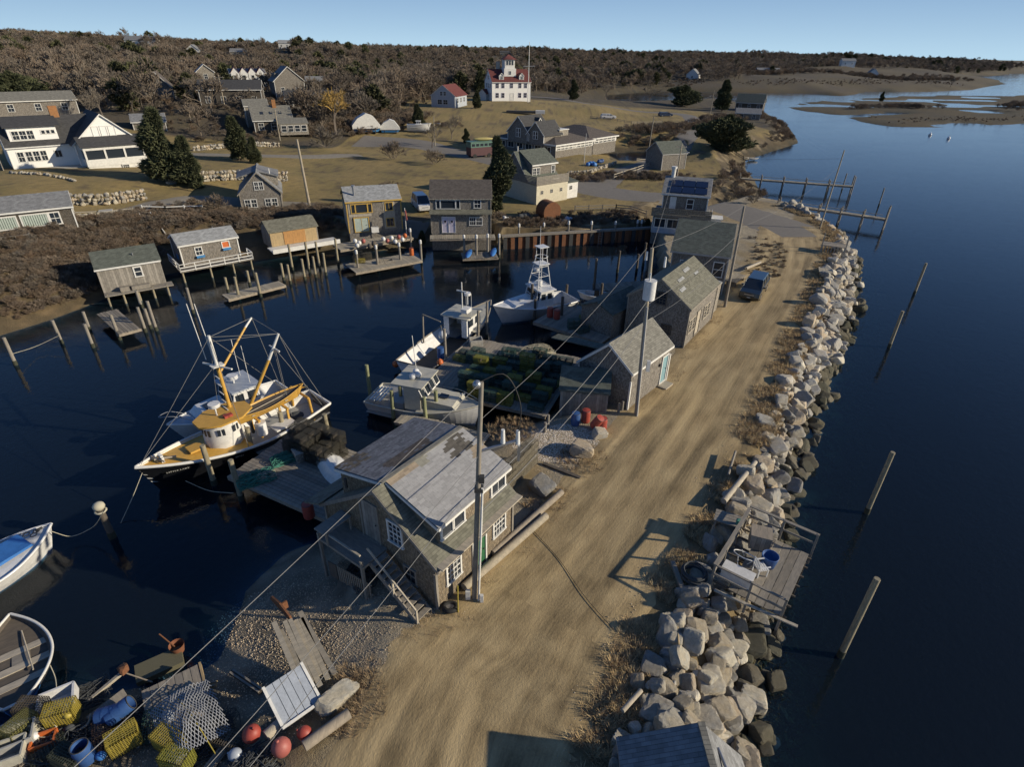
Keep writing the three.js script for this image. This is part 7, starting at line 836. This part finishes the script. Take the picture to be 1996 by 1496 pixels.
  p = V(8.37,1.9,-18.18); const co = thing('rope_coil', 'large coil of dark blue rope beside the deck', 'rope', p.x, p.y, p.z); for (let i = 0; i < 7; i++) part(co, 'turn', [new THREE.TorusGeometry(.5 + .06 * Math.sin(i * 2), .035, 5, 30).rotateX(1.57 + rr(-.15, .15)).translate(rr(-.06, .06), .1 + i * .05, rr(-.06, .06))], mats.ropeDark);
}
{ // far end of the sea wall: platform with steps, flat board, bench
  const g = thing('viewing_bench', 'small grey plank platform with slatted side at the end of the sea wall', 'platform', 38.91,1.8,-69.14, -.5); for (let i = 0; i < 6; i++) part(g, 'plank', [box(2.6, .06, .3, 0, .8, -.8 + i * .32)], pick(plankMats)); for (let i = 0; i < 8; i++) part(g, 'slat', [box(.12, .8, .05, -1.2 + i * .34, .4, .95)], mats.woodPale); for (const [a, b] of [[-1.3, .9], [1.3, .9], [-1.3, -.9], [1.3, -.9]]) part(g, 'post', [box(.12, 1.9, .12, a, .9, b)], mats.woodPale);
  const b = thing('board_cover', 'pale plank cover lying on the boulders', 'boards', 34.1,2.1,-60.85, -.4); for (let i = 0; i < 4; i++) part(b, 'board', [box(.32, .06, 1.9, -.5 + i * .34, .05, 0)], pick(plankMatsPale));
  const c = thing('plank_bench', 'grey plank bench between the tall shed and the minivan', 'bench', 23.2,1.7,-57.55, .9); for (let i = 0; i < 4; i++) part(c, 'board', [box(3.0, .05, .28, 0, .55, -.45 + i * .3)], pick(plankMats)); for (const s of [-1.2, 1.2]) part(c, 'leg', [box(.1, .5, 1.0, s, .27, 0)], mats.woodGrey);
}
// ---------- vehicles ----------
function car(label, cat, x, y, z, turn, m, o = {}) { // nose along +x
  const { L = 5.0, W = 1.95, Hh = 1.75, name = 'minivan', cab = [-2.38, 1.5] } = o, g = thing(name, label, cat, x, y, z, turn);
  part(g, 'body', [new THREE.ExtrudeGeometry((() => { const s = new THREE.Shape(); [[-2.46, .3], [2.36, .28], [2.5, .5], [2.42, .84], [1.5, 1.02], [-2.44, 1.06], [-2.5, .6]].forEach(([a, b], i) => i ? s.lineTo(a, b) : s.moveTo(a, b)); return s; })(), { depth: W - .24, bevelEnabled: true, bevelSize: .06, bevelThickness: .1, bevelSegments: 3 }).translate(0, 0, -(W - .24) / 2)], m);
  const roof = (x0, x1, x2, x3, y0, y1, w0, w1) => { const v = [[x0, y0, -w0], [x3, y0, -w0], [x3, y0, w0], [x0, y0, w0], [x1, y1, -w1], [x2, y1, -w1], [x2, y1, w1], [x1, y1, w1]].map(q => V(...q)), f = [[0, 4, 5, 1], [3, 2, 6, 7], [0, 3, 7, 4], [1, 5, 6, 2], [4, 7, 6, 5]], t = []; for (const [a, b, c, d] of f) t.push(v[a], v[b], v[c], v[a], v[c], v[d]); return triGeo(t); };
  part(g, 'greenhouse', [roof(cab[0], cab[0] + .25, cab[1] - .8, cab[1] + .25, 1.03, Hh - .06, W / 2 - .06, W / 2 - .22)], mats.glass); part(g, 'roof', [roof(cab[0] + .2, cab[0] + .3, cab[1] - .86, cab[1] - .76, Hh - .1, Hh, W / 2 - .2, W / 2 - .28)], m); for (const s of [-1, 1]) { for (const xx of [cab[0] + .25, -.9, .1]) part(g, 'pillar', [rod(V(xx, 1.0, s * (W / 2 - .07)), V(xx + .1, Hh - .05, s * (W / 2 - .21)), .05)], m); part(g, 'windscreen_pillar', [rod(V(cab[1] + .2, 1.02, s * (W / 2 - .07)), V(cab[1] - .78, Hh - .04, s * (W / 2 - .22)), .045)], m); part(g, 'headlight', [new THREE.SphereGeometry(.2, 10, 8).scale(.6, .55, 1).translate(2.36, .78, s * .7)], mats.gelcoat); part(g, 'door_handle', [box(.18, .04, .03, -.4, .9, s * (W / 2 + .0))], mats.steel); part(g, 'mirror', [box(.12, .14, .22, 1.0, 1.12, s * (W / 2 + .06))], m); for (const xx of [-1.5, 1.55]) { const w = part(g, 'wheel', [new THREE.CylinderGeometry(.34, .34, .22, 18).rotateX(1.57).translate(xx, .34, s * (W / 2 - .12))], mats.tyre); part(w, 'hubcap', [new THREE.CylinderGeometry(.2, .2, .24, 12).rotateX(1.57).translate(xx, .34, s * (W / 2 - .11))], mats.steel); } }
  part(g, 'grille', [box(.06, .14, .9, 2.5, .66, 0)], mats.steel); part(g, 'number_plate', [box(.03, .13, .34, 2.53, .46, 0)], mats.capWhite); part(g, 'bumper', [box(.14, .2, W - .3, 2.46, .4, 0)], m); return g;
}
const vanM = new THREE.MeshPhysicalMaterial({ roughness: .3, metalness: .35, clearcoat: 1, clearcoatRoughness: .06 }); vanM.color.setRGB(.02, .025, .026);
{ const a = [22.27,1.65,-51.22], b = [25.89,1.65,-57.2]; car('dark grey-green minivan parked at the road edge by the tall shed', 'minivan', (a[0] + b[0]) / 2, 1.67, (a[2] + b[2]) / 2 - .4, Math.atan2(-(a[2] - b[2]), a[0] - b[0]), vanM); }
const carWhite = pt(.68, .68, .68, { roughness: .3 }), carBlue = pt(.03, .05, .10, { roughness: .25 });
{ const a = [-13.57,2.3,-84.68]; car('white van parked behind the grey harbour house', 'van', a[0], H(a[0], a[2]) + .03, a[2], -1.2, carWhite, { name: 'van', Hh: 2.0 }); }
{ const a = [54.29,2.2,-231.06]; car('dark blue car parked near the lane bend', 'car', a[0], H(a[0], a[2]) + .05, a[2], .2, carBlue, { name: 'car', Hh: 1.5 }); }
{ const a = [30.67,3,-211.37]; car('white car parked below the station lawn', 'car', a[0], H(a[0], a[2]) + .05, a[2], .1, carWhite, { name: 'car', Hh: 1.5 }); }
{ const [x, y, z] = [-7.74,2.5,-129.92], g = thing('green_truck', 'old green and dark red box truck beside the restaurant', 'truck', x, H(x, z), z, .55); part(g, 'body', [box(5.2, 1.6, 2.2, 0, 1.3, 0)], pt(.09, .03, .035)); part(g, 'upper_body', [box(5.2, 1.0, 2.2, 0, 2.62, 0)], mats.hullGreen); part(g, 'roof', [box(5.4, .12, 2.4, 0, 3.2, 0)], mats.hullGreen); for (let i = 0; i < 5; i++) part(g, 'window', [box(.7, .5, .04, -2 + i * 1.0, 2.6, 1.12)], mats.glass); for (const [a, b] of [[-1.7, 1], [1.7, 1], [-1.7, -1], [1.7, -1]]) part(g, 'wheel', [new THREE.CylinderGeometry(.45, .45, .25, 14).rotateX(1.57).translate(a, .45, b)], mats.tyre); const k = solo('canoe', 'pale yellow canoe lashed on the green truck roof', 'canoe', [new THREE.SphereGeometry(1, 12, 8).scale(2.2, .35, .45)], pt(.5, .42, .16), x + .8, H(x, z) + 3.6, z - .3, .3); }
// ---------- small things round the town ----------
solo('rusty_tank', 'large rusty cylindrical tank lying below the terrace house', 'tank', [new THREE.CylinderGeometry(1.4, 1.4, 2.2, 20).rotateX(1.57).translate(0, 1.2, 0)], mats.rust, 4.69,1.8,-82.06, .5);
for (const [label, x, y, z, m, s] of [['white tarpaulin bundle beside the rusty tank', 7.53,1.8,-81.12, mats.boatGreyW, .9], ['dark heap of gear below the terrace house', 1.19,1.8,-81.25, mats.ropeDark, 1.2], ['blue tarpaulin bundle on the restaurant terrace', 15.28,2,-124.6, mats.boatBlue, 1.2], ['blue stacked chairs on the restaurant terrace', 17.96,2,-129.22, mats.blue, 1.0], ['dark crate heap on the yellow-trimmed house deck', -17.14,1.75,-67.71, mats.woodDark, .7], ['weathered crate heap above the bulkhead', 6.99,1.75,-79.63, mats.wood, .8], ['white cooler heap beside the cedar', -1.33,1.8,-80.52, mats.gelcoat, .6]]) { const g = thing('gear_heap', label, 'heap', x, H(x, z) > 1 ? Math.max(y, H(x, z)) - .05 : y, z, rnd()); for (let i = 0; i < 5; i++) part(g, 'bundle', [put(new THREE.IcosahedronGeometry(.4 * s, 1), rr(-.7, .7) * s, .25 * s + rr(0, .2), rr(-.5, .5) * s, rr(0, 3), rr(0, 3), 0)], m); }
{ const f = thing('small_flagpole', 'white flagpole with drooping flag on the yellow-trimmed house deck', 'flagpole', -13.67,1.8,-72.13); part(f, 'pole', [cyl(.05, .04, 3.6, 0, 0, 0, 6)], mats.white); part(f, 'flag', [put(new THREE.BoxGeometry(.12, 1.2, .22), .12, 2.7, 0, 0, 0, .1)], mats.pink); }
function fenceRun(label, pts, m, h = 1, cat = 'fence') { const g = thing('rail_fence', label, cat); for (let i = 1; i < pts.length; i++) { const [ax, az] = pts[i - 1], [bx, bz] = pts[i], d = Math.hypot(bx - ax, bz - az), n = Math.max(1, Math.round(d / 2.4)); for (let k = 0; k <= n; k++) { const x = lerp(ax, bx, k / n), z = lerp(az, bz, k / n); part(g, 'post', [box(.13, h + .4, .13, x, H(x, z) + h / 2 - .1, z)], m); if (k) { const px = lerp(ax, bx, (k - 1) / n), pz = lerp(az, bz, (k - 1) / n); for (const f of [.95, .5]) part(g, 'rail', [bar(V(px, H(px, pz) + h * f, pz), V(x, H(x, z) + h * f, z), .06, .12)], m); } } } }
fenceRun('rail fence along the lane opposite the restaurant', [[18.16,-110.88],[23.72,-118.57],[31.52,-131.24]], mats.woodPale); fenceRun('wooden guard rail beside the pond pole', [[27.61,-139.14],[33.58,-143.55]], mats.woodPale, .8); fenceRun('white railing at the head of the bank stairs', [[-46.77,-72.78],[-44.19,-73.46],[-40.34,-75.03]], mats.white); fenceRun('split rail fence below the stone wall', [[-51.17,-66.73],[-49.1,-69.21],[-47.39,-71.81]], mats.woodGrey, .9); fenceRun('low rail fence at the station drive bend', [[24.54,-210.07],[37.03,-202.78],[48.02,-207.55]], mats.woodGrey, .8); fenceRun('rail fence beside the dirt bank above the bulkhead', [[8.83,-86.21],[15.12,-87.6],[19.63,-86.98]], mats.woodGrey, .8); fenceRun('wooden rail along the creek shore below the round tree', [[52.45,-151.49],[54.98,-147.76],[58.41,-149.73]], mats.woodGrey, .9);
{ const g = thing('bank_stairs', 'white-railed wooden stairs going down the brown bank', 'stairs'); const a = V(-45.14,3.6,-70.55), b = V(-41.95,1.9,-67.2), d = V().subVectors(b, a), s = V(-d.z, 0, d.x).normalize().multiplyScalar(.6); for (let i = 0; i < 14; i++) { const p = V().lerpVectors(a, b, (i + .5) / 14); part(g, 'tread', [bar(p.clone().sub(s), p.clone().add(s), .28, .06)], mats.woodGrey); } for (const k of [-1, 1]) { const o = s.clone().multiplyScalar(k); part(g, 'handrail', [bar(a.clone().add(o).setY(a.y + 1), b.clone().add(o).setY(b.y + 1), .08, .1), bar(a.clone().add(o).setY(a.y + .5), b.clone().add(o).setY(b.y + .5), .06, .08)], mats.white); for (let i = 0; i < 4; i++) { const p = V().lerpVectors(a, b, i / 3).add(o); part(g, 'post', [box(.09, 1.2, .09, p.x, p.y + .45, p.z)], mats.white); } } }
{ const g = thing('utility_cabinet', 'pale square cabinet with shelf beside the split rail fence', 'cabinet', -48.73,4.2,-68.93, .5); part(g, 'body', [box(1.3, 1.0, .9, 0, .5, 0)], mats.shPale); part(g, 'top', [box(1.4, .08, 1.0, 0, 1.04, 0)], mats.cement); }
{ const g = thing('display_sign', 'white sign board standing by the parking lane', 'sign', -9.2,2.6,-130.46, .2); part(g, 'board', [box(.9, 2.0, .12, 0, 1.3, 0)], mats.white); part(g, 'post', [box(.12, 1.2, .12, 0, .3, 0)], mats.white); }
{ const g = thing('lawn_boat', 'long dark punt with white end lying on the station lawn', 'boat', 2.14,4.6,-205.79, -.05); part(g, 'hull', [box(11, .7, 2, 0, .5, 0)], mats.iron); part(g, 'white_end', [box(3, .9, 2.1, 5.5, .6, 0)], mats.white); }
for (const [label, x, z] of [['white mooring buoy floating on the creek, beside its twin', 137.97,-208.29], ['white mooring buoy floating on the creek, beside its twin', 138.36,-199.39]]) solo('mooring_buoy', label, 'buoy', [sph(.5, 0, .2, 0, 10), cyl(.05, .05, .6, 0, .5, 0, 6)], mats.gelcoat, x, 0, z, 0, 'white mooring buoys');
solo('mooring_buoy', 'small white float drifting close to the boulders', 'buoy', [sph(.14, 0, .05, 0, 10), cyl(.02, .02, .2, 0, .15, 0, 5)], mats.gelcoat, 18.08,0,-28.13, 0, null);
// mooring lines
{ const ln = (label, pts, m = mats.rope) => solo('mooring_line', label, 'rope', [tubeG(pts, .02, 24, 4)], m); ln('slack mooring line from the white boat to the rope-wrapped pile', [V(-22.96,1.3,-20.9), V(-22.64,0.4,-21.45), V(-21.75,0.7,-21.68), V(-19.53,3,-20.63)]); ln('bow line of the black-hulled boat running down into the water', [V(-20.42,1.9,-24.83), V(-20.83,0.8,-23.95), V(-21.07,0,-22.88)]); ln('slack line from the black-hulled boat to the wharf pile', [V(-18.14,1.4,-24.79), V(-17.12,0.7,-24.85), V(-15.21,1.2,-24.07)]); ln('white rope sagging between the grey piles', [V(-39.92,0.9,-40.46), V(-39.79,0.5,-42.55), V(-38.43,1,-43.64)]); }
{ // shed roof on the sea wall at the near end
  const g = thing('sea_wall_shed', 'grey gabled shed standing on the boulders at the near end of the sea wall', 'shed', 6.2, 1.6, -10.4, 0); const W = 4.6; // ridge at x 0, far gable at z 0
  part(g, 'wall', prism([[-2.35, -1.2], [1.55, -1.2], [1.55, .55], [0, 2.35], [-2.35, 1.5]], W - .3).translate(0, 0, .15), mats.shGrey);
  part(g, 'roof_slope', prism([[-2.6, 1.42], [0, 2.38], [0, 2.5], [-2.6, 1.54]], W), mats.rfGrey); part(g, 'roof_slope', prism([[0, 2.38], [1.7, .4], [1.7, .55], [0, 2.5]], W), mats.rfGrey);
  part(g, 'ridge_cap', [box(.22, .05, W, 0, 2.5, W / 2)], mats.rfTan); part(g, 'vent_pipe', [rod(V(.5, 1.95, .5), V(.56, 2.1, 1.5), .05)], mats.steel);
}
renderer.render(scene, camera);
